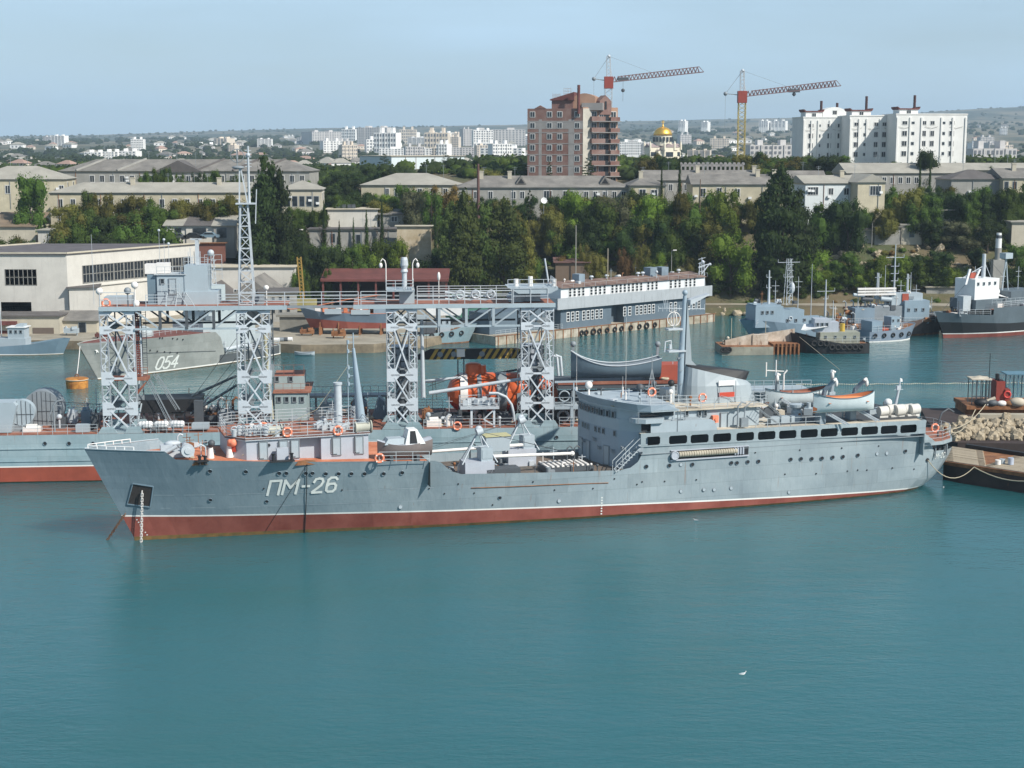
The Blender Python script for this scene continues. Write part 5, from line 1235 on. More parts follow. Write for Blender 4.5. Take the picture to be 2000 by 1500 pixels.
# ---- deckhouse with wheelhouse on the far side of the second tower
c = MB(); a, zt_ = B.hit(536, 768, -3.5); b, _ = B.hit(600, 768, -3.5); c.box(a, b, -3.5, 4, 5.3, zt_); wh_ = c.build('wheelhouse', paint('greenish_grey_paint', (.30, .37, .37), .55, .08, .05, .2), shipB)
c = MB(); c.box(a - .2, b + .4, -3.7, 4.2, zt_, zt_ + .12); c.build('wheelhouse_roof', M_REDDECK, wh_)
c = MB(); a2, z2_ = B.hit(535, 735, -1.5); b2, _ = B.hit(594, 735, -1.5); c.box(a2, b2, -1.5, 3, zt_, z2_); c.build('upper_house', _M['greenish_grey_paint'], wh_)
c = MB(); c.box(a2, b2, -1.5, 3, z2_, z2_ + .06); c.rail([(a2, -1.5, z2_), (b2, -1.5, z2_)], 1.3, 1, 1.2, .04); c.rail([(a, -3.6, zt_ + .1), (b + .3, -3.6, zt_ + .1)], 1.0, 2, 1.1, .04); c.build('upper_deck', M_REDDECK, wh_)
for px in (545, 560, 575, 590): u_, z_ = B.hit(px, 780, -3.5); inst(WIN_SHIP, 'window', wh_, (u_, -3.54, z_), (0, 0, 0), (1, 1, 1.1))
for px in (541, 568): u_, z_ = B.hit(px, 740, -1.5); inst(WIN_SHIP, 'window', wh_, (u_, -1.54, z_), (0, 0, 0), (1, 1, 1))
c = MB(); u_ = uof(532, 700, -4.5); c.cyl((u_ - .2, -4.5, 6.3), (u_ - .9, -4.5, 17.5), .24, .17, 8); c.build('cargo_boom', paint('yellowish_boom', (.42, .40, .28), .7), shipB)
c = MB(); u_ = uof(826, 700, -4.5); c.cyl((u_, -4.5, 8.5), (u_ - .1, -4.5, 17.5), .27, .17, 8); c.build('cargo_boom', M_LGREY, shipB)
# raised walkway and dark funnels behind the foreground masts
c = MB(); a, z0_ = B.hit(600, 772, 4); b, _ = B.hit(755, 768, 4); c.box(a, b, 3.5, 5.5, z0_ - .25, z0_); c.rail([(a, 3.5, z0_), (b, 3.5, z0_)], 1.1, 2, .9, .05)
for k in range(4): c.bar((a + 1 + k * 2.8, 4.4, 5.3), (a + 1 + k * 2.8, 4.4, z0_), .25)
c.build('boat_walkway', M_MGREY, shipB)
for px, w, pyt, dp in ((700, 22, 778, 2), (742, 16, 776, 0), (640, 26, 790, 3)):
 a, zt_ = B.hit(px - w, pyt, dp); b, _ = B.hit(px + w, pyt, dp); c = MB(); c.prism([(a, 5.3), (b, 5.3), (b - .4, zt_ - .6), (b - 1.0, zt_), (a + .8, zt_)], dp, dp + 2, 'y'); c.build('ventilation_trunk', M_HULLD, shipB)
# ---- stern gear at the left: cable drums, canopy, rafts
for px, py, r, w, m, v in ((42, 806, 1.45, 1.0, M_BLK, -4.5), (82, 800, 2.2, 2.6, M_MGREY, -1.0)):
 u_, z_ = B.hit(px, py, v); c = MB(); c.cyl((u_, v, z_), (u_, v + w, z_), r, n=24); d = c.build('cable_drum', m, shipB)
 c = MB()
 for k in range(-2, 3): c.bar((u_ + k * .5, v - .02, z_ - sqrt(max(0, r * r - k * k * .25)) * .95), (u_ + k * .5, v - .02, z_ + sqrt(max(0, r * r - k * k * .25)) * .95), .05)
 c.bar((u_ - r * .9, v - .02, z_ - .2), (u_ + r * .9, v - .02, z_ - .2), .06); c.build('drum_rib', M_DKGREY, d)
 c = MB(); c.box(u_ - r * .7, u_ + r * .7, v + .1, v + w, 5.3, z_ - r * .5); c.build('drum_stand', M_MGREY, d)
c = MB(); u_, z_ = B.hit(10, 785, -5); c.prism([(u_ - 3, 5.4), (u_ + .6, 5.4), (u_ + 1.3, z_ - .4), (u_ + 1.0, z_), (u_ - 3, z_)], -5.5, -3, 'y'); c.build('stern_housing', M_BLK, shipB)
for px, w, h, v, m in ((168, 9, 2.6, -2, M_HULLD), (183, 6, 2.2, -4, M_DKGREY), (118, 8, 1.6, -3, M_DKGREY), (140, 8, 1.9, 0, M_LGREY), (205, 10, 1.4, 2, M_DKGREY), (60, 16, .7, -5, M_RINGW), (420, 18, 1.9, 0, M_DKGREY), (440, 14, 2.2, -3, M_MGREY), (575, 12, 1.5, -5.5, M_MGREY), (625, 12, 1.8, -3, M_DKGREY), (860, 20, 1.6, -3.5, M_DKGREY), (848, 14, 1.0, -5.5, M_RINGW), (877, 8, 1.1, -5.2, M_RINGW), (835, 10, 1.7, -2, M_RUST), (1100, 15, 2.6, -3, M_DKGREY), (985, 14, 1.6, -5, M_DKGREY)):
 u_ = uof(px, 830, v); c = MB(); W = w * .06; c.box(u_ - W, u_ + W, v, v + 1.6, 5.3, 5.3 + h * .7); c.cyl((u_ - W * .6, v + .5, 5.3 + h * .7), (u_ + W * .6, v + .5, 5.3 + h * .75), .35, n=8); c.cyl((u_ + W * .3, v + .9, 5.3 + h * .6), (u_ + W * .3, v + .9, 5.3 + h), .1, n=6); c.build('deck_equipment', m, shipB)
c = MB(); u_ = uof(105, 800, -5); c.tube([(u_, -5, 5.3), (u_, -5, 8.3), (u_ + .4, -5, 8.8), (u_ + 1.0, -5, 8.9)], .12, 6); c.tube([(u_ - .7, -5, 6.5), (u_, -5, 8.4), (u_ + .9, -5, 8.2)], .07, 5); c.build('davit_post', M_MGREY, shipB)
a, z0_ = B.hit(275, 790, -2); b, _ = B.hit(388, 786, -2)
c = MB(); c.prism([(a, z0_ - 1.0), (b, z0_ - .8), (b + .3, z0_ + .6), (a - .2, z0_ + .5)], -2.2, 2, 'y'); cn = c.build('canopy', M_BLACK, shipB)
for k in range(6): c = MB(); u_ = a + (b - a) * (k + .2) / 5.6; c.bar((u_, -1.9, 5.3), (u_, -1.9, z0_ - .8), .14); c.build('canopy_post', M_DKGREY, cn)
for px, py, v in ((300, 811, 0), (325, 809, 0), (372, 808, 0), (430, 813, 1), (350, 812, .5)):
 u_, z_ = B.hit(px, py, v); c = MB(); c.cyl((u_ - .55, v, z_), (u_ + .55, v, z_ + .02), .42, n=12); c.build('white_drum', M_RINGW, shipB)
for k, px in enumerate((285, 316, 347)):
 u_, z_ = B.hit(px, 835, -6.4); c = MB(); c.tube([(u_ - .75, -6.4, 6.2), (u_ - .6, -6.4, 6.2), (u_ + .6, -6.4, 6.2), (u_ + .75, -6.4, 6.2)], [.3, .43, .43, .3], 14)
 for q in (-.35, 0, .35): c.cur = 1; c.cyl((u_ + q - .03, -6.4, 6.2), (u_ + q + .03, -6.4, 6.2), .46, n=14)
 c.cur = 1; c.box(u_ - .6, u_ - .5, -6.8, -6, 5.35, 6.1); c.box(u_ + .5, u_ + .6, -6.8, -6, 5.35, 6.1)
 o = c.build('life_raft', [M_WHITE, M_MGREY]); o.location = (B.x, B.y, 0); o.rotation_euler = (0, 0, radians(B.deg)); tag(o, 'white life raft canister by the first lattice tower, %s of three' % ['left', 'middle', 'right'][k], 'life raft', 'white raft canisters on the rail')
c = MB(); a, _ = B.hit(375, 838, -6); b, _ = B.hit(408, 838, -6); c.box(a, b, -6.3, -5, 5.6, 6.2); c.build('bench_locker', M_SUP, shipB)
u_, z_ = B.hit(893, 832, -7.1); life_ring(to_world(B, u_, -7.1, z_), B.deg, 'orange life ring on the rail below the orange submersible', .42)
# ---- right of the towers: frames, hoses, boat platform
c = MB(); a, z0_ = B.hit(1083, 795, -6.5); b, _ = B.hit(1132, 795, -6.5); c.box(a, b, -6.7, -3, z0_ - .25, z0_); c.bar((b - .9, -6.6, 5.3), (b - .9, -6.6, z0_), .35); c.bar((b - .7, -6.6, z0_), (b - .7, -6.6, z0_ + 2.9), .14); c.bar((a, -6.6, z0_ + 2.9), (b + 1.5, -6.6, z0_ + 2.95), .2); c.rail([(a, -6.5, z0_), (b, -6.5, z0_)], 1.1, 2, 1, .06); c.torus((a + 1.2, -5, z0_ - 1.3), .6, .15, 'y', 14, 5); c.torus((a + 1.3, -5, z0_ + 1), .6, .08, 'y', 14, 5); c.build('side_frame', M_SUP, shipB)
c = MB()
for k, px in enumerate((1086, 1093)): u_, z_ = B.hit(px, 700, -4); c.tube([(u_ - .5, -4, 13.2), (u_ - .3, -4, z_ + .3), (u_ + .1, -4, z_ + .2), (u_ + .3, -4, 10.8)], .15, 8)
c.build('hanging_hose', M_LGREY, shipB)
a, z0_ = B.hit(1090, 750, -5); b, _ = B.hit(1335, 752, -5)
c = MB(); c.box(a, b, -5, 2, z0_ - .6, z0_ - .1); bp_ = c.build('boat_platform', M_DKGREY, shipB)
c = MB(); c.box(a, b, -5.1, -4.9, z0_ - .1, z0_ + .25); c.build('platform_edge', M_REDDECK, bp_)
for k in range(5): u_ = a + 1.8 + k * 3.0; c = MB(); c.bar((u_, -4.6, 5.3), (u_, -4.6, z0_ - .6), .4); c.build('platform_post', M_MGREY, bp_)
c = MB(); c.box(a, b, 1.6, 1.9, 5.3, z0_ - 1.8); c.build('inner_bulwark', M_HULLB, bp_)
c = MB(); u_, z_ = B.hit(1312, 713, -3); c.box(u_ - 1.4, u_ + 1.4, -3, 0, z0_ - .1, z_); c.build('red_house', paint('red_house', (.34, .07, .04), .7), shipB)
ul, zl = B.hit(1115, 733, -3.2); ur, _ = B.hit(1288, 738, -3.2); L = ur - ul
lb_ = empty('grey_launch', to_world(B, (ul + ur) / 2, -3.2, z0_ + .35), B.deg, 'large dark grey ship boat with pale square stern stowed on a red edged platform', 'boat')
rows = boat_rows(L, 2.9, 1.6, .5, n=16, transom=.95)
rows = [[(x, y, z * (1.0 + .35 * max(0, -x / L * 2) ** 2)) for x, y, z in r] for r in rows]
c = MB(); c.smooth = True; c.loft(rows); c.build('hull', paint('boat_grey', (.13, .185, .225), .4, .1, .03, .2), lb_)
c = MB(); c.add([(p[0] + .01, p[1], p[2]) for p in rows[-1]], [tuple(range(9))]); c.build('transom', M_SUP, lb_)
c = MB(); c.loft([[(r[0][0], r[0][1] * .95, r[0][2] - .15), (r[0][0], -r[0][1] * .95, r[0][2] - .15)] for r in rows]); c.build('boat_cover', M_MGREY, lb_)
c = MB()
for sd in (0, -1): c.tube([r[sd] for r in rows], .08, 5)
c.build('gunwale', M_LGREY, lb_)
for px in (1118, 1283):
 u_, z_ = B.hit(px, 672, 0); c = MB(); c.bar((u_, 0, z0_), (u_ + .1, 0, z_), .3); c.ball((u_ + .1, 0, z_), .35); c.build('boat_davit', M_MGREY, shipB)
c = MB(); c.box(uof(1120, 800, 2), uof(1560, 800, 2), 2, 5, 5.3, 7.6); c.build('aft_house', M_SUP, shipB)
c = MB(); u_ = uof(1510, 790, 0); c.rail([(u_ - 4, -2, 8.4), (u_ + 4, -2, 8.4)], 1.2, 3, 1.2, .06); c.box(u_ - 4, u_ + 4, -2, 2, 8.2, 8.4); c.bar((u_ - 3, -1, 5.3), (u_ - 3, -1, 8.3), .3); c.bar((u_ + 3, -1, 5.3), (u_ + 3, -1, 8.3), .3); c.build('aft_platform', M_SUP, shipB)
# water-side fenders and mooring buoy
def mooring_buoy():
 x, y, _ = PZ(151, 757); t = empty('mooring_buoy', (x, y, 0), 0, 'rusty orange drum shaped mooring buoy floating on the left', 'buoy')
 m = paint('buoy_orange_rust', (.36, .12, .025), .8, .35, .6, .4, alt=(.60, .27, .05), scale=1.1)
 c = MB(); c.lathe([(1.45, -.8), (1.62, -.3), (1.68, .9), (1.62, 1.15), (1.72, 1.2), (1.72, 1.42), (1.55, 1.5), (.3, 1.62)], n=28); c.build('float', m, t)
 c = MB(); c.torus((0, 0, 1.8), .3, .07, 'y', 12, 5); c.build('ring', M_RUST, t)
 c = MB(); c.torus((0, 0, 1.3), 1.72, .07, 'z', 28, 5); c.build('rim', M_BEIGE, t)
 return x, y
bx, by = mooring_buoy()
clutter(shipB, -15, T1[0] - 1, -5.5, 4, 5.35, 26, 1, 1.3); clutter(shipB, T1[1] + 1, T2[0] - 1, -5.5, 5, 5.35, 34, 2, 1.3); clutter(shipB, T2[1] + 5, T3[0] - 1, -4, 5, 5.35, 26, 3, 1.4); clutter(shipB, T3[1] + 1, T4[0] - 1, -6, -2, 5.35, 22, 4, 1.1); clutter(shipB, T4[1] + 1, 60, -5, 1.5, 5.35, 26, 5, 1.3); clutter(shipB, a + 8, a + 16, -4.5, 1, z0_ + .1, 10, 6, .9)
# ================================================================ smaller vessels and floating things in the basin
def simple_hull(root, L, hb, ztop, mats, red=.3, white=True, full=.75, stern_w=.8, rake=.5, name='hull', us=None, zdk=None):
 """ztop: list of (fraction, z); bow at u=0"""
 zb = ztop[0][1]
 h = Hull(lambda z: -rake * max(0, z), lambda z: L, [(0, .05), (.12, hb * .45), (.3, hb * .85), (.6, hb), (.9, hb * .9), (1, hb * stern_w)],
   [(0, .12), (.06, hb * .5), (.18, hb * .9), (.35, hb), (.9, hb), (1, hb * stern_w)], zb, .9)
 f = lambda u: lerp_tab(ztop, u / L)
 us = us or [(-rake * zb) + (L + rake * zb) * k / 14 for k in range(15)]
 lv = [(lambda u: red, 1)]
 if white: lv.append((lambda u: red + .16, 2))
 lv.append((f, 0))
 ho = h.build(us, lv, mats, root, name, -1.0)
 dk = MB(); h.deck(dk, us[1:] if len(us) > 2 else us, lambda u: f(u) - .25); dk.build('deck', zdk or M_MGREY, root)
 return h, ho, f
def win_row(root, mesh, a, b, n, v, z, rot=0, sc_=None):
 for k in range(n): inst(mesh, 'window', root, (a + (b - a) * (k / max(1, n - 1)), v, z), (0, 0, rot), sc_)
TYRE_M = None
def tyre_mesh():
 global TYRE_M
 if TYRE_M is None:
  mb = MB(); mb.torus((0, 0, 0), .42, .16, 'y', 14, 6); TYRE_M = mb.mesh('tyre_fender'); TYRE_M.materials.append(M_TYRE)
 return TYRE_M
def lattice_pole(mb, u, v, z0, z1, w=.5):
 for du, dv in ((-w, -w), (w, -w), (w, w), (-w, w)): mb.bar((u + du / 2, v + dv / 2, z0), (u + du / 4, v + dv / 4, z1), .09)
 n = int((z1 - z0) / 1.0)
 for k in range(n):
  z = z0 + (z1 - z0) * k / n; mb.bar((u - w / 2, v - w / 2, z), (u + w / 3, v - w / 2, z + (z1 - z0) / n), .06); mb.bar((u - w / 2, v - w / 2, z), (u + w / 2, v - w / 2, z), .06)
# ---- corvette 054
Cf = Frame(-66.2, 243.0, 56.5)
s54 = empty('corvette', (Cf.x, Cf.y, 0), Cf.deg, 'olive grey corvette with bow number 054 pointing towards the camera at the left quay', 'ship')
M_OLV = paint('olive_grey_hull', (.30, .315, .295), .5, .1, .05, .25, alt=(.36, .375, .355), plates=True)
M_OLD = paint('dark_slate_hull', (.085, .095, .10), .5, .15, .05, .2)
h54 = Hull(lambda z: -.62 * max(0, z), lambda z: 39, [(0, .05), (.12, 1.0), (.3, 2.4), (.6, 4.2), (.8, 4.5), (1, 3.8)], [(0, .1), (.07, 1.8), (.18, 3.1), (.37, 4.4), (.6, 5.0), (.8, 5), (1, 4.0)], 6.2, 1.2)
f54 = lambda u: lerp_tab([(-4, 6.3), (10, 6.1), (21.5, 5.9), (22.6, 4.8), (23.2, 2.0), (58, 1.8)], u)
h54o = h54.build([-3.85, -2.5, -1, 1, 3, 6, 9, 12, 16, 19, 21.5, 22.6, 23.2, 27, 31, 35, 38.9], [(lambda u: .12, 1), (lambda u: .34, 2), (f54, 0)], [M_OLV, M_WEED, M_WLINE], s54)
dk = MB(); h54.deck(dk, [-3, -1, 3, 8, 14, 21.4], lambda u: f54(u) - .1); h54.deck(dk, [23.2, 31, 39], lambda u: 1.7); dk.build('deck', paint('red_brown_deck', (.17, .06, .045), .8), s54)
c = MB(); c.loft([[(u, -(h54.vat(u, z) + .03), z) for z in (.3, 1.0, 1.75)] for u in (23.0, 27, 31, 35, 38.5)]); c.build('dark_strake', M_OLD, h54o)
c = MB(); c.tube([(u, -(h54.vat(u, 4.3 - .08 * u) + .01), 4.3 - .08 * u) for u in (5, 9, 13, 17, 22)], .07, 4); c.build('knuckle', M_OLD, h54o)
c = MB(); u0_, v0_, z0_ = hullpix(h54, Cf, 302, 721); lettering(c, '054', 1.95, .3, lambda a, b: (u0_ + a * 1.15, -(h54.vat(u0_ + a * 1.15, z0_ + b) + .05), z0_ + b - .05), slant=.2, gap=.18, wid=.5); c.build('hull_number', _M['white_lettering'], h54o)
c = MB(); us_, vs_, zs_ = hullpix(h54, Cf, 190, 685)
for r_ in (0, 1):
 pts5 = [(us_ + (.5 if k % 2 == 0 else .2) * sin(pi * k / 5), -(h54.vat(us_, zs_) + .06), zs_ + (.5 if k % 2 == 0 else .2) * cos(pi * k / 5)) for k in range(10)]
c.add(pts5, [tuple(range(10))]); c.build('star', _M['white_lettering'], h54o)
for x, y in ((312, 660), (317, 660), (337, 661), (346, 662), (357, 663), (293, 684), (307, 686), (321, 687), (332, 688), (346, 689)):
 u, v, z = hullpix(h54, Cf, x, y); inst(sc_m, 'scupper', h54o, (u, v - .02, z), scale=1.6)
M_54S = paint('corvette_superstructure', (.38, .43, .44), .5, .06)
c = MB(); c.box(20, 31, -3.6, 3.6, 1.7, 7.6); c.box(22, 29, -3, 3, 7.6, 10.4); c.box(23.5, 27, -2.2, 2.2, 10.4, 13.4); c.box(29, 34, -2.4, 2.4, 1.7, 6.6); c.box(30, 33, -1.6, 1.6, 6.6, 9); sp54 = c.build('superstructure', M_54S, s54)
win_row(sp54, WIN_SHIP, 22.5, 28.5, 5, -3.05, 9.4);
for k in range(4): inst(WIN_SHIP, 'window', sp54, (21.95, -2.2 + 1.4 * k, 9.4), (0, 0, pi / 2))
c = MB(); lattice_pole(c, 26, 0, 12.4, 18.5, 1.2); c.bar((26, -2.5, 16), (26, 2.5, 16), .1); c.ball((26, 0, 18.8), .6); c.build('lattice_mast', M_LGREY, s54)
c = MB(); c.lathe([(1.5, 0), (1.5, .7), (1.0, 1.4), (.4, 1.7)], (10, 0, 6), 14); c.cyl((9, 0, 7), (6, 0, 7.4), .12, n=6); c.build('gun_turret', M_54S, s54)
c = MB(); c.box(33, 37, -2.6, 3, 1.7, 4.2); c.build('aft_house', M_54S, s54)
c = MB()
for k in range(6): c.cyl((25 + k * .9, -4.6, 2.3), (25.6 + k * .9, -4.4, 2.6), .3, n=8)
c.tube([(24, -4.7, 2.6), (29, -4.7, 2.8)], .35, 8); c.rail([(24, -4.9, 1.8), (38, -4.2, 1.8)], 1.1, 3, 2, .06)
c.build('torpedo_tubes', M_LGREY, s54)
for k in range(12):
 c = MB(); u = 24 + random.random() * 14; v = -4.3 + random.random() * 3; c.cbox((u, v, 2.3), (.8, .6, 1.2)); c.cyl((u + .5, v, 1.7), (u + .5, v, 3.4), .12, n=6); c.build('deck_gear', random.choice([M_LGREY, M_MGREY, M_YEL, M_DKGREY]), s54)
# mooring lines from the bow
def rope(name, p, q, sag, r, lab, mat=None, cat='rope', n=10):
 p, q = Vector(p), Vector(q); pts = []
 for i in range(n + 1):
  t = i / n; c = p.lerp(q, t); c.z -= sag * 4 * t * (1 - t); pts.append(c)
 mb = MB(); mb.tube(pts, r, 5); o = mb.build(name, mat or M_ROPE); tag(o, lab, cat); return o
rope('mooring_rope', (bx, by, 1.9), to_world(Cf, -3.4, 0, 6.0), .3, .06, 'pale rope from the orange buoy up to the bow of the corvette', M_RINGW)
# ---- small grey craft at the far left
Lf = Frame(*PZ(123, 692)[:2], 178)
sL = empty('harbour_launch', (Lf.x, Lf.y, 0), Lf.deg, 'small blue grey harbour craft with white wheelhouse at the left edge', 'boat')
M_BLUG = paint('blue_grey_hull', (.17, .25, .31), .45, .12, .1, .3)
hL, hLo, fL = simple_hull(sL, 20, 2.2, [(0, 2.9), (.25, 2.0), (.6, 1.5), (1, 1.4)], [M_BLUG, M_WEED, M_WLINE], .08, True)
c = MB(); c.box(6.2, 12, -1.5, 1.5, 1.4, 3.0); c.box(6.4, 9.4, -1.3, 1.3, 3.0, 4.9); c.box(6.6, 7.9, -1, 1, 4.9, 5.5); o = c.build('wheelhouse', M_SUP, sL)
win_row(o, WIN_SHIP, 7, 8.8, 3, 1.33, 4.2); c = MB(); c.box(6.1, 9.6, -1.5, 1.5, 4.9, 5.05); c.build('roof', M_WHITE, sL)
c = MB(); c.cyl((11, 0, 3), (11, 0, 9.5), .08, n=6); c.build('mast', M_LGREY, sL)
# ---- floating barracks along the right quay
Df = Frame(*PZ(1080, 662.5)[:2], 40.6)
sD = empty('floating_barracks', (Df.x, Df.y, 0), Df.deg, 'long two storey grey and white floating barracks building on a rusty pontoon', 'houseboat')
ud0 = Df.hit(968, 660, 0)[0]; ud1 = Df.hit(1396, 630, 0)[0]
zdk = Df.hit(1080, 646, 0)[1]
c = MB(); c.box(ud0, ud1, 0, 10, -1, zdk); pon = c.build('pontoon', paint('rust_streaked_white', (.36, .31, .22), .85, .35, .75, .6, alt=(.50, .46, .38), scale=.5), sD)
for k in range(30):
 c = MB(); u = ud0 + .6 + (ud1 - ud0 - 1) * k / 29; c.box(u - .09, u + .09, -.12, 0, -.5, zdk); c.build('rib', M_RUST, pon)
for px in (1135, 1144, 1158, 1170, 1185, 1200, 1213, 1231, 1248, 1262, 1278):
 u, z = Df.hit(px, lerp_tab([(1100, 652), (1390, 620)], px), 0); inst(tyre_mesh(), 'tyre_fender', sD, (u, -.2, z - .2), (0, 0, 0), 1.25 if px in (1262, 1158) else 1.0)
c = MB(); c.box(ud0 - .1, ud1 + .1, -.1, .1, zdk, zdk + .12); c.build('pontoon_edge', M_RUST, pon)
ua, zt = Df.hit(1095, 601, .9); ub, zt2 = Df.hit(1378, 578, .9)
M_DLOW = paint('slate_wall', (.105, .145, .18), .6, .1, .03, .25); M_DUP = paint('white_wall', (.66, .69, .70), .6, .06, .03, .3); M_DFA = paint('grey_fascia', (.36, .39, .41), .6, .08, .1, .7, scale=.4)
zl = (zt + zt2) / 2
ug0, ug1 = Df.hit(1194, 610, .9)[0], Df.hit(1219, 610, .9)[0]
c = MB(); c.box(ua, ug0, .9, 9.2, zdk, zl); c.box(ug1, ub, .9, 9.2, zdk, zl); c.box(ug0, ug1, 3.2, 9, zdk, zl); lowd = c.build('lower_storey', M_DLOW, sD)
c = MB(); c.box(ud0 + 1, ua, 3, 9.2, zdk, zl); c.build('end_porch', M_DLOW, sD)
_, zf = Df.hit(1240, 571, .2)
zf1 = (Df.hit(1100, 581, .2)[1] + Df.hit(1375, 560, .2)[1]) / 2
c = MB(); c.box(ua - 1.6, ub + 1.2, .1, .25, zl - .15, zf1); c.box(ua - 1.6, ua - 1.45, .1, 9.8, zl - .15, zf1); c.box(ua - 1.6, ub + 1.2, .25, 9.8, zl - .15, zl); c.build('balcony_fascia', M_DFA, sD)
zr = (Df.hit(1108, 562, 1.2)[1] + Df.hit(1368, 540, 1.2)[1]) / 2
c = MB(); c.box(ua + .2, ub - .2, 1.1, 9.0, zl, zr); upd = c.build('upper_storey', M_DUP, sD)
c = MB(); c.add([(ua - .1, .7, zr), (ub, .7, zr), (ub, 5, zr + .9), (ua - .1, 5, zr + .9), (ub, 9.4, zr), (ua - .1, 9.4, zr), (ua - .1, .7, zr - .1), (ub, .7, zr - .1)], [(0, 1, 2, 3), (3, 2, 4, 5), (0, 3, 5), (1, 4, 2), (6, 7, 1, 0)])
c.build('roof', paint('rusty_red_roof', (.155, .085, .07), .85, .3, .3, .3, alt=(.25, .18, .14), scale=.5), sD)
def pane_window(name, w, h, n, frame_m, glass_m, cols=1):
 mb = MB(); mb.cbox((0, 0, 0), (w, .06, h)); mb.cur = 1; g = .12
 cw = (w - g * (cols + 1)) / cols; hh = (h - g * (n + 1)) / n
 for i in range(n):
  for j in range(cols): mb.cbox((-w / 2 + g + cw / 2 + j * (cw + g), -.04, -h / 2 + g + hh / 2 + i * (hh + g)), (cw, .04, hh))
 m = mb.mesh(name); m.materials.append(frame_m); m.materials.append(glass_m); m.polygons.foreach_set('material_index', mb.mi); return m
W3 = pane_window('tall_window', .82, 1.9, 3, M_WHITE, M_GLASS)
for grp, y, zz in (((1109.5, 1118.5, 1127.5), 617, 0), ((1140, 1148.5, 1157, 1165.5, 1174), 612, 0), ((1220, 1230), 605, 0), ((1244, 1252, 1260, 1268, 1276), 601, 0), ((1310, 1319), 598, 0), ((1345, 1355, 1365), 592, 0)):
 for px in grp: u, _ = Df.hit(px, y, .85); inst(W3, 'window', lowd, (u, .85, zdk + (zl - zdk) * .56))
for grp in ((1113.5, 1122, 1131, 1139), (1155, 1163.5, 1172, 1180.5), (1196, 1204, 1212, 1220, 1228, 1236, 1244, 1252), (1266, 1274, 1282), (1310, 1319, 1327), (1340, 1348, 1356)):
 for px in grp: u, _ = Df.hit(px, 560, 1.05); inst(W3, 'window', upd, (u, 1.05, zf1 + (zr - zf1) * .47), scale=(1, 1, .95))
for px, w, h in ((1130, .8, 1.6), (1270, 1.0, 2.0), (1292, 1.0, 1.9)):
 u, _ = Df.hit(px, 545, 4.5); c = MB(); c.box(u - w, u + w, 3.5, 5.5, zr, zr + 1 + h * .7); c.build('roof_house', paint('mottled_blue_grey', (.20, .26, .31), .6, .25, .1, .3), sD)
for px in (1155, 1185, 1246, 1255, 1300, 1325): u, _ = Df.hit(px, 545, 4.5); c = MB(); c.lathe([(.2, 0), (.2, .5), (.5, .6), (.3, .9)], (u, 4.5, zr + .7), 10); c.build('roof_vent', M_LGREY, sD)
c = MB(); u, _ = Df.hit(1187, 530, 3); c.cyl((u, 3, zr), (u, 3, Df.hit(1187, 485, 3)[1]), .08, n=6); c.build('roof_pole', M_ROPE, sD)
c = MB(); u, _ = Df.hit(1370, 550, 2)
for du in (-1, 1): c.bar((u + du * 1.2, 2, zl), (u + du * .6, 2, Df.hit(1370, 512, 2)[1]), .16)
ztm = Df.hit(1370, 512, 2)[1]
c.bar((u, 2, zr + .5), (u + 2.6, 2, ztm - .3), .16); c.bar((u - 1, 2, ztm - 1), (u + 2.8, 2, ztm - .4), .14); c.bar((u, 2, zr), (u, 2, ztm + 1), .14); c.ball((u + .3, 2, ztm), .4); c.ball((u + 2.6, 2, ztm - .6), .3)
for k in range(5): c.bar((u - 1.1, 2, zr + k * .9), (u + 1.1, 2, zr + k * .9 + .3), .08)
c.build('signal_mast', M_LGREY, sD)
c = MB(); c.rail([(ud0 + .3, .3, zdk), (ua, .3, zdk)], 1.1, 3, 1.2, .05); c.rail([(ua, .5, zr), (ub, .5, zr)], .8, 1, 3, .04); c.build('railing', M_RAIL, sD)
# ---- right-hand cluster
def masted(root, items, mat=None):
 for (u, v, z0, z1, w, arms) in items:
  c = MB()
  if w > .35: lattice_pole(c, u, v, z0, z1, w)
  else: c.cyl((u, v, z0), (u, v, z1), w, w * .4, 7)
  for (fz, L_) in arms: z = z0 + (z1 - z0) * fz; c.bar((u - L_ / 2, v, z), (u + L_ / 2, v, z), .09); c.bar((u - L_ / 2, v, z), (u - L_ / 2, v, z + .6), .06)
  c.build('mast', mat or M_LGREY, root)
def blocks(root, name, lst, mat):
 c = MB()
 for b in lst: c.box(*b)
 return c.build(name, mat, root)
E1 = Frame(*PZ(1472, 668)[:2], 14)
s1 = empty('patrol_vessel', (E1.x, E1.y, 0), E1.deg, 'blue grey patrol vessel with square bridge and tall lattice mast behind the rusty raft', 'ship')
M_PAT = paint('patrol_grey', (.20, .27, .33), .5, .1, .04, .2); M_PAT2 = paint('patrol_house_grey', (.24, .32, .38), .5, .08, .04, .2)
hE, hEo, fE = simple_hull(s1, 24, 3.2, [(0, 4.4), (.3, 3.6), (.45, 3.2), (.5, 2.0), (1, 1.8)], [M_PAT, M_WEED, M_WLINE], .1, False, rake=.7)
a, _ = E1.hit(1476, 600, -2.4); b, _ = E1.hit(1530, 600, -2.4)
o = blocks(s1, 'bridge', [(a, b, -2.4, 2.4, 3, 7.0), (a + .2, b - .4, -2.2, 2.2, 7.0, 7.3)], M_PAT2); win_row(o, WIN_SHIP, a + 1.4, a + 3.4, 3, -2.45, 5.9)
o = blocks(s1, 'deckhouse', [(b, b + 4.4, -2.2, 2.2, 2, 6.2), (b + 4.4, b + 9, -1.8, 1.8, 1.8, 4.6)], M_PAT2); win_row(o, WIN_SHIP, b + 1, b + 8, 5, -2.25, 4.2)
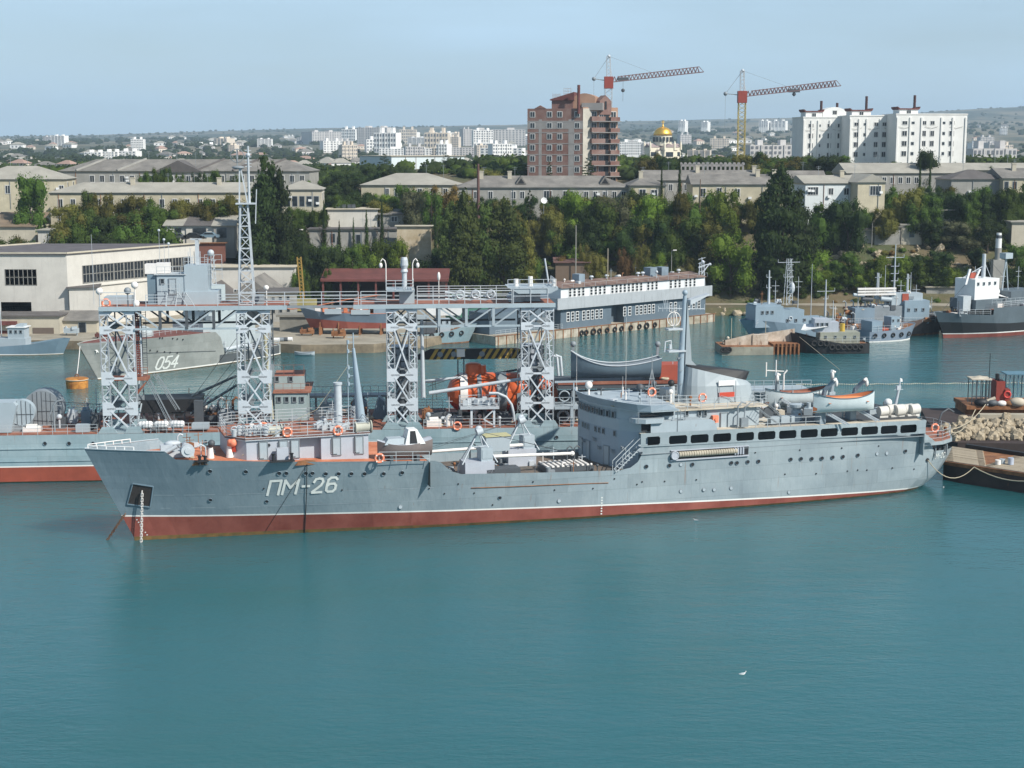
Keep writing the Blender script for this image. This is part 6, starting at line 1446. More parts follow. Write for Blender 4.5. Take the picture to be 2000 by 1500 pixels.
um = E1.hit(1540, 560, 0)[0]; masted(s1, [(um, 0, 7, E1.hit(1540, 505, 0)[1], 1.3, [(.92, 4.5), (.6, 2)]), (E1.hit(1502, 560, 0)[0], 0, 7, E1.hit(1500, 528, 0)[1], .3, [(.8, 1), (.5, 1)])])
c = MB(); c.ball((um + .8, 0, 10.2), (.5, .5, 1.1)); c.torus((b + 1.6, -2.3, 4.6), .35, .1, 'y', 12, 5); c.rail([(1, -1.4, 4.0), (a, -2.9, 3.4)], .9, 2, 1.6, .05); c.build('radar_drum', M_LGREY, s1)
# rusty raft
E2 = Frame(*PZ(1410, 694)[:2], 3)
s2 = empty('rusty_raft', (E2.x, E2.y, 0), E2.deg, 'low rusty pontoon raft with broken pale bulwarks in front of the patrol vessel', 'raft')
LR = E2.hit(1562, 690, 0)[0]
blocks(s2, 'pontoon', [(0, LR * .66, 0, 7, -.6, 1.45)], paint('grey_green_rust', (.26, .25, .20), .8, .3, .5, .5)); blocks(s2, 'side_frames', [(LR * .66 + k * .75, LR * .66 + .3 + k * .75, .2, 1, -.4, 1.9) for k in range(7)], M_RUST)
c = MB(); c.box(LR * .66, LR, 1, 7, -.4, 1.9)
c.build('inner_tank', M_RUST, s2)
blocks(s2, 'deck_plate', [(0, LR, .3, 7, 1.45, 1.55)], M_RUST)
c = MB(); c.prism([(1, 1.5), (LR * .42, 1.5), (LR * .44, 3.6), (1.0, 2.4)], 2.2, 2.5, 'y'); c.prism([(LR * .5, 1.5), (LR, 1.9), (LR, 4.2), (LR * .5, 3.2)], 4.2, 4.5, 'y'); c.box(LR * .42, LR * .62, 2.0, 3.4, 1.5, 3.4); c.build('broken_bulwark', paint('rusted_white', (.50, .40, .30), .8, .25, .75, .4, alt=(.62, .54, .45), scale=.8), s2)
c = MB(); c.cyl((2.2, 3, 1.5), (2.2, 3, 6.3), .07, n=5); c.cyl((LR * .6, 3, 1.5), (LR * .6, 3, 5.7), .06, n=5); c.build('pole', M_ROPE, s2)
for k in range(3): inst(tyre_mesh(), 'tyre_fender', s2, (.2 + .5 * k, -.2, 1.0))
# black tug
E3 = Frame(*PZ(1552, 688)[:2], 2)
s3 = empty('black_tug', (E3.x, E3.y, 0), E3.deg, 'black hulled tug ringed with tyres and a white awning on the bow', 'tug')
hT, hTo, fT = simple_hull(s3, E3.hit(1692, 686, 0)[0], 2.6, [(0, 3.6), (.3, 2.5), (.6, 1.9), (1, 1.9)], [M_BLACK, M_BLACK, M_BLACK], .1, False, rake=.25, zdk=M_RUST)
o = blocks(s3, 'deckhouse', [(4.2, 11.4, -1.7, 1.7, 1.7, 3.8)], paint('olive_house', (.30, .31, .25), .6, .1)); win_row(o, WIN_SHIP, 5.2, 10.5, 4, -1.75, 3.0, 0, .8)
o = blocks(s3, 'wheelhouse', [(3.2, 6.0, -1.4, 1.4, 3.8, 6.2), (6.0, 7.6, -1.2, 1.2, 3.8, 5.6)], M_SUP2); win_row(o, WIN_SHIP, 3.7, 5.4, 3, -1.44, 5.2, 0, 1.1)
c = MB(); c.add([(.6, -2, 4.3), (5.4, -2.1, 4.9), (5.0, 1.2, 5.2), (1.8, 1.2, 5.0), (1.4, -2, 4.2)], [(0, 1, 2, 3), (0, 4, 1)]); c.build('awning', M_WHITE, s3)
c = MB(); c.cyl((8.6, 0, 3.8), (8.6, 0, 5.2), .45, n=10); c.build('funnel', M_YEL, s3); masted(s3, [(6.8, 0, 6, 9.4, .12, [(.6, 1.2)])])
for k in range(9): u = 3.0 + k * 1.05; inst(tyre_mesh(), 'tyre_fender', s3, (u, -(hT.vat(u, 1.4) + .15), 1.2 if u > 6 else 1.9))
# grey supply boat next to the tug
E4 = Frame(*PZ(1776, 662)[:2], 180 + 22)
s4 = empty('grey_workboat', (E4.x, E4.y, 0), E4.deg, 'grey workboat with black tyre fenders lying astern of the black tug', 'boat')
h4, h4o, f4 = simple_hull(s4, 10.5, 2.3, [(0, 3.2), (.3, 2.3), (1, 2.0)], [paint('workboat_grey', (.19, .24, .30), .5, .12), M_WLINE, M_WLINE], .25, False, rake=.4, zdk=M_RUST)
o = blocks(s4, 'wheelhouse', [(3.2, 5.2, -1.2, 1.2, 2, 4.6)], M_PAT2); blocks(s4, 'stern_box', [(7.6, 10, -1.8, 1.8, 1.9, 4.0)], M_PAT); win_row(o, WIN_SHIP, 3.6, 4.8, 2, 1.24, 3.9, 0, .9)
for k in range(5): u = 1.5 + 2 * k; inst(tyre_mesh(), 'tyre_fender', s4, (u, h4.vat(u, 1.3) + .15, 1.3), scale=.8)
blocks(s4, 'red_hatch', [(5.6, 7.2, -1, 1, 2.0, 2.5)], paint('red_house', (.34, .07, .04)))
# cluttered naval craft behind
E5 = Frame(*PZ(1832, 652)[:2], 180 + 8)
s5 = empty('naval_craft', (E5.x, E5.y, 0), E5.deg, 'grey naval craft with cluttered deck and tall thin central mast behind the workboat', 'ship')
h5, h5o, f5 = simple_hull(s5, 24, 3.4, [(0, 4.4), (.25, 3.0), (1, 2.6)], [paint('brown_rust_hull', (.14, .10, .085), .7, .3, .6, .4), M_RUST, M_RUST], .4, False, rake=.5, zdk=M_RUST)
u_of = lambda px, py=600, v=0: E5.hit(px, py, v)[0]; z_of = lambda px, py, v=0: E5.hit(px, py, v)[1]
def b5(p0, p1, py0, v0, v1, z0, mat, nm):
 a, b = sorted((u_of(p0), u_of(p1))); return blocks(s5, nm, [(a, b, v0, v1, z0, z_of(p0, py0))], mat)
b5(1662, 1700, 600, -2, 2.4, 2.4, M_PAT, 'forward_house'); b5(1700, 1762, 596, -2, 2.2, 2.4, M_MGREY, 'centre_house'); o = b5(1757, 1805, 585, -2.2, 2.6, 2.4, M_PAT2, 'aft_house'); b5(1735, 1795, 572, -1.6, 1.6, 6, M_SUP, 'gun_platform')
for k in range(3): inst(WIN_SHIP, 'window', o, (u_of(1765 + k * 14), 2.64, 5.2), (0, 0, pi))
for k, (px, py) in enumerate(((1672, 577), (1690, 585), (1710, 600), (1740, 590), (1800, 600), (1815, 615), (1780, 582), (1660, 612), (1725, 585), (1730, 618))):
 c = MB(); u = u_of(px); z = z_of(px, py, 1); c.cyl((u - 1.0, 1.5 - .4 * (k % 4), z), (u + 1.2, 1.5 - .4 * (k % 4), z + .2), .5 if k % 3 else .35, n=10); c.bar((u, 1, 2.4), (u, 1, z), .12); c.build('deck_gear', [M_SUP, M_DKGREY, M_LGREY, M_RUST][k % 4], s5)
c = MB(); u0, u1 = u_of(1742), u_of(1668); z = z_of(1700, 573)
for q in (0, .55, 1.1): c.box(min(u0, u1), max(u0, u1), 1.4, 1.9, z + q - .2, z + q + .15)
c.build('stacked_rafts', M_RINGW, s5)
for px, pyt, w, arms in ((1745, 477, .25, [(.82, 3.6), (.7, 1.6), (.6, 1.6), (.5, 1.4)]), (1713, 533, .5, [(.9, 1.2), (.6, 1.2)]), (1727, 518, .1, []), (1771, 535, .4, [(.9, .8)]), (1777, 532, .12, []), (1612, 546, .25, [(.7, 3.6), (.5, 1)]), (1584, 515, .09, [])):
 masted(s5, [(u_of(px), 0, 3.5, z_of(px, pyt), w, arms)])
blocks(s5, 'red_crate', [(u_of(1767), u_of(1755), .5, 1.8, z_of(1760, 585) - .2, z_of(1760, 575) + .3)], _M['red_house'])
# dark hulled ship at the right edge
E6 = Frame(*PZ(1842, 660)[:2], 30)
s6 = empty('black_hulled_ship', (E6.x, E6.y, 0), E6.deg, 'auxiliary ship with black lower hull and white wheelhouse at the right edge of the picture', 'ship')
M_E6 = paint('slate_topsides', (.105, .135, .155), .5, .12, .1, .3)
h6 = Hull(lambda z: -.55 * max(0, z), lambda z: 46, [(0, .05), (.1, 2.2), (.25, 4.2), (.6, 5), (1, 4)], [(0, .1), (.08, 3), (.2, 4.8), (.5, 5.2), (1, 4.6)], 5.6, 1)
f6 = lambda u: lerp_tab([(-3, 5.3), (4, 4.7), (8, 4.5), (8.4, 5.9), (18, 5.9), (22, 7), (46, 7)], u)
h6.build([-2.9, -1, 1, 3, 5, 8, 8.4, 12, 16, 20, 28, 36, 45.9], [(lambda u: .75, 1), (lambda u: .95, 3), (lambda u: lerp_tab([(0, 3.2), (12, 2.6), (30, 2.6)], u), 2), (f6, 0)], [M_E6, M_RED, M_BLACK, M_WLINE], s6)
dk = MB(); h6.deck(dk, [-2, 1, 4, 8], lambda u: 4.3); h6.deck(dk, [8.4, 16, 26, 45], lambda u: 5.5); dk.build('deck', M_REDDECK, s6)
uh = lambda px, py=580: E6.hit(px, py, -1.5)[0]; zh = lambda px, py: E6.hit(px, py, -1.5)[1]
a, b = uh(1895), uh(1942)
o = blocks(s6, 'wheelhouse', [(a, b, -2.6, 2.6, 7.4, zh(1915, 544))], M_WHITE); win_row(o, WIN_SHIP, a + .8, b - 1.2, 4, -2.65, zh(1915, 553))
blocks(s6, 'lower_house', [(a - .4, b + 3, -3.4, 3.4, 5.5, 7.4), (b + 3, b + 12, -3, 3, 5.5, 8.6)], M_E6)
c = MB(); c.cyl((uh(1930), 0, 7), (uh(1930), 0, zh(1930, 497)), .5, .35, 10); c.bar((uh(1930), 0, zh(1930, 520)), (uh(1888), 0, zh(1888, 545)), .12); c.bar((uh(1930), 0, zh(1930, 510)), (uh(1945), -1, zh(1945, 560)), .08); c.build('foremast', M_LGREY, s6)
c = MB(); u = uh(1973)
for du, dv in ((-1.2, 0), (1.3, 0), (0, 1)): c.bar((u + du, dv, 6), (u, 0, zh(1973, 506)), .18)
c.box(u - 1, u + 1, -.8, .8, zh(1973, 506), zh(1973, 495)); c.build('tripod_mast', M_SUP, s6)
c = MB(); u0 = uh(1884); c.prism([(u0, zh(1884, 556)), (u0 + .5, zh(1884, 556)), (u0 + 1.5, zh(1889, 526)), (u0 + 1.0, zh(1889, 526))], -1.5, -1.2, 'y'); c.prism([(u0 + 2.6, zh(1906, 546)), (u0 + 3.0, zh(1906, 546)), (u0 + 4.2, zh(1912, 526)), (u0 + 3.7, zh(1912, 526))], -1.5, -1.2, 'y'); c.build('white_davit', M_WHITE, s6)
c = MB(); c.prism([(u0 + 1.6, zh(1890, 544)), (u0 + 3.0, zh(1905, 544)), (u0 + 3.8, zh(1909, 533)), (u0 + 1.9, zh(1894, 533))], -1.1, -.9, 'y'); c.build('red_panel', _M['red_house'], s6)
c = MB(); c.ball((uh(1953), 0, 8.4), (1.2, 1, 1)); c.add([(uh(1940), -2.6, 7.9), (uh(1968), -2.7, 7.2), (uh(1962), .5, 8.0), (uh(1942), .5, 8.4)], [(0, 1, 2, 3)]); c.build('tarpaulin', M_WHITE, s6)
c = MB(); c.rail([(1, -3, 4.8), (8, -4.4, 4.5)], 1, 3, 1.8, .06); c.rail([(9, -5, 5.9), (30, -5, 6.2)], 1, 3, 2, .06); c.box(uh(1875), uh(1890), -2.4, -.8, 5.3, 8.2); c.build('deck_rail', M_RAIL, s6)
# rusty fender raft between the workboat and the black hulled ship
# ---- middle: tug, boat on the slip, fishing boat, dinghy
F1 = Frame(*PZ(915, 668)[:2], 180 + 10)
t1 = empty('grey_tug', (F1.x, F1.y, 0), F1.deg, 'pale grey tug with tyres along its side behind the striped lifting beam', 'tug')
h7, h7o, f7 = simple_hull(t1, 13, 2.2, [(0, 3.6), (.25, 2.5), (.6, 1.9), (1, 1.8)], [M_HULLB, M_RUST, M_RUST], .2, False, rake=.5, zdk=M_RUST)
o = blocks(t1, 'wheelhouse', [(3.6, 6.0, -1.2, 1.2, 2, 4.6)], M_SUP); win_row(o, WIN_SHIP, 4.2, 5.4, 2, 1.24, 4.0, 0, .9); blocks(t1, 'dark_engine_house', [(6.4, 9.2, -1, 1, 1.9, 3.9)], M_DKGREY)
for k in range(5): u = 1.6 + 1.9 * k; inst(tyre_mesh(), 'tyre_fender', t1, (u, h7.vat(u, 1.6) + .15, 2.0 - .1 * k), scale=.85)
F2 = Frame(*PY(612, 655, 291)[:2], 2)
t2 = empty('fishing_boat', (F2.x, F2.y, 1.6), F2.deg, 'red bottomed grey boat propped up on the quay slipway for repair', 'boat')
h8 = Hull(lambda z: -.5 * max(0, z), lambda z: 15.5, [(0, .1), (.2, 1.2), (.5, 2.0), (.85, 1.9), (1, 1.5)], [(0, .3), (.15, 1.6), (.4, 2.4), (.9, 2.3), (1, 2)], 4.2, .8)
h8.build([-2.0, -1, 1, 3, 6, 9, 12, 15.4], [(lambda u: lerp_tab([(0, 3.0), (8, 2.4), (15, 2.2)], u), 1), (lambda u: lerp_tab([(-2, 5.2), (2, 4.3), (15, 3.9)], u), 0)], [paint('slate_boat', (.12, .17, .22), .5, .15), M_RED], t2, zb=1.2)
blocks(t2, 'grey_bulwark', [(2.4, 5.6, -2.45, -2.3, 4.0, 5.0), (7.4, 11, -2.5, -2.35, 3.9, 4.8)], M_SUP); blocks(t2, 'cabin', [(11.6, 14.5, -1.5, 1.5, 3.8, 6.4)], M_PAT2)
c = MB(); h8.deck(c, [-1, 2, 6, 10, 15], lambda u: 4.0); c.build('deck', M_ORDECK, t2)
for k in range(9): c = MB(); u = 1 + k * 1.3; c.cbox((u, -.6 + .3 * (k % 3), 4.5), (1.0, .7, .8 + .2 * (k % 2)), k * 25); c.build('deck_gear', [M_RINGW, M_ORDECK, M_RUST][k % 3], t2)
c = MB(); c.tube([(-9, 0, 5.5), (-4, 0, 4.7), (1, 0, 5.4), (7, 0, 6.6), (13, 0, 7.4)], .1, 5); c.build('bowsprit', M_ORDECK, t2)
c = MB()
for u in (1.5, 5, 9, 13): c.box(u - .3, u + .3, -1.4, 1.4, 0, 1.4); c.bar((u, -2.6, 0), (u, -1.9, 2.4), .2)
c.build('cradle', M_RUST, t2)
c = MB(); c.box(-6, 2, 1.0, 4.5, .6, 3.4); c.box(-6.6, 2.4, .6, 5, 3.4, 3.8)
o = c.build('dockside_hut', paint('hut_grey', (.22, .21, .18), .8, .2)); o.location = (F2.x - 1, F2.y + 3, 1.0); tag(o, 'squat concrete platform hut with overhanging top on the quay left of the slipway boat', 'hut')
F3 = Frame(*PY(893, 640, 306)[:2], 0)
t3 = empty('white_fishing_boat', (F3.x, F3.y, 1.5), 0, 'small white and green fishing boat standing ashore behind the grey tug', 'boat')
c = MB(); c.prism([(-3, 3.4), (6.8, 3.9), (5.6, 1.6), (-2, 1.2)], -1.2, 1.2, 'y'); c.build('hull', plain('sea_green', (.08, .22, .17), .5), t3); c = MB(); c.prism([(-3.1, 3.3), (6.9, 3.8), (7.1, 4.3), (-3.2, 3.9)], -1.3, 1.3, 'y'); c.build('bulwark', M_WHITE, t3)
o = blocks(t3, 'wheelhouse', [(-1, 1.4, -1, 1, 3.8, 6.4)], plain('pale_green', (.42, .55, .50), .5)); win_row(o, WIN_SHIP, -.6, 1.0, 2, -1.05, 5.6, 0, .9)
for k in range(3): c = MB(); c.ball((2.4 + k * 1.1, -.4, 4.7 + .3 * (k % 2)), (.7, .6, .8)); c.build('white_bale', M_WHITE, t3)
c = MB(); c.box(-2, 5, -.8, .8, 0, 1.4); c.build('chock', M_DKGREY, t3)
x, y, _ = PZ(595, 694); open_boat('dinghy', 3.6, 1.3, .6, M_SUP, M_MGREY, Frame(x, y, 4), 0, 0, -.1, 0, 'small grey dinghy tied under the stone quay wall', cat='dinghy')
c = MB(); x, y, _ = PY(870, 640, 300)
for k in range(2):
 c = MB(); xx, yy, _ = PY(800 + 70 * k, 640, 302 + k); c.prism([(-4, 2.6), (3.8, 2.4), (3.0, .9), (-3, .9)], -1.1, 1.1, 'y'); o = c.build('hauled_out_boat', M_WHITE if k else M_SUP); o.location = (xx, yy, 1.5 + 1.5 * k); tag(o, ['pale hull of a boat laid up ashore behind the third lattice tower', 'white hull of a boat laid up ashore beside the green fishing boat'][k], 'boat')
# ---- barge with rubble at the right
Hf = Frame(*PZ(1851, 938)[:2], -43)
rb_ = empty('rubble_barge', (Hf.x, Hf.y, 0), Hf.deg, 'flat rusty barge with pale planked deck moored under the stern at the right edge', 'barge')
zD = 1.9
c = MB(); c.prism([(-.6, 0), (1.2, -.4), (24, -.4), (24, 9.3), (-2.4, 9.3)], -.8, zD); c.build('barge_hull', paint('dark_rusty_hull', (.045, .03, .026), .8, .3, .35, .3), rb_)
M_PLK = paint('weathered_planks', (.34, .28, .20), .9, .2, .05, .1, alt=(.44, .38, .28), scale=.5)
pk = MB(); pk.cbox((0, 0, 0), (3.9, .27, .07)); PLK = pk.mesh('plank'); PLK.materials.append(M_PLK)
deckp = MB(); deckp.prism([(-.4, .2), (1.2, -.2), (23.8, -.2), (23.8, 9.2), (-2.4, 9.2)], zD, zD + .05); deckp = deckp.build('deck', M_RUST, rb_)
for i in range(32):
 for j in range(6):
  if i * .28 > 9: continue
  u = 1.6 + j * 4.0 + (i % 2) * .9 - (.15 * i if j == 0 else 0); inst(PLK, 'plank', deckp, (u, .1 + i * .28, zD + .09 + random.uniform(-.015, .02)), (0, 0, random.uniform(-.012, .012)))
e_ = MB(); e_.box(-.5, 14, -.5, -.1, zD - .1, zD + .3); e_.build('timber_rail', M_RUST, rb_)
e_ = MB(); e_.bar((-2.6, 9.4, zD + .3), (16, 9.4, zD + .2), .5); e_.build('black_beam', M_BLACK, rb_)
e_ = MB(); e_.rail([(0, -.3, zD + .1), (9, -.3, zD + .1)], .25, 1, 2, .06); e_.build('low_rail', M_DKGREY, rb_)
# rubble: separate boulders
ROCKM = paint('pale_rubble', (.36, .29, .19), .9, .35, .3, .2, alt=(.47, .40, .29), scale=.9)
def rock_mesh(i):
 r = random.Random(i); mb = MB(); mb.ball((0, 0, 0), (1, 1, 1), 7, 5); mb.sm = [False] * len(mb.f); mb.v = [tuple(c * (1 + r.uniform(-.28, .22)) for c in p) for p in mb.v]
 m = mb.mesh('boulder'); m.materials.append(ROCKM); return m
ROCKS = [rock_mesh(i) for i in range(6)]
rk = random.Random(5)
pile = empty('rubble_pile', to_world(Hf, 0, 0, zD), Hf.deg, 'heap of pale yellowish boulders along the back of the barge', 'rubble')
jb = empty('rubble_jetty', (0, 0, 0), 0, 'dark low jetty under the boulders, running out of the picture on the right', 'jetty'); c = MB(); xj = PY(1843, 860, 184)[0]
c.prism([(xj, 182.5), (xj + 1, 181.5), (90, 178), (90, 206), (xj + 3.0, 206), (xj + 1.2, 196)], -1, 1.75); c.build('base', _M['dark_rusty_hull'], jb)
for i in range(420):
 px = rk.uniform(1840, 2030); Yr = rk.uniform(182.8, 190.8); x, y, _ = PY(px, 840, Yr); k = min(1, (px - 1838) / 45); top = 1.7 + (min(1, (Yr - 182.5) / 5) * .95 * k + .1) * rk.uniform(.4, 1.2); s_ = rk.uniform(.18, .5) * rk.choice((1, 1, 1, 1.9))
 if x < xj + .3 + (Yr - 182.5) * .08: continue
 o = inst(ROCKS[i % 6], 'boulder', pile, ((x - Hf.x) * Hf.c + (y - Hf.y) * Hf.s, -(x - Hf.x) * Hf.s + (y - Hf.y) * Hf.c, top - zD), (rk.random() * 3, rk.random() * 3, rk.random() * 3), (s_, s_ * rk.uniform(.6, 1), s_ * rk.uniform(.5, .9)))
bl = MB(); bl.cbox((0, 0, 0), (3.4, 1.1, .78)); BLK = bl.mesh('concrete_block'); BLK.materials.append(paint('block_concrete', (.40, .36, .28), .9, .15, .05, .3))
for row in range(2):
 for j in range(4):
  o = inst(BLK, 'concrete_block', None, (PY(1925, 810, 192)[0] + j * 3.5 + (row % 2) * .9, 192 + .1 * row, 2.2 + row * .8), (0, 0, -.03)); tag(o, 'pale concrete block behind the rubble, %s course, %s from the left' % (('lower', 'upper')[row], ('first', 'second', 'third', 'fourth')[j]), 'block', 'concrete blocks behind the rubble')
# cabin platform behind the rubble
Pf = Frame(*PY(1888, 800, 200.5)[:2], -2)
cb = empty('dredger_house', (Pf.x, Pf.y, 0), Pf.deg, 'rusty work platform with dark red cabin and open frame shelter at the right edge', 'work platform')
W_ = Pf.hit(2010, 790, 0)[0] + 4; zpl = Pf.hit(1950, 793, 0)[1]
blocks(cb, 'platform', [(0, W_, 0, 7, zpl - .5, zpl), (0, W_, .5, 6, -1, zpl - .5)], M_RUST)
uq = lambda px, py=760, v=1: Pf.hit(px, py, v)[0]; zq = lambda px, py, v=1: Pf.hit(px, py, v)[1]
o = blocks(cb, 'red_cabin', [(uq(1946), uq(1963), 1, 3.6, zpl, zq(1955, 745))], paint('cabin_red', (.27, .045, .03), .6, .12, .1)); blocks(cb, 'red_tank', [(uq(1963), uq(1973), .8, 3, zpl, zq(1970, 760))], _M['cabin_red'])
c = MB(); c.cyl((uq(1951), 2, zpl), (uq(1951), 2, zq(1951, 732)), .28, n=10); c.build('black_stack', M_BLACK, cb)
c = MB(); a, b = uq(1899), uq(1933); zt_ = zq(1915, 742)
for u in (a, a + .55, (a + b) / 2, b - .4, b):
 for v in (1, 3): c.bar((u, v, zpl), (u, v, zt_), .1)
c.bar((a, 1, zpl + 1.1), (b, 1, zpl + 1.1), .1); c.build('shelter_frame', M_DKGREY, cb); c = MB(); c.box(a - .2, b + .2, .7, 3.3, zt_, zt_ + .16); c.lathe([(1.0, 0), (.5, .2), (.1, .3)], ((a + b) / 2, 2, zt_ + .14), 10); c.build('shelter_roof', M_BEIGE, cb)
c = MB(); a, b = uq(1972), uq(2004); zt_ = zq(1985, 732)
for u in (a, (a + b) / 2, b):
 for v in (1, 3): c.bar((u, v, zpl), (u, v, zt_), .12)
c.box(a - .6, b + 3, .6, 3.4, zt_, zt_ + .15); c.build('second_shelter', plain('teal_frame', (.10, .20, .26), .6), cb)
c = MB(); c.cyl((uq(1931), 1, zpl), (uq(1931), 1, zq(1931, 690)), .05, n=5); c.build('thin_pole', M_BLACK, cb)
for px, m, r in ((1925, M_RINGW, .4), (1915, M_BLACK, .7), (1955, M_RINGW, .5), (1985, M_BEIGE, .8), (1936, M_DKGREY, .6), (1970, M_RUST, .5)): c = MB(); u = uq(px); c.ball((u, .3, zpl + r * .6), (r * 1.4, r, r * .8)); c.build('sack', m, cb)
c = MB(); c.cyl((uq(1912), .2, zpl + .2), (uq(1942), .4, zpl + 1.0), .25, n=8); c.build('pale_log', M_BEIGE, cb)
c = MB(); c.torus((uq(1967), .75, zq(1967, 770)), .42, .11, 'y', 16, 6); o = c.build('life_ring', plain('red_ring', (.62, .06, .05), .5)); o.location = (Pf.x, Pf.y, 0); o.rotation_euler = (0, 0, radians(Pf.deg)); tag(o, 'bright red life ring on the red cabin at the right edge', 'life ring')
for k, (px, py, m) in enumerate(((1949, 907, M_RINGW), (1957, 905, M_SUP), (1974, 907, paint('blue_white_drum', (.42, .47, .56), .5)))):
 x, y, z = PZ(px, py, zD + .15); c = MB(); c.cyl((0, 0, 0), (0, 0, .75 if k == 2 else .5), .32, n=12); o = c.build('drum', m, None, (x, y, z)); tag(o, ['small whitish drum standing leftmost on the barge deck', 'small grey drum between two others on the barge deck', 'taller blue and white drum on the barge deck'][k], 'drum')
# ropes from the stern
rope('mooring_rope', to_world(A, 87.8, -1.6, 5.9), PY(1925, 790, 198), .8, .06, 'pale mooring rope rising from the stern platform to the work platform')
rope('mooring_rope', to_world(A, 88.2, -1.0, 5.7), PY(1905, 800, 197), 1.3, .06, 'lower pale mooring rope rising from the stern to the work platform')
u, v, z = hullpix(HA, A, 1811, 898); pq = to_world(Hf, 3.4, -.7, zD + .2)
rope('mooring_rope', to_world(A, u, v - .1, z), (pq[0], pq[1], pq[2]), 1.6, .05, 'slack yellowish rope sagging from the stern fairlead to the barge')
c = MB(); c.cyl((u, v - .1, z), (u, v + .2, z), .2, n=10); c.build('fairlead', M_BLACK, shipA)
rope('mooring_rope', to_world(Hf, 3.4, -.7, zD + .2), to_world(Hf, 12, -.7, zD + .3), .9, .07, 'thick pale rope hanging along the side of the barge')
# string of floats across the basin
fl = MB(); p0, p1 = PZ(1556, 752), PZ(2100, 748); n = 130
for i in range(n):
 t = i / n; fl.ball((p0[0] + (p1[0] - p0[0]) * t, p0[1] + (p1[1] - p0[1]) * t + .25 * sin(i * .7), .06), (.17, .09, .1), 5, 4)
o = fl.build('float_line', paint('pale_floats', (.50, .48, .38), .7), kind='stuff', label='pale string of small floats stretched across the basin behind the lifeboats', cat='float line')
rope('mooring_rope', to_world(E3, .3, 0, 3.2), PZ(1640, 722), 0, .04, 'thin line running from the bow of the black tug down into the water')
# gulls
def gull(px, py, s, deg, lab, z=.02):
 x, y, _ = PZ(px, py); t = empty('gull', (x, y, z), deg, lab, 'bird', 'white gulls on the water')
 mb = MB(); mb.smooth = True
 prof = [(-.62, .02, .16), (-.48, .07, .13), (-.25, .14, .10), (0, .17, .09), (.2, .15, .11), (.34, .09, .17), (.42, .065, .25), (.46, .06, .33), (.52, .065, .38), (.58, .05, .38), (.62, .012, .36)]
 mb.loft([[(x_ * s, r * s * cos(2 * pi * k / 8), (zc + r * .9 * sin(2 * pi * k / 8)) * s) for k in range(8)] for x_, r, zc in prof], True); mb.build('body', M_WHITE, t)
 for sd in (-1, 1): w = MB(); w.prism([(.22 * s, sd * .12 * s), (-.1 * s, sd * .19 * s), (-.72 * s, sd * .06 * s), (-.4 * s, sd * .04 * s)], .17 * s, .23 * s); w.build('wing', M_SUP, t)
 b = MB(); b.cyl((.6 * s, 0, .37 * s), (.72 * s, 0, .34 * s), .02 * s, .006 * s, 5); b.build('beak', M_YEL, t)
gull(1451, 1318, .5, 30, 'white gull resting on open water below the ship, the largest')
gull(1359, 1017, .4, 160, 'small white gull on the water close to the red hull')
gull(1843, 953, .35, 70, 'tiny white gull on the water by the dark barge')
clutter(s1, a + 5, 22, -2, 2, 2.0, 20, 21, 1.1); clutter(s1, E1.hit(1476, 600, -2.4)[0], b, -2, 2, 7.3, 8, 22, .9); clutter(s3, 1, 14, -1.6, 1.6, 2.0, 14, 23, .9); clutter(s4, 1, 10, -1.4, 1.4, 2.1, 10, 24, .8)
clutter(s5, 1, 23, -2.6, 2.8, 2.8, 60, 25, 1.2); clutter(s5, 4, 20, -1.5, 2, 5.2, 40, 26, 1.1); clutter(s5, 5, 14, -1, 1.5, 7.2, 14, 27, 1.0); clutter(s6, 1, 8, -2.6, 2.6, 4.4, 16, 28, 1.2); clutter(s6, 8.5, 32, -4, 3, 5.6, 30, 29, 1.2); clutter(s2, 1, 13, 1, 6, 1.6, 12, 30, .9, [M_RUST, M_BEIGE, M_DKGREY])
clutter(s54, 22, 38, -4, 0, 1.9, 34, 31, 1.1); clutter(s54, 21, 30, -3, 3, 7.7, 12, 32, 1.0); clutter(sL, 9, 19, -1.2, 1.2, 1.5, 12, 33, .8); clutter(t1, 2, 12, -1.4, 1.4, 2, 10, 34, .8); clutter(sD, ua, ub, 2, 8, zr + .3, 16, 35, 1.0)
for rt, u0, u1, v, z in ((s1, 8, 23, -2.9, 2.0), (s5, 2, 23, 3.0, 2.7), (s3, 4, 15, -2.3, 2.0), (s4, 2, 10, 2.0, 2.1), (s54, 2, 20, -2.6, 6.2), (s6, 8, 40, -4.6, 6.5)):
 c = MB(); c.rail([(u0, v, z), (u1, v, z)], 1.0, 2, 1.3, .045); c.build('railing', M_RAIL, rt)
for rt, px, fr_, z0q, pyt in ((s5, 1690, E5, 4, 560), (s5, 1760, E5, 5, 548), (s5, 1790, E5, 5, 556), (s1, 1515, E1, 6, 548), (s1, 1560, E1, 5, 540), (s5, 1820, E5, 3, 580), (s6, 1905, E6, 7, 520), (s6, 1960, E6, 7, 530), (s6, 1990, E6, 7, 520)):
 u, zt_ = fr_.hit(px, pyt, 0); c = MB(); c.cyl((u, 0, z0q), (u, 0, zt_), .09, .05, 6); c.bar((u - .8, 0, zt_ - 1), (u + .8, 0, zt_ - 1), .06); c.bar((u - .5, 0, zt_ - 2), (u + .5, 0, zt_ - 2), .06); c.build('pole_mast', M_LGREY, rt)
c = MB(); n6 = E6.hit(1930, 505, 0)
for q in ((-1, 5), (14, 9), (20, 8)): c.bar((n6[0], 0, n6[1]), (q[0], 0, q[1]), .05)
c.build('stay', M_DKGREY, s6)
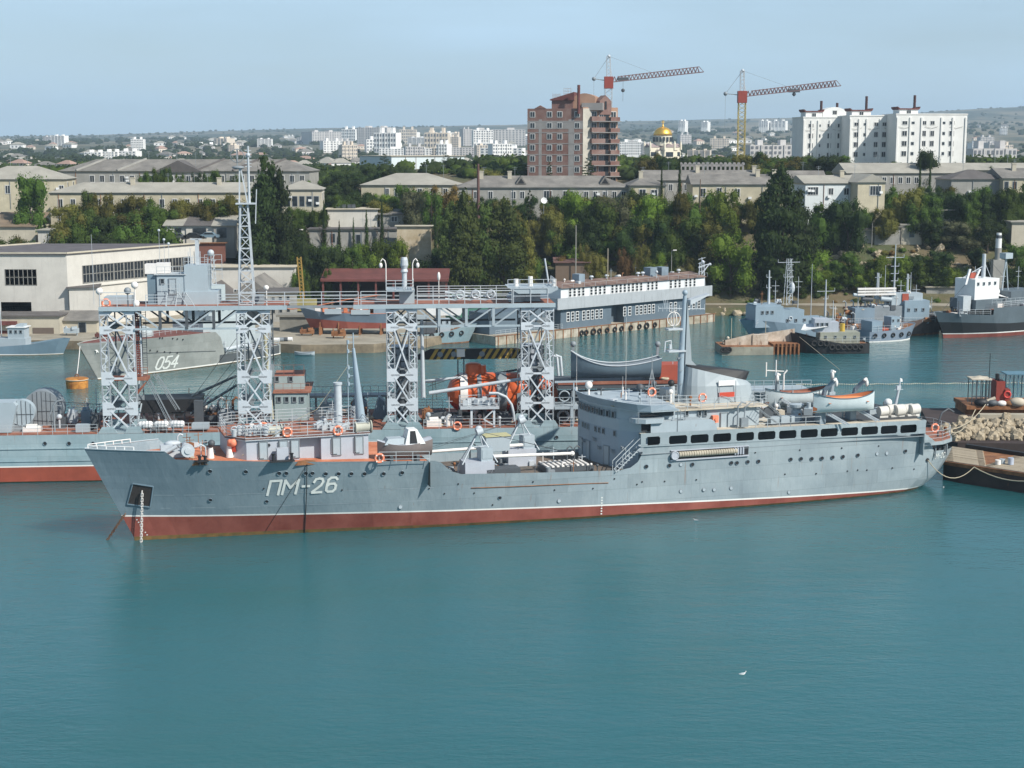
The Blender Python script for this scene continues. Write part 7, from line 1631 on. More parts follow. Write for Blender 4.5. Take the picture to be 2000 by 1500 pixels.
def person(loc, deg, label, top, legs, pose=0):
 """one skinned body standing with slightly bent arms"""
 me = bpy.data.meshes.new('body')
 J = [(0, 0, .95), (0, 0, 1.18), (0, 0, 1.42), (0, 0, 1.52), (0, .02, 1.66), (-.1, 0, .9), (-.11, .02, .5), (-.12, 0, .07), (-.12, -.12, .03), (.1, 0, .9), (.12, -.02, .5), (.13, .02, .07), (.13, -.1, .03), (-.2, 0, 1.4), (-.26, 0, 1.14), (-.22, -.12, .93), (.2, 0, 1.4), (.26, .02, 1.14), (.2, -.16, 1.0)]
 E_ = [(0, 1), (1, 2), (2, 3), (3, 4), (0, 5), (5, 6), (6, 7), (7, 8), (0, 9), (9, 10), (10, 11), (11, 12), (2, 13), (13, 14), (14, 15), (2, 16), (16, 17), (17, 18)]
 Rr = [.13, .13, .15, .055, .105, .09, .065, .045, .04, .09, .065, .045, .04, .07, .05, .035, .07, .05, .035]
 me.from_pydata(J, E_, []); o = bpy.data.objects.new('body', me); t = empty('person', loc, deg, label, 'person'); link(o, t)
 o.modifiers.new('s', 'SKIN');
 for k, sv in enumerate(me.skin_vertices[0].data if me.skin_vertices else []): sv.radius = (Rr[k], Rr[k] * .8)
 o.modifiers.new('b', 'SUBSURF').levels = 1; me.materials.append(legs)
 c = MB(); c.lathe([(.17, 1.0), (.17, 1.2), (.2, 1.42), (.08, 1.5)], n=10); c.build('jacket', top, t); c = MB(); c.ball((0, .03, 1.7), (.11, .12, .07)); c.build('hair', M_DKGREY, t)
 c = MB(); c.ball((0, -.1, 1.65), (.02, .03, .02), 6, 4); c.build('nose', plain('skin', (.45, .27, .18)), t)
person(to_world(Cf, 27, -2.8, 1.9), 20, 'person in dark blue clothes standing on the low aft deck of the corvette', plain('navy_cloth', (.02, .03, .07)), plain('skin', (.45, .27, .18)))
person(to_world(Cf, 24.2, -2.2, 1.9), -30, 'person in a tan shirt among the deck gear of the corvette', plain('tan_cloth', (.40, .30, .15)), _M['skin'])
# ================================================================ buildings
M_PLW = paint('old_white_plaster', (.55, .53, .48), .9, .1, .08, .45, scale=.3)
M_PLY = paint('yellow_plaster', (.47, .425, .31), .9, .14, .05, .35, scale=.4)
M_PLC = paint('cream_plaster', (.47, .43, .34), .9, .12, .05, .35, scale=.4)
M_PLG = paint('grey_plaster', (.30, .295, .27), .9, .15, .05, .4, scale=.4)
M_SLATE = paint('asbestos_roof', (.185, .175, .16), .95, .25, .1, .45, alt=(.25, .235, .21), scale=.25)
M_SLATEL = paint('pale_asbestos_roof', (.33, .315, .27), .95, .15, .1, .35, scale=.25)
M_SLATED = paint('dark_slate_roof', (.115, .105, .10), .95, .2, .1, .2, scale=.25)
M_BEIGER = paint('beige_flat_roof', (.52, .47, .37), .95, .15, .1, .25, scale=.3)
M_REDR = paint('red_iron_roof', (.13, .042, .036), .85, .25, .2, .2, scale=.4)
M_WFR = plain('window_frame_white', (.60, .60, .58), .6)
M_BRK = plain('brown_frame', (.14, .10, .07), .8)
WH = {}
def wmesh(kind, w=1.1, h=1.7):
 k = (kind, w, h)
 if k in WH: return WH[k]
 mb = MB(); mb.cbox((0, 0, 0), (w + .2, .08, h + .2)); mb.cur = 1
 if kind == 'pair':
  mb.cbox((-w / 4, -.05, 0), (w / 2 - .12, .04, h - .1)); mb.cbox((w / 4, -.05, 0), (w / 2 - .12, .04, h - .1))
 elif kind == 'multi':
  n = max(2, int(w / .6))
  for i in range(n): mb.cbox((-w / 2 + w * (i + .5) / n, -.05, 0), (w / n - .1, .04, h - .1))
 else: mb.cbox((0, -.05, 0), (w - .05, .04, h - .05))
 m = mb.mesh('window'); m.materials.append({'dark': M_MGREY, 'plain': M_PLG}.get(kind, M_WFR)); m.materials.append(M_GLASS); m.polygons.foreach_set('material_index', mb.mi)
 WH[k] = m; return m
def seam_roof(mb, kind, x0, x1, y0, y1, z, rise, ov=.5):
 X0, X1, Y0, Y1 = x0 - ov, x1 + ov, y0 - ov, y1 + ov; ym = (Y0 + Y1) / 2
 if kind == 'hip':
  d = min((Y1 - Y0) / 2, (X1 - X0) / 2 - .1)
  mb.add([(X0, Y0, z), (X1, Y0, z), (X1, Y1, z), (X0, Y1, z), (X0 + d, ym, z + rise), (X1 - d, ym, z + rise)], [(0, 1, 5, 4), (1, 2, 5), (2, 3, 4, 5), (3, 0, 4), (3, 2, 1, 0)])
 elif kind == 'gable':
  mb.add([(X0, Y0, z), (X1, Y0, z), (X1, Y1, z), (X0, Y1, z), (X0, ym, z + rise), (X1, ym, z + rise)], [(0, 1, 5, 4), (2, 3, 4, 5), (1, 2, 5), (0, 4, 3), (3, 2, 1, 0)])
 elif kind == 'cross':   # gable end facing front
  xm = (X0 + X1) / 2
  mb.add([(X0, Y0, z), (X1, Y0, z), (X1, Y1, z), (X0, Y1, z), (xm, Y0, z + rise), (xm, Y1, z + rise)], [(0, 4, 5, 3), (1, 2, 5, 4), (0, 1, 4), (2, 3, 5), (3, 2, 1, 0)])
 elif kind == 'flat': mb.box(X0, X1, Y0, Y1, z, z + max(.15, rise))
 elif kind == 'lean': mb.add([(X0, Y0, z), (X1, Y0, z), (X1, Y1, z + rise), (X0, Y1, z + rise), (X0, Y0, z - .15), (X1, Y0, z - .15), (X1, Y1, z + rise - .15), (X0, Y1, z + rise - .15)], [(0, 1, 2, 3), (7, 6, 5, 4), (0, 4, 5, 1), (1, 5, 6, 2), (2, 6, 7, 3), (3, 7, 4, 0)])
def house(name, label, px0, px1, Y, y_eave, y_ridge, y_base, depth, deg, wall, roof, kind='hip', wins=(), rwins=0, cat='house', group=None, chim=(), sink=4, wkind='pair', ov=.5, dormers=(), cornice=True):
 """front wall between two directions at distance Y; everything is then real metres in the house's own frame"""
 x, y, zb = PY(px0, y_base, Y); f = Frame(x, y, deg)
 W = f.hit(px1, y_base, 0)[0]; ze = f.hit((px0 + px1) / 2, y_eave, 0)[1] - zb; zr = max(.15, f.hit((px0 + px1) / 2, y_ridge, depth / 2)[1] - zb - ze)
 t = empty(name, (x, y, zb), deg, label, cat, group)
 c = MB(); c.box(0, W, 0, depth, -sink, ze); wo = c.build('wall', wall, t)
 if cornice: c = MB(); c.box(-.22, W + .22, -.22, depth + .22, ze - .32, ze - .02); c.build('cornice', M_PLC if wall is not M_PLW else M_PLW, wo)
 c = MB(); seam_roof(c, kind, 0, W, 0, depth, ze, zr, ov); ro = c.build('roof', roof, t)
 for spec in wins:
  px, py, w, h = spec[:4]; u, z = f.hit(px, py, -.05)
  if -1 < u < W + 1: inst(wmesh(spec[4] if len(spec) > 4 else wkind, w, h), 'window', wo, (u, -.05, z - zb))
 for k in range(rwins):
  for zz in ((ze - 1.6,) if ze < 5.5 else (ze - 1.7, ze - 5)):
   inst(wmesh(wkind, 1.1, 1.7), 'window', wo, (W + .05, depth * (k + .5) / rwins, zz), (0, 0, pi / 2))
 for px in chim:
  u, _ = f.hit(px, y_ridge, depth / 2); c = MB(); c.box(u - .5, u + .5, depth * .35, depth * .35 + .8, ze + zr * .3, ze + zr + 1.1); c.box(u - .6, u + .6, depth * .35 - .1, depth * .35 + .9, ze + zr + 1.0, ze + zr + 1.2); c.build('chimney', M_PLC, ro)
 for px in dormers:
  u, _ = f.hit(px, y_ridge, depth / 4); c = MB(); c.prism([(u - 1.3, ze + zr * .3), (u + 1.3, ze + zr * .3), (u, ze + zr * .3 + 2.0)], depth * .08, depth * .4, 'y'); d = c.build('dormer', roof, ro)
  c = MB(); c.prism([(u - .85, ze + zr * .3 + .15), (u + .85, ze + zr * .3 + .15), (u, ze + zr * .3 + 1.4)], depth * .08 - .06, depth * .08, 'y'); c.build('dormer_opening', M_DARKIN, ro)
 if W > 6 and cat in ('house', 'building'):
  rh = random.Random(int(px0 * 7 + px1))
  for k in range(int(W / 9) + 1): u = W * (k + rh.uniform(.2, .8)) / (int(W / 9) + 1); c = MB(); c.cyl((u, -.12, -1), (u, -.12, ze - .3), .07, n=6); c.build('drainpipe', M_RUST if rh.random() < .4 else M_MGREY, wo)
  for k in range(int(W / 14) + 1): u = rh.uniform(W * .15, W * .85); c = MB(); c.bar((u, depth / 2, ze), (u, depth / 2, ze + zr + 2.2), .07); c.bar((u - .7, depth / 2, ze + zr + 2), (u + .7, depth / 2, ze + zr + 2), .05); c.bar((u - .5, depth / 2, ze + zr + 1.6), (u + .5, depth / 2, ze + zr + 1.6), .05); c.build('aerial', M_MGREY, ro)
  for k in range(rh.randrange(1, 4)): u = rh.uniform(0, W); c = MB(); c.cbox((u, -.35, ze - rh.uniform(1.6, 3.4)), (.8, .45, .55)); c.build('air_conditioner', M_WHITE, wo)
 return t, f, W, ze, zr, zb
def row(p0, p1, n, y, w=1.0, h=1.7, k=None, slope=0):
 return [(p0 + (p1 - p0) * i / max(1, n - 1), y + slope * i, w, h) + ((k,) if k else ()) for i in range(n)]
# ---- big white warehouse at the left: built in its own frame along the corner
x0, y0, _ = PY(135, 620, 299)
Wf = Frame(x0, y0, 58)     # long wall runs away to the right
wh_t = empty('warehouse', (x0, y0, 1.6), Wf.deg, 'large white plastered warehouse with flat dark roof and long window band at the left edge', 'warehouse')
zt = Wf.hit(137, 497, 0)[1] - 1.6; Lw = Wf.hit(388, 476, 0)[0]
# front end wall goes to the left of the corner
c = MB(); ang = radians(0 - Wf.deg); ex, ey = cos(radians(180 - Wf.deg)) * 34, sin(radians(180 - Wf.deg)) * 34
c.prism([(0, 0), (Lw, 0), (Lw + ex, ey), (ex, ey)], -1, zt); wwall = c.build('wall', M_PLW, wh_t)
c = MB(); c.prism([(-.25, -.25), (Lw + .2, -.25), (Lw + ex, ey), (ex - .2, ey - .2)], zt, zt + .22); wroof = c.build('roof', paint('bitumen_roof', (.11, .10, .105), .95, .25, .1, .1), wh_t)
c = MB()
c.bar((-.2, -.2, zt + .35), (Lw, -.2, zt + .35), .35, .3); c.bar((-.2, -.2, zt + .35), (ex, ey, zt + .35), .35, .3); c.bar((ex, ey, zt + .35), (Lw + ex, ey, zt + .35), .35, .3); c.build('parapet', M_PLC, wwall)
# long band of windows with mullions
ua, za = Wf.hit(160, 520, -.05); ub, zb_ = Wf.hit(372, 497, -.05)
zt1 = Wf.hit(160, 519, 0)[1] - 1.6; zt0 = Wf.hit(160, 553, 0)[1] - 1.6
nb = 11
for k in range(nb):
 a_, b_ = ua + (ub - ua) * k / nb, ua + (ub - ua) * (k + 1) / nb
 c = MB(); c.box(a_ + .1, b_ - .1, -.06, .0, zt0, zt1); c.cur = 1
 for j in range(4): xx = a_ + .1 + (b_ - a_ - .2) * j / 3; c.box(xx - .05, xx + .05, -.14, -.06, zt0, zt1)
 for q in (0, .5, 1): c.box(a_ + .1, b_ - .1, -.14, -.06, zt0 + (zt1 - zt0) * q - .05, zt0 + (zt1 - zt0) * q + .05)
 c.build('window', [M_GLASS, M_PLG], wwall)
c = MB(); c.box(ua - 1.5, ub, -.35, 0, zt0 - .8, zt0 - .6); c.build('ledge', M_PLW, wwall)
# windows and open door of the end wall (wall along -x in world)
def endp(d, z, off=.06): return (cos(radians(180 - Wf.deg)) * d + sin(radians(180 - Wf.deg)) * off, sin(radians(180 - Wf.deg)) * d - cos(radians(180 - Wf.deg)) * off, z)
ff = Frame(x0, y0, 0)
def endpx(px, py): u, z = ff.hit(px, py, 0); return -u, z - 1.6
er = radians(-Wf.deg)
for px0_, px1_, py0_, py1_, m, nm in ((11, 71, 526, 557, M_GLASS, 'window'), (3, 22, 590, 615, M_GLASS, 'window'), (22, 39, 590, 615, M_DARKIN, 'doorway'), (39, 61, 590, 615, M_REDR, 'door')):
 d0, z1_ = endpx(px1_, py0_); d1, z0_ = endpx(px0_, py1_)
 p = endp((d0 + d1) / 2, (z0_ + z1_) / 2, .05); c = MB(); c.cbox((0, 0, 0), (d1 - d0, .1, z1_ - z0_))
 if nm == 'window' and px0_ == 11:
  c.cur = 1
  for q in range(8): c.cbox((-(d1 - d0) / 2 + (d1 - d0) * q / 7, -.08, 0), (.1, .06, z1_ - z0_))
  for q in (-.5, 0, .5): c.cbox((0, -.08, q * (z1_ - z0_)), (d1 - d0, .06, .1))
 o = c.build(nm, [m, M_PLG], wwall); o.location = p; o.rotation_euler = (0, 0, er)
# front annex with arcade
an = empty('dock_annex', (0, 0, 0), 0, 'low cream annex with shutters and rusty pipes in front of the white warehouse', 'building')
xa, ya, za = PY(0, 660, 291); xb, _, _ = PY(118, 660, 291)
c = MB(); c.box(xa - 12, xb, 291, 297.5, 1.0, PY(50, 618, 291)[2]); aw = c.build('wall', M_PLC, an)
c = MB(); c.box(xa - 12, xb + .3, 290.6, 298, PY(50, 618, 291)[2], PY(50, 618, 291)[2] + .25); c.build('roof', M_SLATED, an)
for px0_, px1_, py0_, py1_, m, nm in ((0, 15, 646, 655, M_REDR, 'red_hatch'), (64, 106, 640, 664, plain('brown_shutter', (.13, .10, .08), .8), 'shutter'), (48, 56, 640, 662, M_PLG, 'door'), (0, 34, 627, 634, M_REDR, 'red_awning')):
 a_, _, z1_ = PY(px0_, py0_, 291); b_, _, z0_ = PY(px1_, py1_, 291); c = MB(); c.box(a_, b_, 290.9 if nm != 'red_awning' else 289.8, 291, z0_, z1_); c.build(nm, m, aw)
house('quay_shed', 'small cream shed with sloping roof beside the bow of the corvette', 112, 190, 293, 626, 606, 660, 8, 0, M_PLC, M_SLATE, 'gable', [(161, 640, 1.3, 2.0, 'dark'), (128, 645, .7, 1.2)], cat='shed', chim=())
house('tall_annex', 'tall plain plaster block joined to the right of the warehouse end wall', 137, 192, 298, 562, 561, 622, 8, 12, M_PLW, M_SLATED, 'flat', [], cat='building')
# ---- sheds behind the gantries
house('gabled_warehouse', 'low grey gabled shed with asbestos roof behind the second lattice tower', 442, 545, 318, 588, 538, 612, 16, 0, M_PLG, M_SLATE, 'cross', [(462, 570, 1, 1)], cat='shed')
house('gabled_warehouse', 'smaller dark gabled shed half hidden by the grey gantry cabin', 380, 440, 322, 585, 552, 610, 14, 0, M_PLG, M_SLATED, 'cross', [], cat='shed')
house('flat_shed', 'long pale flat roofed wall building behind the grey gabled sheds', 395, 575, 336, 522, 518, 560, 8, 2, M_PLW, M_BEIGER, 'flat', [], cat='shed')
house('concrete_bays', 'low concrete building with pale pilasters left of the yellow crane', 508, 581, 310, 572, 570, 625, 10, 8, M_PLG, M_SLATED, 'flat', [(520, 596, .6, 3.2, 'plain'), (534, 596, .6, 3.2, 'plain'), (548, 595, .6, 3.2, 'plain'), (563, 594, .6, 3.2, 'plain')], cat='shed')
# open sided shed with red roof
x_, y_, zb0 = PY(632, 610, 333); W_ = PY(872, 610, 333)[0] - x_
sh = empty('open_shed', (x_, y_, 1.6), 0, 'long open sided storage shed with dark red roof in the dockyard', 'shed')
ze_ = PY(700, 545, 333)[2] - 1.6; zr_ = PY(700, 524, 341)[2] - 1.6
c = MB(); c.add([(-.5, -.6, ze_), (W_ + .5, -.6, ze_), (W_ + .5, 8, zr_), (-.5, 8, zr_), (-.5, -.6, ze_ - .5), (W_ + .5, -.6, ze_ - .5), (W_ + .5, 8, zr_ - .5), (-.5, 8, zr_ - .5)], [(0, 1, 2, 3), (7, 6, 5, 4), (0, 4, 5, 1), (1, 5, 6, 2), (3, 7, 4, 0), (2, 6, 7, 3)]); c.build('roof', M_REDR, sh)
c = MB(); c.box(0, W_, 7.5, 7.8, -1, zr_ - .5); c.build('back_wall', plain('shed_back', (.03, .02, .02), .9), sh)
for k in range(8): c = MB(); u = W_ * k / 7; c.bar((u, 0, -.5), (u, 0, ze_ - .4), .4); c.build('post', M_REDR, sh)
c = MB(); c.box(0, W_, -.1, .1, ze_ * .45, ze_ * .45 + .3); c.box(0, W_, .2, 7, -.5, .2); c.build('crossbeam', M_MGREY, sh)
for k in range(10): c = MB(); u = random.random() * W_; c.cbox((u, 3, 1), (2 + random.random() * 2, 1.5, 1.5 + random.random() * 1.5)); c.build('stored_goods', random.choice([M_RUST, M_DKGREY, M_BRK]), sh)
# yellow jib crane
x_, y_, z_ = PY(592, 612, 322); yc = empty('yard_crane', (x_, y_, 1.6), 0, 'rusty yellow lattice jib crane in the dockyard between the gantries', 'crane')
c = MB(); jt = PY(584, 502, 322)
def lat_beam(mb, p, q, w, n, r=.06):
 p, q = Vector(p), Vector(q); d = (q - p).normalized(); a = d.cross(Vector((0, 1, 0)));
 a = (a.normalized() if a.length > .01 else Vector((1, 0, 0))) * w / 2; b = d.cross(a).normalized() * w / 2
 cs_ = [a + b, a - b, -a - b, -a + b]
 for k in cs_: mb.bar(p + k, q + k, r * 1.4)
 for i in range(n):
  u, v = p.lerp(q, i / n), p.lerp(q, (i + 1) / n)
  for k in range(4): mb.bar(u + cs_[k], v + cs_[(k + 1) % 4], r)
lat_beam(c, (0, 0, 3.0), (jt[0] - x_, 0, jt[2] - 1.6), .8, 12, .09); c.build('jib', paint('rusty_yellow', (.34, .22, .05), .7, .25, .4, .3), yc)
c = MB(); c.box(-1.8, 2.8, -1.3, 1.3, 1.2, 3.6); c.build('cab', paint('olive_yellow', (.33, .29, .12), .7, .2), yc); c = MB(); c.box(-2, 2.6, -1.4, 1.4, -.2, 1.0)
for k in (-1.2, 0, 1.2): c.cyl((k, -1.5, .4), (k, 1.5, .4), .5, n=10)
c.build('undercarriage', M_DKGREY, yc)
for k, px in enumerate((541, 549, 557, 566)):
 x_, y_, z_ = PY(px, 672, 279 + k * .3); c = MB(); c.cyl((-.5, 0, .35), (.5, 0, .35), .38, n=12); o = c.build('barrel', [M_WHITE, M_WHITE, M_MGREY, M_DKGREY][(k + 1) % 4], None, (x_, y_, 1.6)); tag(o, 'barrel lying on the quay edge, %s of four counted from the left' % ['first', 'second', 'third', 'last'][k], 'barrel', 'barrels on the quay edge')
for k, (px, pyb, h, m, nm, lb) in enumerate(((600, 655, 1.5, M_RUST, 'trestle', 'rusty trestle on the quay before the slipway boat'), (655, 668, 1.8, M_RUST, 'scrap_heap', 'brown scrap heap under the bow of the slipway boat'), (185, 668, 1.2, M_REDR, 'red_bench', 'low red barrier on the quay left of the corvette bow'), (140, 655, 1.8, M_SUP, 'tank', 'grey tank by the cream quay shed'), (385, 640, 2.0, M_YEL, 'yellow_bin', 'yellow bins on the quay between the first gantry posts'))):
 x_, y_, z_ = PZ(px, pyb, 1.6)
 if y_ < 281: y_ = 284
 c = MB(); c.cbox((0, 0, h / 2), (2.6, 1.2, h * .5)); c.cyl((-1, 0, 0), (-1, 0, h), .12, n=6); c.cyl((1, 0, 0), (1, 0, h), .12, n=6); c.cbox((.6, -.3, h * .8), (1, .8, .5), 25); o = c.build(nm, m, None, (x_, y_, 1.6)); tag(o, lb, nm.replace('_', ' '))
# ---- town houses on the slope
house('barrack_block', 'very long two storey building with dark patched asbestos roof on the left skyline', 118, 605, 430, 334, 311, 372, 16, -2, M_PLG, M_SLATE, 'hip', row(180, 590, 22, 349, 1.2, 1.8, 'pair'), chim=(), cat='building')
bb = bpy.data.objects['barrack_block']; ro_ = [o for o in kids(bb) if o.name.startswith('roof')][0]
for px in (165, 245, 400, 470, 520): u = (px - 118) / 3000 * 430; c = MB(); zz = PY(118, 334, 430)[2] - bb.location.z; z2 = PY(118, 311, 438)[2] - bb.location.z; c.bar((u - 2, -.4, zz + .2), (u + 4, 8, z2 + .15), .5); c.build('fire_wall', M_PLG if px < 300 else M_SLATED, ro_)
c_t, f_, W_, ze_, zr_, zb_ = house('stone_portico', 'projecting middle bay with grey gable of the long dark roofed building', 305, 395, 428, 336, 313, 370, 6, -2, M_PLG, M_SLATED, 'cross', row(318, 385, 5, 350, 1.2, 1.8, 'pair'), cat='building')
house('yellow_block', 'long pale yellow building with light flat pitched roof behind the trees on the left', 100, 560, 372, 376, 356, 440, 13, 2, M_PLY, M_SLATEL, 'hip', row(118, 540, 18, 397, 1.1, 2.0) + row(118, 540, 18, 423, 1.1, 2.0), chim=(262, 430, 520))
house('yellow_block', 'right wing of the pale yellow building with a low parapet', 548, 629, 368, 370, 352, 425, 13, 4, M_PLC, M_SLATEL, 'hip', row(562, 618, 5, 393, 1.1, 2.3, 'dark'), rwins=3)
house('corner_house', 'cream house with grey hipped roof at the left picture edge', -60, 128, 385, 350, 324, 400, 16, 6, M_PLY, M_SLATEL, 'hip', row(-20, 120, 5, 370, 1.1, 2.0), rwins=2)
house('garage_block', 'white garage building with pale roof and grey doors, left part', 323, 364, 352, 440, 424, 470, 9, 4, M_PLW, M_SLATEL, 'lean', [(348, 453, 1.4, 1.8, 'dark')], cat='garage')
house('garage_block', 'white garage with dark brown roof between two pale roofed ones', 364, 418, 352, 440, 423, 470, 9, 4, M_PLW, M_SLATED, 'lean', [(390, 455, 3.0, 2.2, 'plain')], cat='garage')
house('garage_block', 'grey garage with pale roof, right of the dark roofed one', 418, 458, 352, 440, 421, 470, 9, 4, M_PLG, M_SLATEL, 'lean', [(433, 455, 2.2, 2.2, 'dark')], cat='garage')
house('low_house', 'low white house with blue window behind the warehouse roof', 75, 135, 352, 450, 447, 480, 8, 0, M_PLW, M_SLATEL, 'flat', [(105, 458, 2.4, .9)], cat='shed')
house('brown_shed', 'long brown roofed shed at the far left below the trees', -20, 70, 356, 442, 416, 470, 10, 0, M_PLC, paint('brown_roof', (.20, .15, .10), .9, .2), 'lean', [], cat='shed')
house('hip_house', 'broad house with pale hipped sheet roof in the middle distance', 706, 890, 396, 361, 338, 402, 16, -3, M_PLY, M_SLATEL, 'hip', [(756, 375, 1.0, 1.8), (776, 376, 1.4, 2.2, 'pair'), (820, 376, 1.1, 2), (845, 376, 1.1, 2), (870, 376, 1.1, 2)])
house('white_hall', 'white flat roofed hall partly hidden by dark conifers', 765, 907, 560, 305, 304, 348, 30, 28, paint('blue_white_wall', (.58, .66, .68), .8, .05), M_BEIGER, 'flat', [], cat='building', cornice=False)
house('long_grey_house', 'long two storey house with two triangular dormers and grey sheet roof', 893, 1232, 384, 366, 343, 416, 14, 2, M_PLG, M_SLATE, 'hip', [(x, 381, 1.1, 1.8) for x in (905, 930, 958, 1003, 1020, 1145, 1163, 1182, 1200, 1218)] + [(1070, 382, 2.0, 2.4, 'multi'), (1110, 380, 2.6, 1.8, 'multi')], chim=(995, 940), dormers=(1017, 1180))
house('yellow_wing', 'yellow end wing with hipped roof of the long grey house', 1232, 1299, 380, 362, 343, 410, 14, 2, M_PLY, M_SLATE, 'hip', [(1255, 376, 1.6, 1.6, 'multi'), (1278, 377, 1.6, 1.6, 'multi')], chim=(1250,))
house('brown_roof_house', 'small house with brown hipped roof left of the tall rusty pole', 888, 960, 388, 368, 348, 405, 12, -6, M_PLG, paint('brown_grey_roof', (.22, .19, .17), .9, .2), 'hip', [])
house('ochre_house', 'ochre house with grey roof partly hidden by a tall dark tree', 1352, 1512, 382, 360, 340, 418, 13, 0, M_PLY, M_SLATE, 'gable', [(1373, 376, 1.3, 2.0), (1405, 374, 1.2, 1.8), (1440, 376, 1.3, 1.8), (1395, 402, 1.1, 1.4)], chim=(1478, 1510))
house('rear_house', 'grey roofed house behind the ochre one with a row of low chimneys', 1262, 1480, 402, 352, 332, 380, 14, 3, M_PLG, M_SLATE, 'gable', row(1280, 1460, 7, 366), chim=(1360, 1470))
hw = house('white_house', 'white and yellow two storey house with glazed balconies on the right slope', 1572, 1675, 374, 358, 342, 408, 11, 10, paint('bluish_white_wall', (.60, .64, .64), .85, .08), M_SLATEL, 'gable', [(1588, 373, 2.6, 1.9, 'multi'), (1623, 374, 1.2, 1.6), (1653, 374, 1.2, 1.6)], chim=(1640,))
house('white_house', 'yellow gabled end wing of the white house with a wide glazed balcony', 1674, 1727, 371.5, 356, 339, 408, 11, 10, M_PLY, M_SLATEL, 'cross', [(1710, 372, 2.8, 2.2, 'multi')])
house('grey_shed_house', 'weathered gabled house between the tall poplar and the white house', 1545, 1612, 384, 354, 333, 385, 11, 0, M_PLG, M_SLATE, 'gable', [])
house('long_roof_house', 'long low building with plain grey roof below the white apartment blocks', 1655, 1905, 405, 338, 318, 372, 15, 3, M_PLG, M_SLATEL, 'gable', row(1680, 1790, 8, 352, 1.1, 1.6))
house('hip_corner_house', 'ochre corner house with dark hipped roof near the right edge', 1857, 1962, 385, 350, 331, 385, 12, 3, M_PLG, M_SLATED, 'hip', [])
house('ochre_end', 'orange ochre wing with two windows at the right edge', 1958, 2040, 383, 348, 328, 392, 14, 3, M_PLY, M_SLATE, 'gable', [(1966, 362, .9, 1.8, 'dark'), (1982, 362, .9, 1.8, 'dark')], chim=(1975,))
house('far_right_roof', 'pale roofed block at the right edge behind the ochre wing', 1900, 2060, 412, 332, 318, 352, 14, 3, M_PLG, M_SLATEL, 'gable', [])
house('white_depot', 'white flat roofed depot with roof vents behind thin cypresses', 640, 738, 372, 409, 407, 438, 10, 3, M_PLW, M_BEIGER, 'flat', [], cat='shed', cornice=False)
house('depot_annex', 'small grey lean-to house right of the white depot', 742, 790, 372, 418, 408, 440, 8, 3, M_PLG, M_SLATE, 'lean', [(770, 428, 1.4, 1.2)], cat='shed')
house('terrace_house', 'dark grey windowless terrace building on the bank behind cypresses', 605, 775, 356, 448, 445, 486, 6, 2, M_PLG, M_SLATED, 'flat', [(650, 465, 1, 2, 'dark'), (700, 467, 1, 2, 'dark')], cat='building')
for k, px in enumerate((661, 672, 683, 690)):
 x_, y_, z_ = PY(px, 405, 375); c = MB(); c.box(-.5, .5, -.4, .4, -1.2, .7); o = c.build('roof_vent', M_DKGREY, None, (x_, y_, z_)); tag(o, 'dark vent box on the white depot roof, %s from the left' % ['first', 'second', 'third', 'fourth'][k], 'vent', 'vents on the white depot roof')
house('red_roof_hut', 'little house with bright red tiled roof among trees behind the poplar', 556, 592, 366, 436, 420, 450, 7, 4, M_PLW, paint('bright_tile_roof', (.36, .10, .05), .85, .2), 'hip', [], cat='house')
house('hillside_shed', 'grey garage with dark slab roof on the terrace, left of two', 1650, 1706, 371, 448, 444, 474, 6, -3, M_PLG, M_SLATED, 'flat', [(1680, 462, 1.2, 2, 'dark')], cat='garage')
house('hillside_shed', 'pale garage with red door on the terrace', 1760, 1800, 370, 440, 436, 470, 6, 0, M_PLC, M_SLATEL, 'flat', [(1781, 455, 1.1, 2.0, 'dark')], cat='garage')
house('hillside_shed', 'grey blue garage next to the one with the red door', 1708, 1758, 370, 444, 440, 470, 6, 0, M_PLG, M_SLATE, 'flat', [], cat='garage')
house('hillside_shed', 'pale concrete shed at the right edge of the terrace', 1975, 2040, 368, 434, 431, 470, 6, 0, M_PLC, M_SLATEL, 'flat', [], cat='garage')
house('terrace_wall', 'long grey retaining wall above the terrace garages', 1800, 1975, 377, 411, 409, 422, 1, 1, M_PLG, M_SLATEL, 'flat', [], cat='wall', cornice=False)
house('quay_wall', 'low concrete wall along the shore behind the grey ships', 1465, 1700, 353, 582, 580, 604, 1, 0, M_PLG, M_PLC, 'flat', [], cat='wall', cornice=False)
house('quay_wall', 'pale concrete wall near the bow of the black hulled ship', 1808, 1868, 353, 561, 559, 600, 1, 0, M_PLG, M_PLC, 'flat', [], cat='wall', cornice=False)
house('sand_wall', 'sandy yellow retaining wall in a gap between the trees', 776, 842, 352, 442, 440, 505, 2, 0, paint('sandy_wall', (.46, .36, .22), .9, .2, 0, .2, alt=(.55, .48, .36)), M_PLC, 'flat', [], cat='wall', cornice=False)
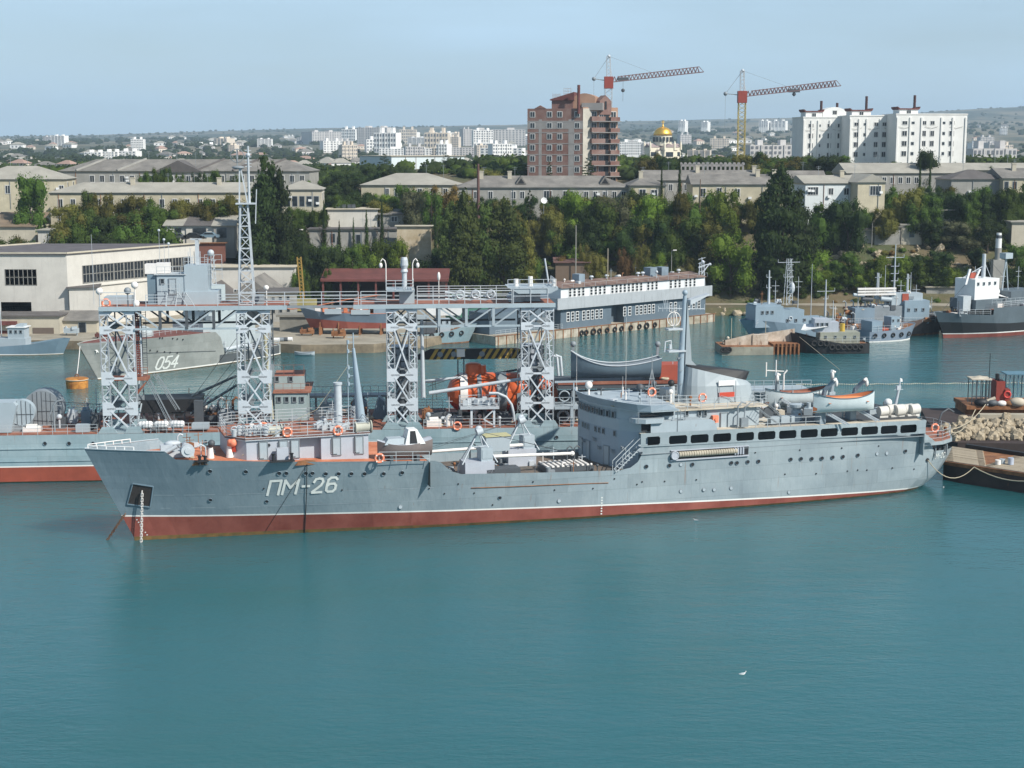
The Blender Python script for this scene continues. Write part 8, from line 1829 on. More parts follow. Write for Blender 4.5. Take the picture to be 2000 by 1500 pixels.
# broken concrete slabs on the bank
for k, px in enumerate(sorted(1580 + random.random() * 330 for _ in range(70))):
 py = 476 + random.random() * 40; Y = 352 + (520 - py) * .42; x_, y_, _ = PY(px, py, Y); z_ = terrain(x_, y_); s_ = .3 + random.random() * .9
 o = inst(ROCKS[k % 6], 'rock', None, (x_, y_, z_ + .1), (random.random() * 3, random.random(), random.random() * 3), (s_ * 1.6, s_, s_ * .6)); tag(o, 'pale broken slab on the dry bank above the ships, %s from the left' % nth(k), 'rock', 'broken slabs on the bank')
for k, px in enumerate(sorted(1398 + random.random() * 75 for _ in range(60))):
 x_, y_, _ = PZ(px, 602 + random.random() * 12, .3); s_ = .4 + random.random() * .7
 o = inst(ROCKS[k % 6], 'rock', None, (x_, y_, .3), (random.random() * 3, random.random(), random.random() * 3), (s_ * 1.5, s_, s_ * .8)); tag(o, 'shore boulder right of the barracks pontoon, %s from the left' % nth(k), 'rock', 'boulders along the shoreline')
# ---- brick apartment tower under construction
M_BRICK = paint('brick_infill', (.20, .095, .075), .9, .2, 0, .3, alt=(.25, .17, .145), scale=.22); M_RCONC = paint('raw_concrete', (.27, .26, .25), .9, .15, .02, .2); M_BRKY = paint('yellow_brick', (.36, .22, .15), .9, .12)
xt, yt, zb_ = PY(1030, 342, 440); Tf = Frame(xt, yt, -12)
tw = empty('brick_apartment_tower', (xt, yt, zb_), Tf.deg, 'unfinished ten storey red brick apartment tower beside the first tower crane', 'building')
q = lambda px, py, v=0: (Tf.hit(px, py, v)[0], Tf.hit(px, py, v)[1] - zb_)
W1 = q(1138, 300)[0]; ztop = q(1080, 212)[1]; D = 15
c = MB(); c.box(0, W1, 0, D, -8, ztop); tl = c.build('wall', M_BRICK, tw)
# right wing turned towards the sun
Rf = Frame(*[Tf.x + W1 * Tf.c, Tf.y + W1 * Tf.s], 22)
wing = MB(); a22 = radians(22 + 12)
def rp(u, v): return (W1 + u * cos(a22) - v * sin(a22), u * sin(a22) + v * cos(a22))
Wr = Rf.hit(1206, 300, 0)[0]; ztr = Rf.hit(1190, 210, 0)[1] - zb_
wing.prism([rp(.0, .05), rp(Wr, .05), rp(Wr, 12), rp(0, 12)], -8, ztr); wg = wing.build('wing_wall', M_BRKY, tw)
c = MB(); c.prism([rp(.0, -.1), rp(2.4, -.1), rp(2.4, .2), rp(0, .2)], -8, ztop); c.build('stair_strip', paint('pale_strip', (.50, .47, .40), .9), tw)
fl_h = 3.07
for k in range(11):
 z = ztop - .6 - (k + 1) * fl_h + .3
 if z < -6: break
 c = MB(); c.prism([rp(2.2, -1.3), rp(Wr - 4.6, -1.6), rp(Wr - 4.4, .1), rp(2.2, .1)], z - .1, z + 1.15); c.build('balcony', M_BRICK, wg)
 c = MB(); c.prism([rp(Wr - 2.6, -1.0), rp(Wr + .2, -1.0), rp(Wr + .2, .1), rp(Wr - 2.6, .1)], z - .1, z + 1.0); c.build('balcony', M_BRICK, wg)
 c = MB(); c.prism([rp(2.2, -1.7), rp(Wr + .3, -1.7), rp(Wr + .3, .1), rp(2.2, .1)], z - .3, z - .1); c.build('floor_slab', M_RCONC, wg)
 c = MB(); c.prism([rp(Wr - 4.3, -.08), rp(Wr - 2.8, -.08), rp(Wr - 2.8, .1), rp(Wr - 4.3, .1)], z, z + 2.5); c.build('open_bay', M_DARKIN, wg)
 for u, w in ((3.4, 1.6), (6.0, 1.9), (Wr - 1.4, 1.6)):
  p = rp(u, -.02); inst(wmesh('multi' if u > 5 and u < 7 else 'pair', w, 1.5), 'window', wg, (p[0], p[1], z + 1.75), (0, 0, a22))
 c = MB(); c.box(-.08, W1 + .02, -.08, .02, z - .35, z - .12); c.build('floor_slab', M_RCONC, tl)
 for px in (1040, 1073, 1093, 1127):
  u = q(px, 300)[0]; inst(wmesh('pair', 1.35, 1.45), 'window', tl, (u, -.05, z + 1.75))
for px0_, px1_, m in ((1052, 1058, M_RCONC), (1110, 1121, M_RCONC)):
 c = MB(); c.box(q(px0_, 300)[0], q(px1_, 300)[0], -.04, .0, -8, ztop - 3); c.build('concrete_column', m, tl)
c = MB(); c.box(0, W1, -.03, 0, q(1080, 252)[1], q(1080, 236)[1]); c.build('concrete_panel', M_RCONC, tl)
c = MB(); c.box(q(1075, 200)[0], q(1117, 200)[0], 2, 9, ztop, ztop + 2.6); c.build('roof_storey', M_BRICK, tw)
c = MB(); x0_, x1_ = q(1072, 200)[0], q(1119, 200)[0]; c.add([(x0_, 1.5, ztop + 2.6), (x1_, 1.5, ztop + 4.6), (x1_, 9.5, ztop + 4.6), (x0_, 9.5, ztop + 2.6), (x0_, 1.5, ztop + 2.3), (x1_, 1.5, ztop + 2.3), (x1_, 9.5, ztop + 2.3), (x0_, 9.5, ztop + 2.3)], [(0, 1, 2, 3), (0, 4, 5, 1), (1, 5, 6, 2), (2, 6, 7, 3), (3, 7, 4, 0)]); c.build('sloping_roof', M_REDR, tw)
zz = q(1140, 183, 3)[1]; c = MB(); x0_, x1_ = q(1117, 200)[0], q(1160, 200)[0]; n = 10
pts = [(x0_ + (x1_ - x0_) * k / n, ztop) for k in (0,)]
poly = [(x0_, ztop - 1)] + [(x1_, ztop - 1)] + [(x0_ + (x1_ - x0_) * (1 - k / n), zz - .9 + 1.0 * sin(pi * k / n)) for k in range(n + 1)]
c.prism(poly, 2.5, 10, 'y'); c.build('arched_attic', M_BRKY, tw)
c = MB(); x0_, x1_ = q(1135, 200)[0], q(1176, 200)[0]; c.box(x0_, x1_, 1.0, 9, ztop - .5, q(1150, 205)[1] + .6); c.build('roof_slab', M_RCONC, tw)
c = MB(); u = Rf.hit(1182, 200, 0)[0]; pA = rp(u - 1.8, -.3); pB = rp(u + 1.8, -.3); zt3 = Rf.hit(1182, 186, 0)[1] - zb_;
c.add([(*rp(u - 1.8, -.3), ztr - 2), (*rp(u + 1.8, -.3), ztr - 2), (*rp(u + 1.8, 3), ztr - 2), (*rp(u - 1.8, 3), ztr - 2), (*rp(u - 1.8, -.3), zt3 - 1.6), (*rp(u + 1.8, -.3), zt3 - 1.6), (*rp(u + 1.8, 3), zt3 - 1.6), (*rp(u - 1.8, 3), zt3 - 1.6), (*rp(u, -.3), zt3), (*rp(u, 3), zt3)], [(0, 1, 5, 8, 4), (1, 2, 6, 5), (2, 3, 7, 9, 6), (3, 0, 4, 7), (4, 8, 9, 7), (5, 6, 9, 8)]); c.build('gabled_turret', M_BRICK, tw)
c = MB(); p = rp(u, -.36); c.cbox((p[0], p[1], ztr + .6), (.6, .1, 2.2), 34); c.build('slit_window', M_DARKIN, tw)
c = MB(); u = q(1131, 180)[0]; c.cyl((u, -.6, ztop - 1.5), (u, -.6, q(1131, 166)[1]), .42, n=10); c.build('brown_flue', M_REDR, tw)
c = MB(); u = q(1055, 210)[0]; c.prism([(u - 1.7, ztop), (u + 1.7, ztop), (u, ztop + .9)], -.1, 1, 'y'); c.build('small_gable', M_BRICK, tw)
for px, py in ((1087, 184), (1109, 173)):
 c = MB(); u, z = q(px, py, 5);
 for du in (-1, 0, 1):
  for dv in (-1, 1): c.bar((u + du, 5 + dv, ztop), (u + du, 5 + dv, z + .2), .1)
 for k in range(5): zz = ztop + 2.8 + (z - ztop - 2.8) * k / 4; c.bar((u - 1, 4, zz), (u + 1, 4, zz), .1); c.bar((u - 1, 6, zz), (u + 1, 6, zz), .1)
 c.build('scaffold', M_LGREY, tw)
# ---- tower cranes
def tower_crane(px, Y, py_top, py_cab, py_base, px_tip, py_tip, px_cj, py_cj, colour, label, hook, z0=None):
 x, y, z = PY(px, py_base, Y); zt_ = PY(px, py_top, Y)[2]; zc = PY(px, py_cab, Y)[2]
 t = empty('tower_crane', (x, y, z), 0, label, 'crane', 'tower cranes over the town')
 c = MB(); lat_beam(c, (0, 0, 0), (0, 0, zc - z), 2.0, 18, .13); c.build('tower', colour, t)
 c = MB(); lat_beam(c, (0, 0, zc - z + 1), (-.1, 0, zt_ - z), 1.1, 6, .12); c.bar((1.1, 0, zc - z + 1), (0, 0, zt_ - z), .16); c.ball((0, 0, zt_ - z), .5); c.build('apex', M_LGREY, t)
 c = MB(); c.box(-1.3, 1.3, -1.2, 1.2, zc - z - 1.6, zc - z + 1.8); c.build('cab', _M['cabin_red'], t)
 tx, _, tz = PY(px_tip, py_tip, Y); cx_, _, cz = PY(px_cj, py_cj, Y); zj = PY(px, py_cab - 6, Y)[2]
 c = MB(); p, q_ = Vector((1.2, 0, zj - z - .6)), Vector((tx - x - 1.0, 0, tz - z + .2)); n = 24; up = Vector((0, 0, 1.5))
 for sd in (-.6, .6): c.bar(p + Vector((0, sd, 0)), q_ + Vector((1.2, sd, 0)), .24)
 c.bar(p + up + Vector((1.5, 0, 0)), q_ + up, .24); c.bar(q_ + up, q_ + Vector((1.4, 0, 0)), .14)
 for i in range(n):
  a_, b_ = p.lerp(q_, i / n), p.lerp(q_, (i + 1) / n); m_ = (a_ + b_) / 2 + up
  for sd in (-.6, .6): c.bar(a_ + Vector((0, sd, 0)), m_, .15); c.bar(m_, b_ + Vector((0, sd, 0)), .15)
 c.build('jib', plain('jib_dull_red', (.17, .10, .10), .6), t)
 c = MB(); c.bar((0, 0, zj - z - .3), (cx_ - x, 0, cz - z), .22); c.bar((cx_ - x, 0, cz - z), (0, 0, zt_ - z), .1); c.ball((cx_ - x, 0, cz - z), .6); c.build('counter_jib', M_MGREY, t)
 c = MB(); c.bar((0, 0, zt_ - z), (p + (q_ - p) * .45 + up), .06); c.bar((cx_ - x, 0, cz - z), (cx_ - x, 0, cz - z - 12), .06); c.build('pendant_line', M_MGREY, t)
 hx = PY(hook[0], hook[1], Y); c = MB(); c.cbox((hx[0] - x, 0, hx[2] - z + .1), (3.2, 1.4, .9)); c.bar((hx[0] - x, 0, hx[2] - z), (hx[0] - x, 0, PY(hook[0], hook[2], Y)[2] - z), .07); c.ball((hx[0] - x, 0, PY(hook[0], (hook[1] + hook[2]) / 2, Y)[2] - z), .55); c.build('trolley', M_DKGREY, t)
tower_crane(1187, 458, 110, 162, 345, 1372, 142, 1160, 154, M_LGREY, 'pale tower crane with red cab rising behind the brick apartment tower', (1217, 155, 198))
tower_crane(1446, 455, 138, 190, 345, 1640, 169, 1417, 183, paint('crane_yellow', (.42, .33, .10), .6, .15), 'yellow tower crane with red cab standing among trees right of the golden dome', (1551, 178, 190))
# ---- white apartment blocks
M_APT = paint('white_apartment_wall', (.74, .74, .71), .85, .07, .02, .2, scale=.3)
def block(px0, px1, Y, yt_, deg, label, cols, dep=13, rows=4, base=345):
 x, y, zb_ = PY(px0, base, Y); f = Frame(x, y, deg); W = f.hit(px1, 260, 0)[0]; H_ = f.hit((px0 + px1) / 2, yt_, 0)[1] - zb_
 t = empty('apartment_block', (x, y, zb_), deg, label, 'building', 'white apartment blocks')
 c = MB(); c.box(0, W, 0, dep, -5, H_); wo = c.build('wall', M_APT, t); c = MB(); c.box(-.15, W + .15, -.15, dep + .15, H_, H_ + .35); c.build('parapet', M_APT, wo)
 for k in (.02, .20, .36, .64, .80, .98): c = MB(); c.box(W * k - .25, W * k + .25, -.3, 0, -5, H_ - .8); c.build('pilaster', M_APT, wo)
 for r in range(rows):
  for (px, w, h, kd) in cols:
   u = f.hit(px, 250, 0)[0]; z = H_ - 2.6 - r * 3.05
   inst(wmesh(kd, w, h if r else h * .7), 'window', wo, (u, -.06, z + (.15 if r == 0 else 0)))
 for k in (.12, .5, .85): c = MB(); c.tube([(W * k - 2, -.2, H_ - 3.6), (W * k, -.2, H_ - 4.1), (W * k + 2, -.2, H_ - 3.6)], .05, 4); c.build('moulding', M_PLG, wo)
 return t, f, W, H_, zb_
t1_, f1_, W1_, H1_, z1_ = block(1566, 1650, 492, 230, 5, 'left block of the white apartment buildings, under a curved attic', [(1584, 1.5, 1.5, 'pair'), (1600, .8, .8, 'dark'), (1620, 1.2, 1.6, 'pair'), (1636, 1.2, 1.6, 'pair')])
t2_, f2_, W2_, H2_, z2_ = block(1656, 1752, 484, 227, 5, 'middle block of the white apartment buildings', [(1673, 1.5, 1.5, 'pair'), (1690, .8, .8, 'dark'), (1711, 1.2, 1.6, 'pair'), (1727, 1.2, 1.6, 'pair')])
t3_, f3_, W3_, H3_, z3_ = block(1746, 1888, 476, 224, 5, 'widest, rightmost block of the white apartment buildings', [(1767, 1.5, 1.5, 'pair'), (1783, .8, .8, 'dark'), (1805, 1.2, 1.6, 'pair'), (1821, 1.2, 1.6, 'pair'), (1843, .8, .8, 'dark'), (1859, 1.5, 1.5, 'pair')])
def attic(t, f, H_, zb_, p0, p1, pt, roofm, flue=None, arch=False):
 a, b = f.hit(p0, 220, 3)[0], f.hit(p1, 220, 3)[0]; zt_ = f.hit((p0 + p1) / 2, pt, 3)[1] - zb_
 c = MB()
 if arch: c.prism([(a, H_), (b, H_)] + [(b + (a - b) * k / 8, zt_ - 1.2 + 1.2 * sin(pi * k / 8)) for k in range(9)], 3, 9, 'y')
 else: c.box(a, b, 3, 9, H_, zt_)
 o = c.build('attic', M_APT, t)
 if not arch: c = MB(); c.prism([(a - .6, zt_ + .5), (a - .2, zt_), (b + .2, zt_), (b + .6, zt_ + .5), (b + .6, zt_ + .9), (b, zt_ + .4), (a, zt_ + .4), (a - .6, zt_ + .9)], 2.7, 9.2, 'y'); c.build('attic_roof', roofm, o)
 if flue: u = f.hit(flue[0], 210, 4)[0]; c = MB(); c.cyl((u, 4, H_), (u, 4, f.hit(flue[0], flue[1], 4)[1] - zb_), .42, n=10); c.build('flue', plain('dark_brown_flue', (.06, .025, .025), .7), o)
 inst(wmesh('pair', 1.3, 1.2), 'window', o, ((a + b) / 2, 2.94, (H_ + zt_) / 2))
attic(t1_, f1_, H1_, z1_, 1574, 1606, 219, M_REDR, (1604, 197)); attic(t1_, f1_, H1_, z1_, 1607, 1654, 209, M_REDR, (1635, 201), True)
attic(t2_, f2_, H2_, z2_, 1664, 1701, 217, M_REDR, (1692, 188)); attic(t3_, f3_, H3_, z3_, 1757, 1793, 214, M_REDR, (1786, 186))
# right side face balconies
for k in range(4): c = MB(); c.box(W3_, W3_ + 1.2, 3, 6, H3_ - 3.6 - k * 3.05, H3_ - 2.6 - k * 3.05); c.build('balcony', M_APT, t3_)
# ---- domed cathedral
xc, yc_, zc = PY(1294, 303, 1000); s_ = 1000 / F
ch = empty('cathedral', (xc, yc_, zc), 25, 'pale domed cathedral with a gleaming golden dome between the brick tower and yellow crane', 'church')
M_CH = paint('cathedral_stone', (.74, .68, .54), .8, .08); M_GOLD, n_, l_, b_ = new_mat('gilded_dome')
b_.inputs['Base Color'].default_value = (.80, .48, .08, 1); b_.inputs['Metallic'].default_value = .8; b_.inputs['Roughness'].default_value = .42
u_ = s_
c = MB(); c.box(-34 * u_, 34 * u_, -11 * u_, 11 * u_, -12, 15 * u_); c.box(-11 * u_, 11 * u_, -26 * u_, 26 * u_, -12, 15 * u_); c.box(-21 * u_, 21 * u_, -20 * u_, 20 * u_, -12, 9 * u_); w_ = c.build('nave', M_CH, ch)
c = MB(); seam_roof(c, 'gable', -34 * u_, 34 * u_, -11 * u_, 11 * u_, 15 * u_, 7 * u_, .3); seam_roof(c, 'cross', -11 * u_, 11 * u_, -26 * u_, 26 * u_, 15 * u_, 7 * u_, .3); seam_roof(c, 'hip', -21 * u_, 21 * u_, -20 * u_, 20 * u_, 9 * u_, 5 * u_, .3); c.build('roof', paint('mauve_roof', (.32, .25, .24), .8), ch)
c = MB(); c.lathe([(17.5 * u_, 18 * u_), (17.5 * u_, 37 * u_), (18.6 * u_, 38 * u_)], n=16); dr_ = c.build('drum', M_CH, ch)
for k in range(16): a_ = 2 * pi * k / 16; c = MB(); c.cbox((17.6 * u_ * cos(a_), 17.6 * u_ * sin(a_), 30 * u_), (1.2, 1.2, 9 * u_), math.degrees(a_)); c.build('drum_window', M_GLASS, dr_)
c = MB(); c.smooth = True; c.lathe([(18.5 * u_, 37.5 * u_), (17.5 * u_, 42 * u_), (15 * u_, 47 * u_), (11 * u_, 51 * u_), (5 * u_, 53.5 * u_), (1.5 * u_, 55 * u_), (1.2 * u_, 58 * u_), (.3, 60 * u_)], n=20); dm = c.build('dome', M_GOLD, ch)
c = MB(); c.bar((0, 0, 58 * u_), (0, 0, 66 * u_), .5); c.bar((-1.2, 0, 63 * u_), (1.2, 0, 63 * u_), .4); c.build('cross', M_GOLD, dm)
for sx, sy in ((-34, -11), (34, -11), (-34, 11), (34, 11), (11, -26), (-11, -26)): c = MB(); c.cyl((sx * u_, sy * u_, 10 * u_), (sx * u_, sy * u_, 21 * u_), 2.2 * u_, n=8); c.cyl((sx * u_, sy * u_, 21 * u_), (sx * u_, sy * u_, 27 * u_), 2.2 * u_, .1, 8); c.build('turret', M_CH, ch)
for k in range(-1, 2):
 c = MB(); c.box(-1.0 + k * 5 * u_, 1.0 + k * 5 * u_, -26.4 * u_, -26 * u_, -3 * u_, 6 * u_); c.build('arched_window', M_GLASS, w_)
 for q_ in (-26, 26): c = MB(); c.box((q_ + k * 4) * u_ - .8, (q_ + k * 4) * u_ + .8, -11.4 * u_, -11 * u_, -2 * u_, 6 * u_); c.build('arched_window', M_GLASS, w_)
# colonnaded ruin
xr, yr, zr_ = PY(1330, 338, 420); rr = empty('arched_ruin', (xr, yr, zr_), 2, 'roofless grey concrete frame with rounded arches below the yellow crane', 'ruin')
Wq = PY(1452, 338, 420)[0] - xr; zA_ = PY(1400, 318, 420)[2] - zr_
c = MB(); c.box(0, Wq, 0, 1, zA_ - 1.0, zA_ - .4); c.box(0, Wq, 0, 1, -3, -.2); c.build('beam', M_RCONC, rr)
for k in range(15): c = MB(); u = Wq * k / 14; c.box(u - .25, u + .25, 0, .6, -1, zA_ - .9); c.cyl((u, 0, zA_ - .3), (u, .6, zA_ - .3), .45, n=10); c.build('column', M_RCONC, rr)
# ---- distant city: slab blocks
M_FAR = [paint('far_panel_%s' % nm, c_, .9, .08, 0, .15, scale=.08) for nm, c_ in (('grey', (.56, .54, .52)), ('white', (.82, .81, .78)), ('cream', (.66, .58, .48)), ('pink', (.36, .24, .19)))]
M_FWIN = paint('far_window_band', (.16, .17, .19), .6, .1)
FARW = {}
def far_slab(name, label, px0, px1, Y, yt_, yb, dep, deg, mat, floors, nwin, group='distant apartment slabs', lit=None):
 x, y, zb_ = PY(px0, yb, Y); W = PY(px1, yb, Y)[0] - x; zt_ = PY(px0, yt_, Y)[2] - zb_
 t = empty(name, (x, y, zb_), deg, label, 'building', group)
 c = MB(); c.box(0, W, 0, dep, -25, zt_); w = c.build('wall', mat, t); fh = zt_ / floors
 ww, wh__ = W / nwin * .5, fh * .5; key = (round(ww, 1), round(wh__, 1))
 if key not in FARW:
  b_ = MB(); b_.cbox((0, 0, 0), (ww, .3, wh__)); FARW[key] = b_.mesh('window'); FARW[key].materials.append(M_FWIN)
 if W / nwin * F / Y > 2.5 and fh * F / Y > 2.5:
  for i in range(floors):
   for j in range(nwin): inst(FARW[key], 'window', w, (W * (j + .5) / nwin, -.1, fh * (i + .5)))
 else:
  for i in range(floors): c = MB(); c.box(W * .03, W * .97, -.2, .0, fh * (i + .25), fh * (i + .7)); c.build('window_band', M_FWIN, w)
 for i in range(1, 4): c = MB(); c.box(W * i / 4 - .4, W * i / 4 + .4, -.5, 0, -10, zt_); c.build('joint', mat, w)
 for q in (.2, .7): c = MB(); c.box(W * q, W * (q + .12), dep * .3, dep * .7, zt_, zt_ + fh); c.build('roof_house', mat, w)
far_slab('apartment_slab', 'tall grey panel slab left of the pair of high distant blocks', 610, 670, 2600, 257, 285, 60, 25, M_FAR[0], 9, 12)
far_slab('apartment_slab', 'white lower block in front of the tall grey distant slab', 632, 671, 1900, 275, 303, 20, 20, M_FAR[1], 6, 6)
far_slab('apartment_slab', 'tallest distant grey slab left of the cranes', 697, 760, 2500, 249, 288, 40, -15, M_FAR[0], 12, 14)
far_slab('apartment_slab', 'low white terrace below the tallest distant slab', 716, 762, 1900, 272, 296, 20, 12, M_FAR[1], 4, 8)
far_slab('apartment_slab', 'wide grey slab immediately left of the brick tower', 908, 1026, 2300, 253, 285, 25, 0, M_FAR[0], 9, 18)
far_slab('apartment_slab', 'narrow grey slab beside the wide one left of the brick tower', 905, 922, 2250, 252, 286, 40, 10, M_FAR[0], 9, 3)
far_slab('apartment_slab', 'long whitish row block below the distant slabs, left half', 740, 850, 1500, 290, 308, 14, 3, M_FAR[1], 5, 18)
far_slab('apartment_slab', 'long grey row block below the distant slabs, right half', 850, 956, 1500, 288, 308, 14, 3, M_FAR[0], 5, 18)
far_slab('apartment_slab', 'bright white stepped block left of the foot of the brick tower', 938, 1022, 1400, 289, 315, 14, -12, M_FAR[1], 5, 9)
far_slab('apartment_slab', 'grey striped block just right of the brick tower', 1210, 1262, 1500, 277, 303, 14, 0, M_FAR[1], 5, 12)
for k, (a_, b_, t_) in enumerate(((792, 812, 258), (832, 846, 258), (852, 880, 259), (882, 896, 260))):
 far_slab('apartment_slab', 'small cream distant block, %s of the row on the ridge' % ['first', 'second', 'third', 'last'][k], a_, b_, 3000, t_, 271, 25, -20, M_FAR[2] if k % 2 else M_FAR[1], 4, 5)
for k, (a_, b_) in enumerate(((165, 200), (200, 232), (232, 267))):
 far_slab('apartment_slab', '%s part of the bright white block far off on the left' % ['left', 'middle', 'right'][k], a_, b_, 1500, 297 - k, 315, 16, -8, M_FAR[1], 4, 5)
far_slab('apartment_slab', 'pale stepped tower far off left of the lattice mast', 418, 447, 2400, 270, 293, 25, -20, M_FAR[2], 8, 4)
far_slab('apartment_slab', 'long low white house left of the pale distant tower', 380, 420, 2300, 281, 288, 20, 0, M_FAR[1], 2, 8)
for k, (a_, b_, t_) in enumerate(((1325, 1338, 236), (1369, 1382, 238), (1482, 1500, 236), (1505, 1534, 236))):
 far_slab('apartment_slab', 'tiny pale block on the ridge, %s right of the golden dome' % ['first', 'second', 'third', 'fourth'][k], a_, b_, 3600, t_, 249, 30, -20, M_FAR[1], 5, 4)
far_slab('long_hall', 'long pale roofed hall beyond the trees right of the yellow crane', 1465, 1555, 900, 283, 303, 25, 0, M_FAR[0], 2, 10, group=None)
far_slab('long_hall', 'grey hazy hall at the right edge behind the apartment blocks', 1900, 1985, 900, 290, 320, 25, 0, M_FAR[0], 2, 10, group=None)
rs_ = random.Random(21); k = 0
for px in sorted([rs_.uniform(560, 1020) for _ in range(22)] + [rs_.uniform(1215, 1560) for _ in range(6)] + [rs_.uniform(20, 540) for _ in range(5)] + [rs_.uniform(1895, 2000) for _ in range(5)]):
 Yb = rs_.uniform(1150, 3200); w_ = rs_.uniform(14, 46) * (1800 / Yb) ** .6; yb_ = 285 + (H - terrain((px - 1000) / F * Yb, Yb)) * F / Yb
 far_slab('apartment_slab', 'pale block among the distant town roofs, %s of these from the left' % nth(k), px, px + w_, Yb, yb_ - rs_.choice((9, 12, 15, 15) if px < 600 or px > 1100 else (12, 15, 15, 27)) * F / Yb, yb_, 14, rs_.uniform(-20, 20), M_FAR[rs_.choice((0, 1, 1, 2))], rs_.choice((5, 5, 9)), 8, group='pale blocks of the distant town'); k += 1
# scattered small distant houses
hm = []
for m, rmat in ((M_FAR[1], M_SLATEL), (M_FAR[2], M_FAR[3]), (M_FAR[0], M_SLATE), (M_FAR[1], M_SLATEL)):
 c = MB(); c.box(-6, 6, -4.5, 4.5, -6, 4.5); c.cur = 1; seam_roof(c, 'hip', -6, 6, -4.5, 4.5, 4.5, 3.0, .5)
 c.cur = 2
 for k in (-3.5, 0, 3.5): c.box(k - .7, k + .7, -4.6, -4.5, 1, 3)
 me = c.mesh('far_house'); [me.materials.append(x) for x in (m, rmat, M_FWIN)]; me.polygons.foreach_set('material_index', c.mi); hm.append(me)
rr_ = random.Random(11); hs_ = []
while len(hs_) < 290:
 Y = 800 * (4.9 ** rr_.random()); x = rr_.uniform(-.36, .36) * Y
 if fbm(x * .004, Y * .0015, 3) < .40: continue
 s_ = rr_.uniform(.45, .85) * (1 if Y < 1500 else 1.4)
 hs_.append((int((x / Y + .36) / .0901), 1000 + x / Y * F, x, Y, s_, rr_.uniform(-.7, .7), rr_.uniform(.8, 1.8)))
hs_.sort(); WHR = ('at the far left skyline', 'above the long dark roof', 'right of the lattice mast', 'above the hip roofed house', 'left of the brick tower', 'around the golden dome', 'behind the white apartments', 'at the far right'); cnt = {}
for n, (sct, px, x, Y, s_, a_, b_) in enumerate(hs_):
 k = cnt.get(sct, 0); cnt[sct] = k + 1
 o = inst(hm[n % 4], 'far_house', None, (x, Y, terrain(x, Y)), (0, 0, a_), (s_ * b_, s_, s_)); tag(o, 'tiny distant house %s, %s from the left' % (WHR[sct], nth(k)), 'house', 'small houses of the distant town')
# ================================================================ trees
def leaf_mat(name, c, c2, var=.5):
 m, n, l, b = new_mat(name)
 nn = noise(n, l, mapping(n, l, (.45, .45, .45)), 1, 5, .7); oi = n.new('ShaderNodeObjectInfo')
 g = n.new('ShaderNodeNewGeometry')
 col = mix(n, l, ramp(n, l, nn, .35, .65), c, c2)
 hsv = n.new('ShaderNodeHueSaturation'); l.new(col, hsv.inputs['Color'])
 l.new(ramp(n, l, oi.outputs['Random'], 0, 1, .485, .515), hsv.inputs['Hue']); l.new(ramp(n, l, oi.outputs['Random'], 0, 1, .65, 1.3), hsv.inputs['Value'])
 l.new(hsv.outputs['Color'], b.inputs['Base Color']); b.inputs['Roughness'].default_value = .75
 tl = n.new('ShaderNodeBsdfTranslucent'); l.new(hsv.outputs['Color'], tl.inputs['Color']); ms_ = n.new('ShaderNodeMixShader'); ms_.inputs[0].default_value = .38; l.new(b.outputs[0], ms_.inputs[1]); l.new(tl.outputs[0], ms_.inputs[2]); l.new(ms_.outputs[0], n['Material Output'].inputs['Surface'])
 b.inputs['Specular IOR Level'].default_value = .15
 return m
L_GREEN = leaf_mat('leaf_green', (0.0531, 0.0946, 0.0159), (0.1060, 0.1559, 0.0273)); L_WIL = leaf_mat('leaf_willow', (0.0628, 0.0973, 0.0228), (0.1243, 0.1600, 0.0386))
L_DARK = leaf_mat('leaf_dark', (0.0266, 0.0473, 0.0125), (0.0531, 0.0806, 0.0204))
L_BRIGHT = leaf_mat('leaf_bright', (0.0994, 0.1600, 0.0183), (0.1738, 0.2297, 0.0340))
L_OLIVE = leaf_mat('leaf_olive', (0.0994, 0.1030, 0.0228), (0.1738, 0.1502, 0.0363))
L_RUST = leaf_mat('leaf_russet', (0.1243, 0.0835, 0.0294), (0.1904, 0.1112, 0.0363))
L_GREYG = leaf_mat('leaf_grey', (0.1160, 0.1280, 0.0624), (0.1738, 0.1810, 0.0964))
M_BARK = plain('bark', (.075, .058, .042), .95)
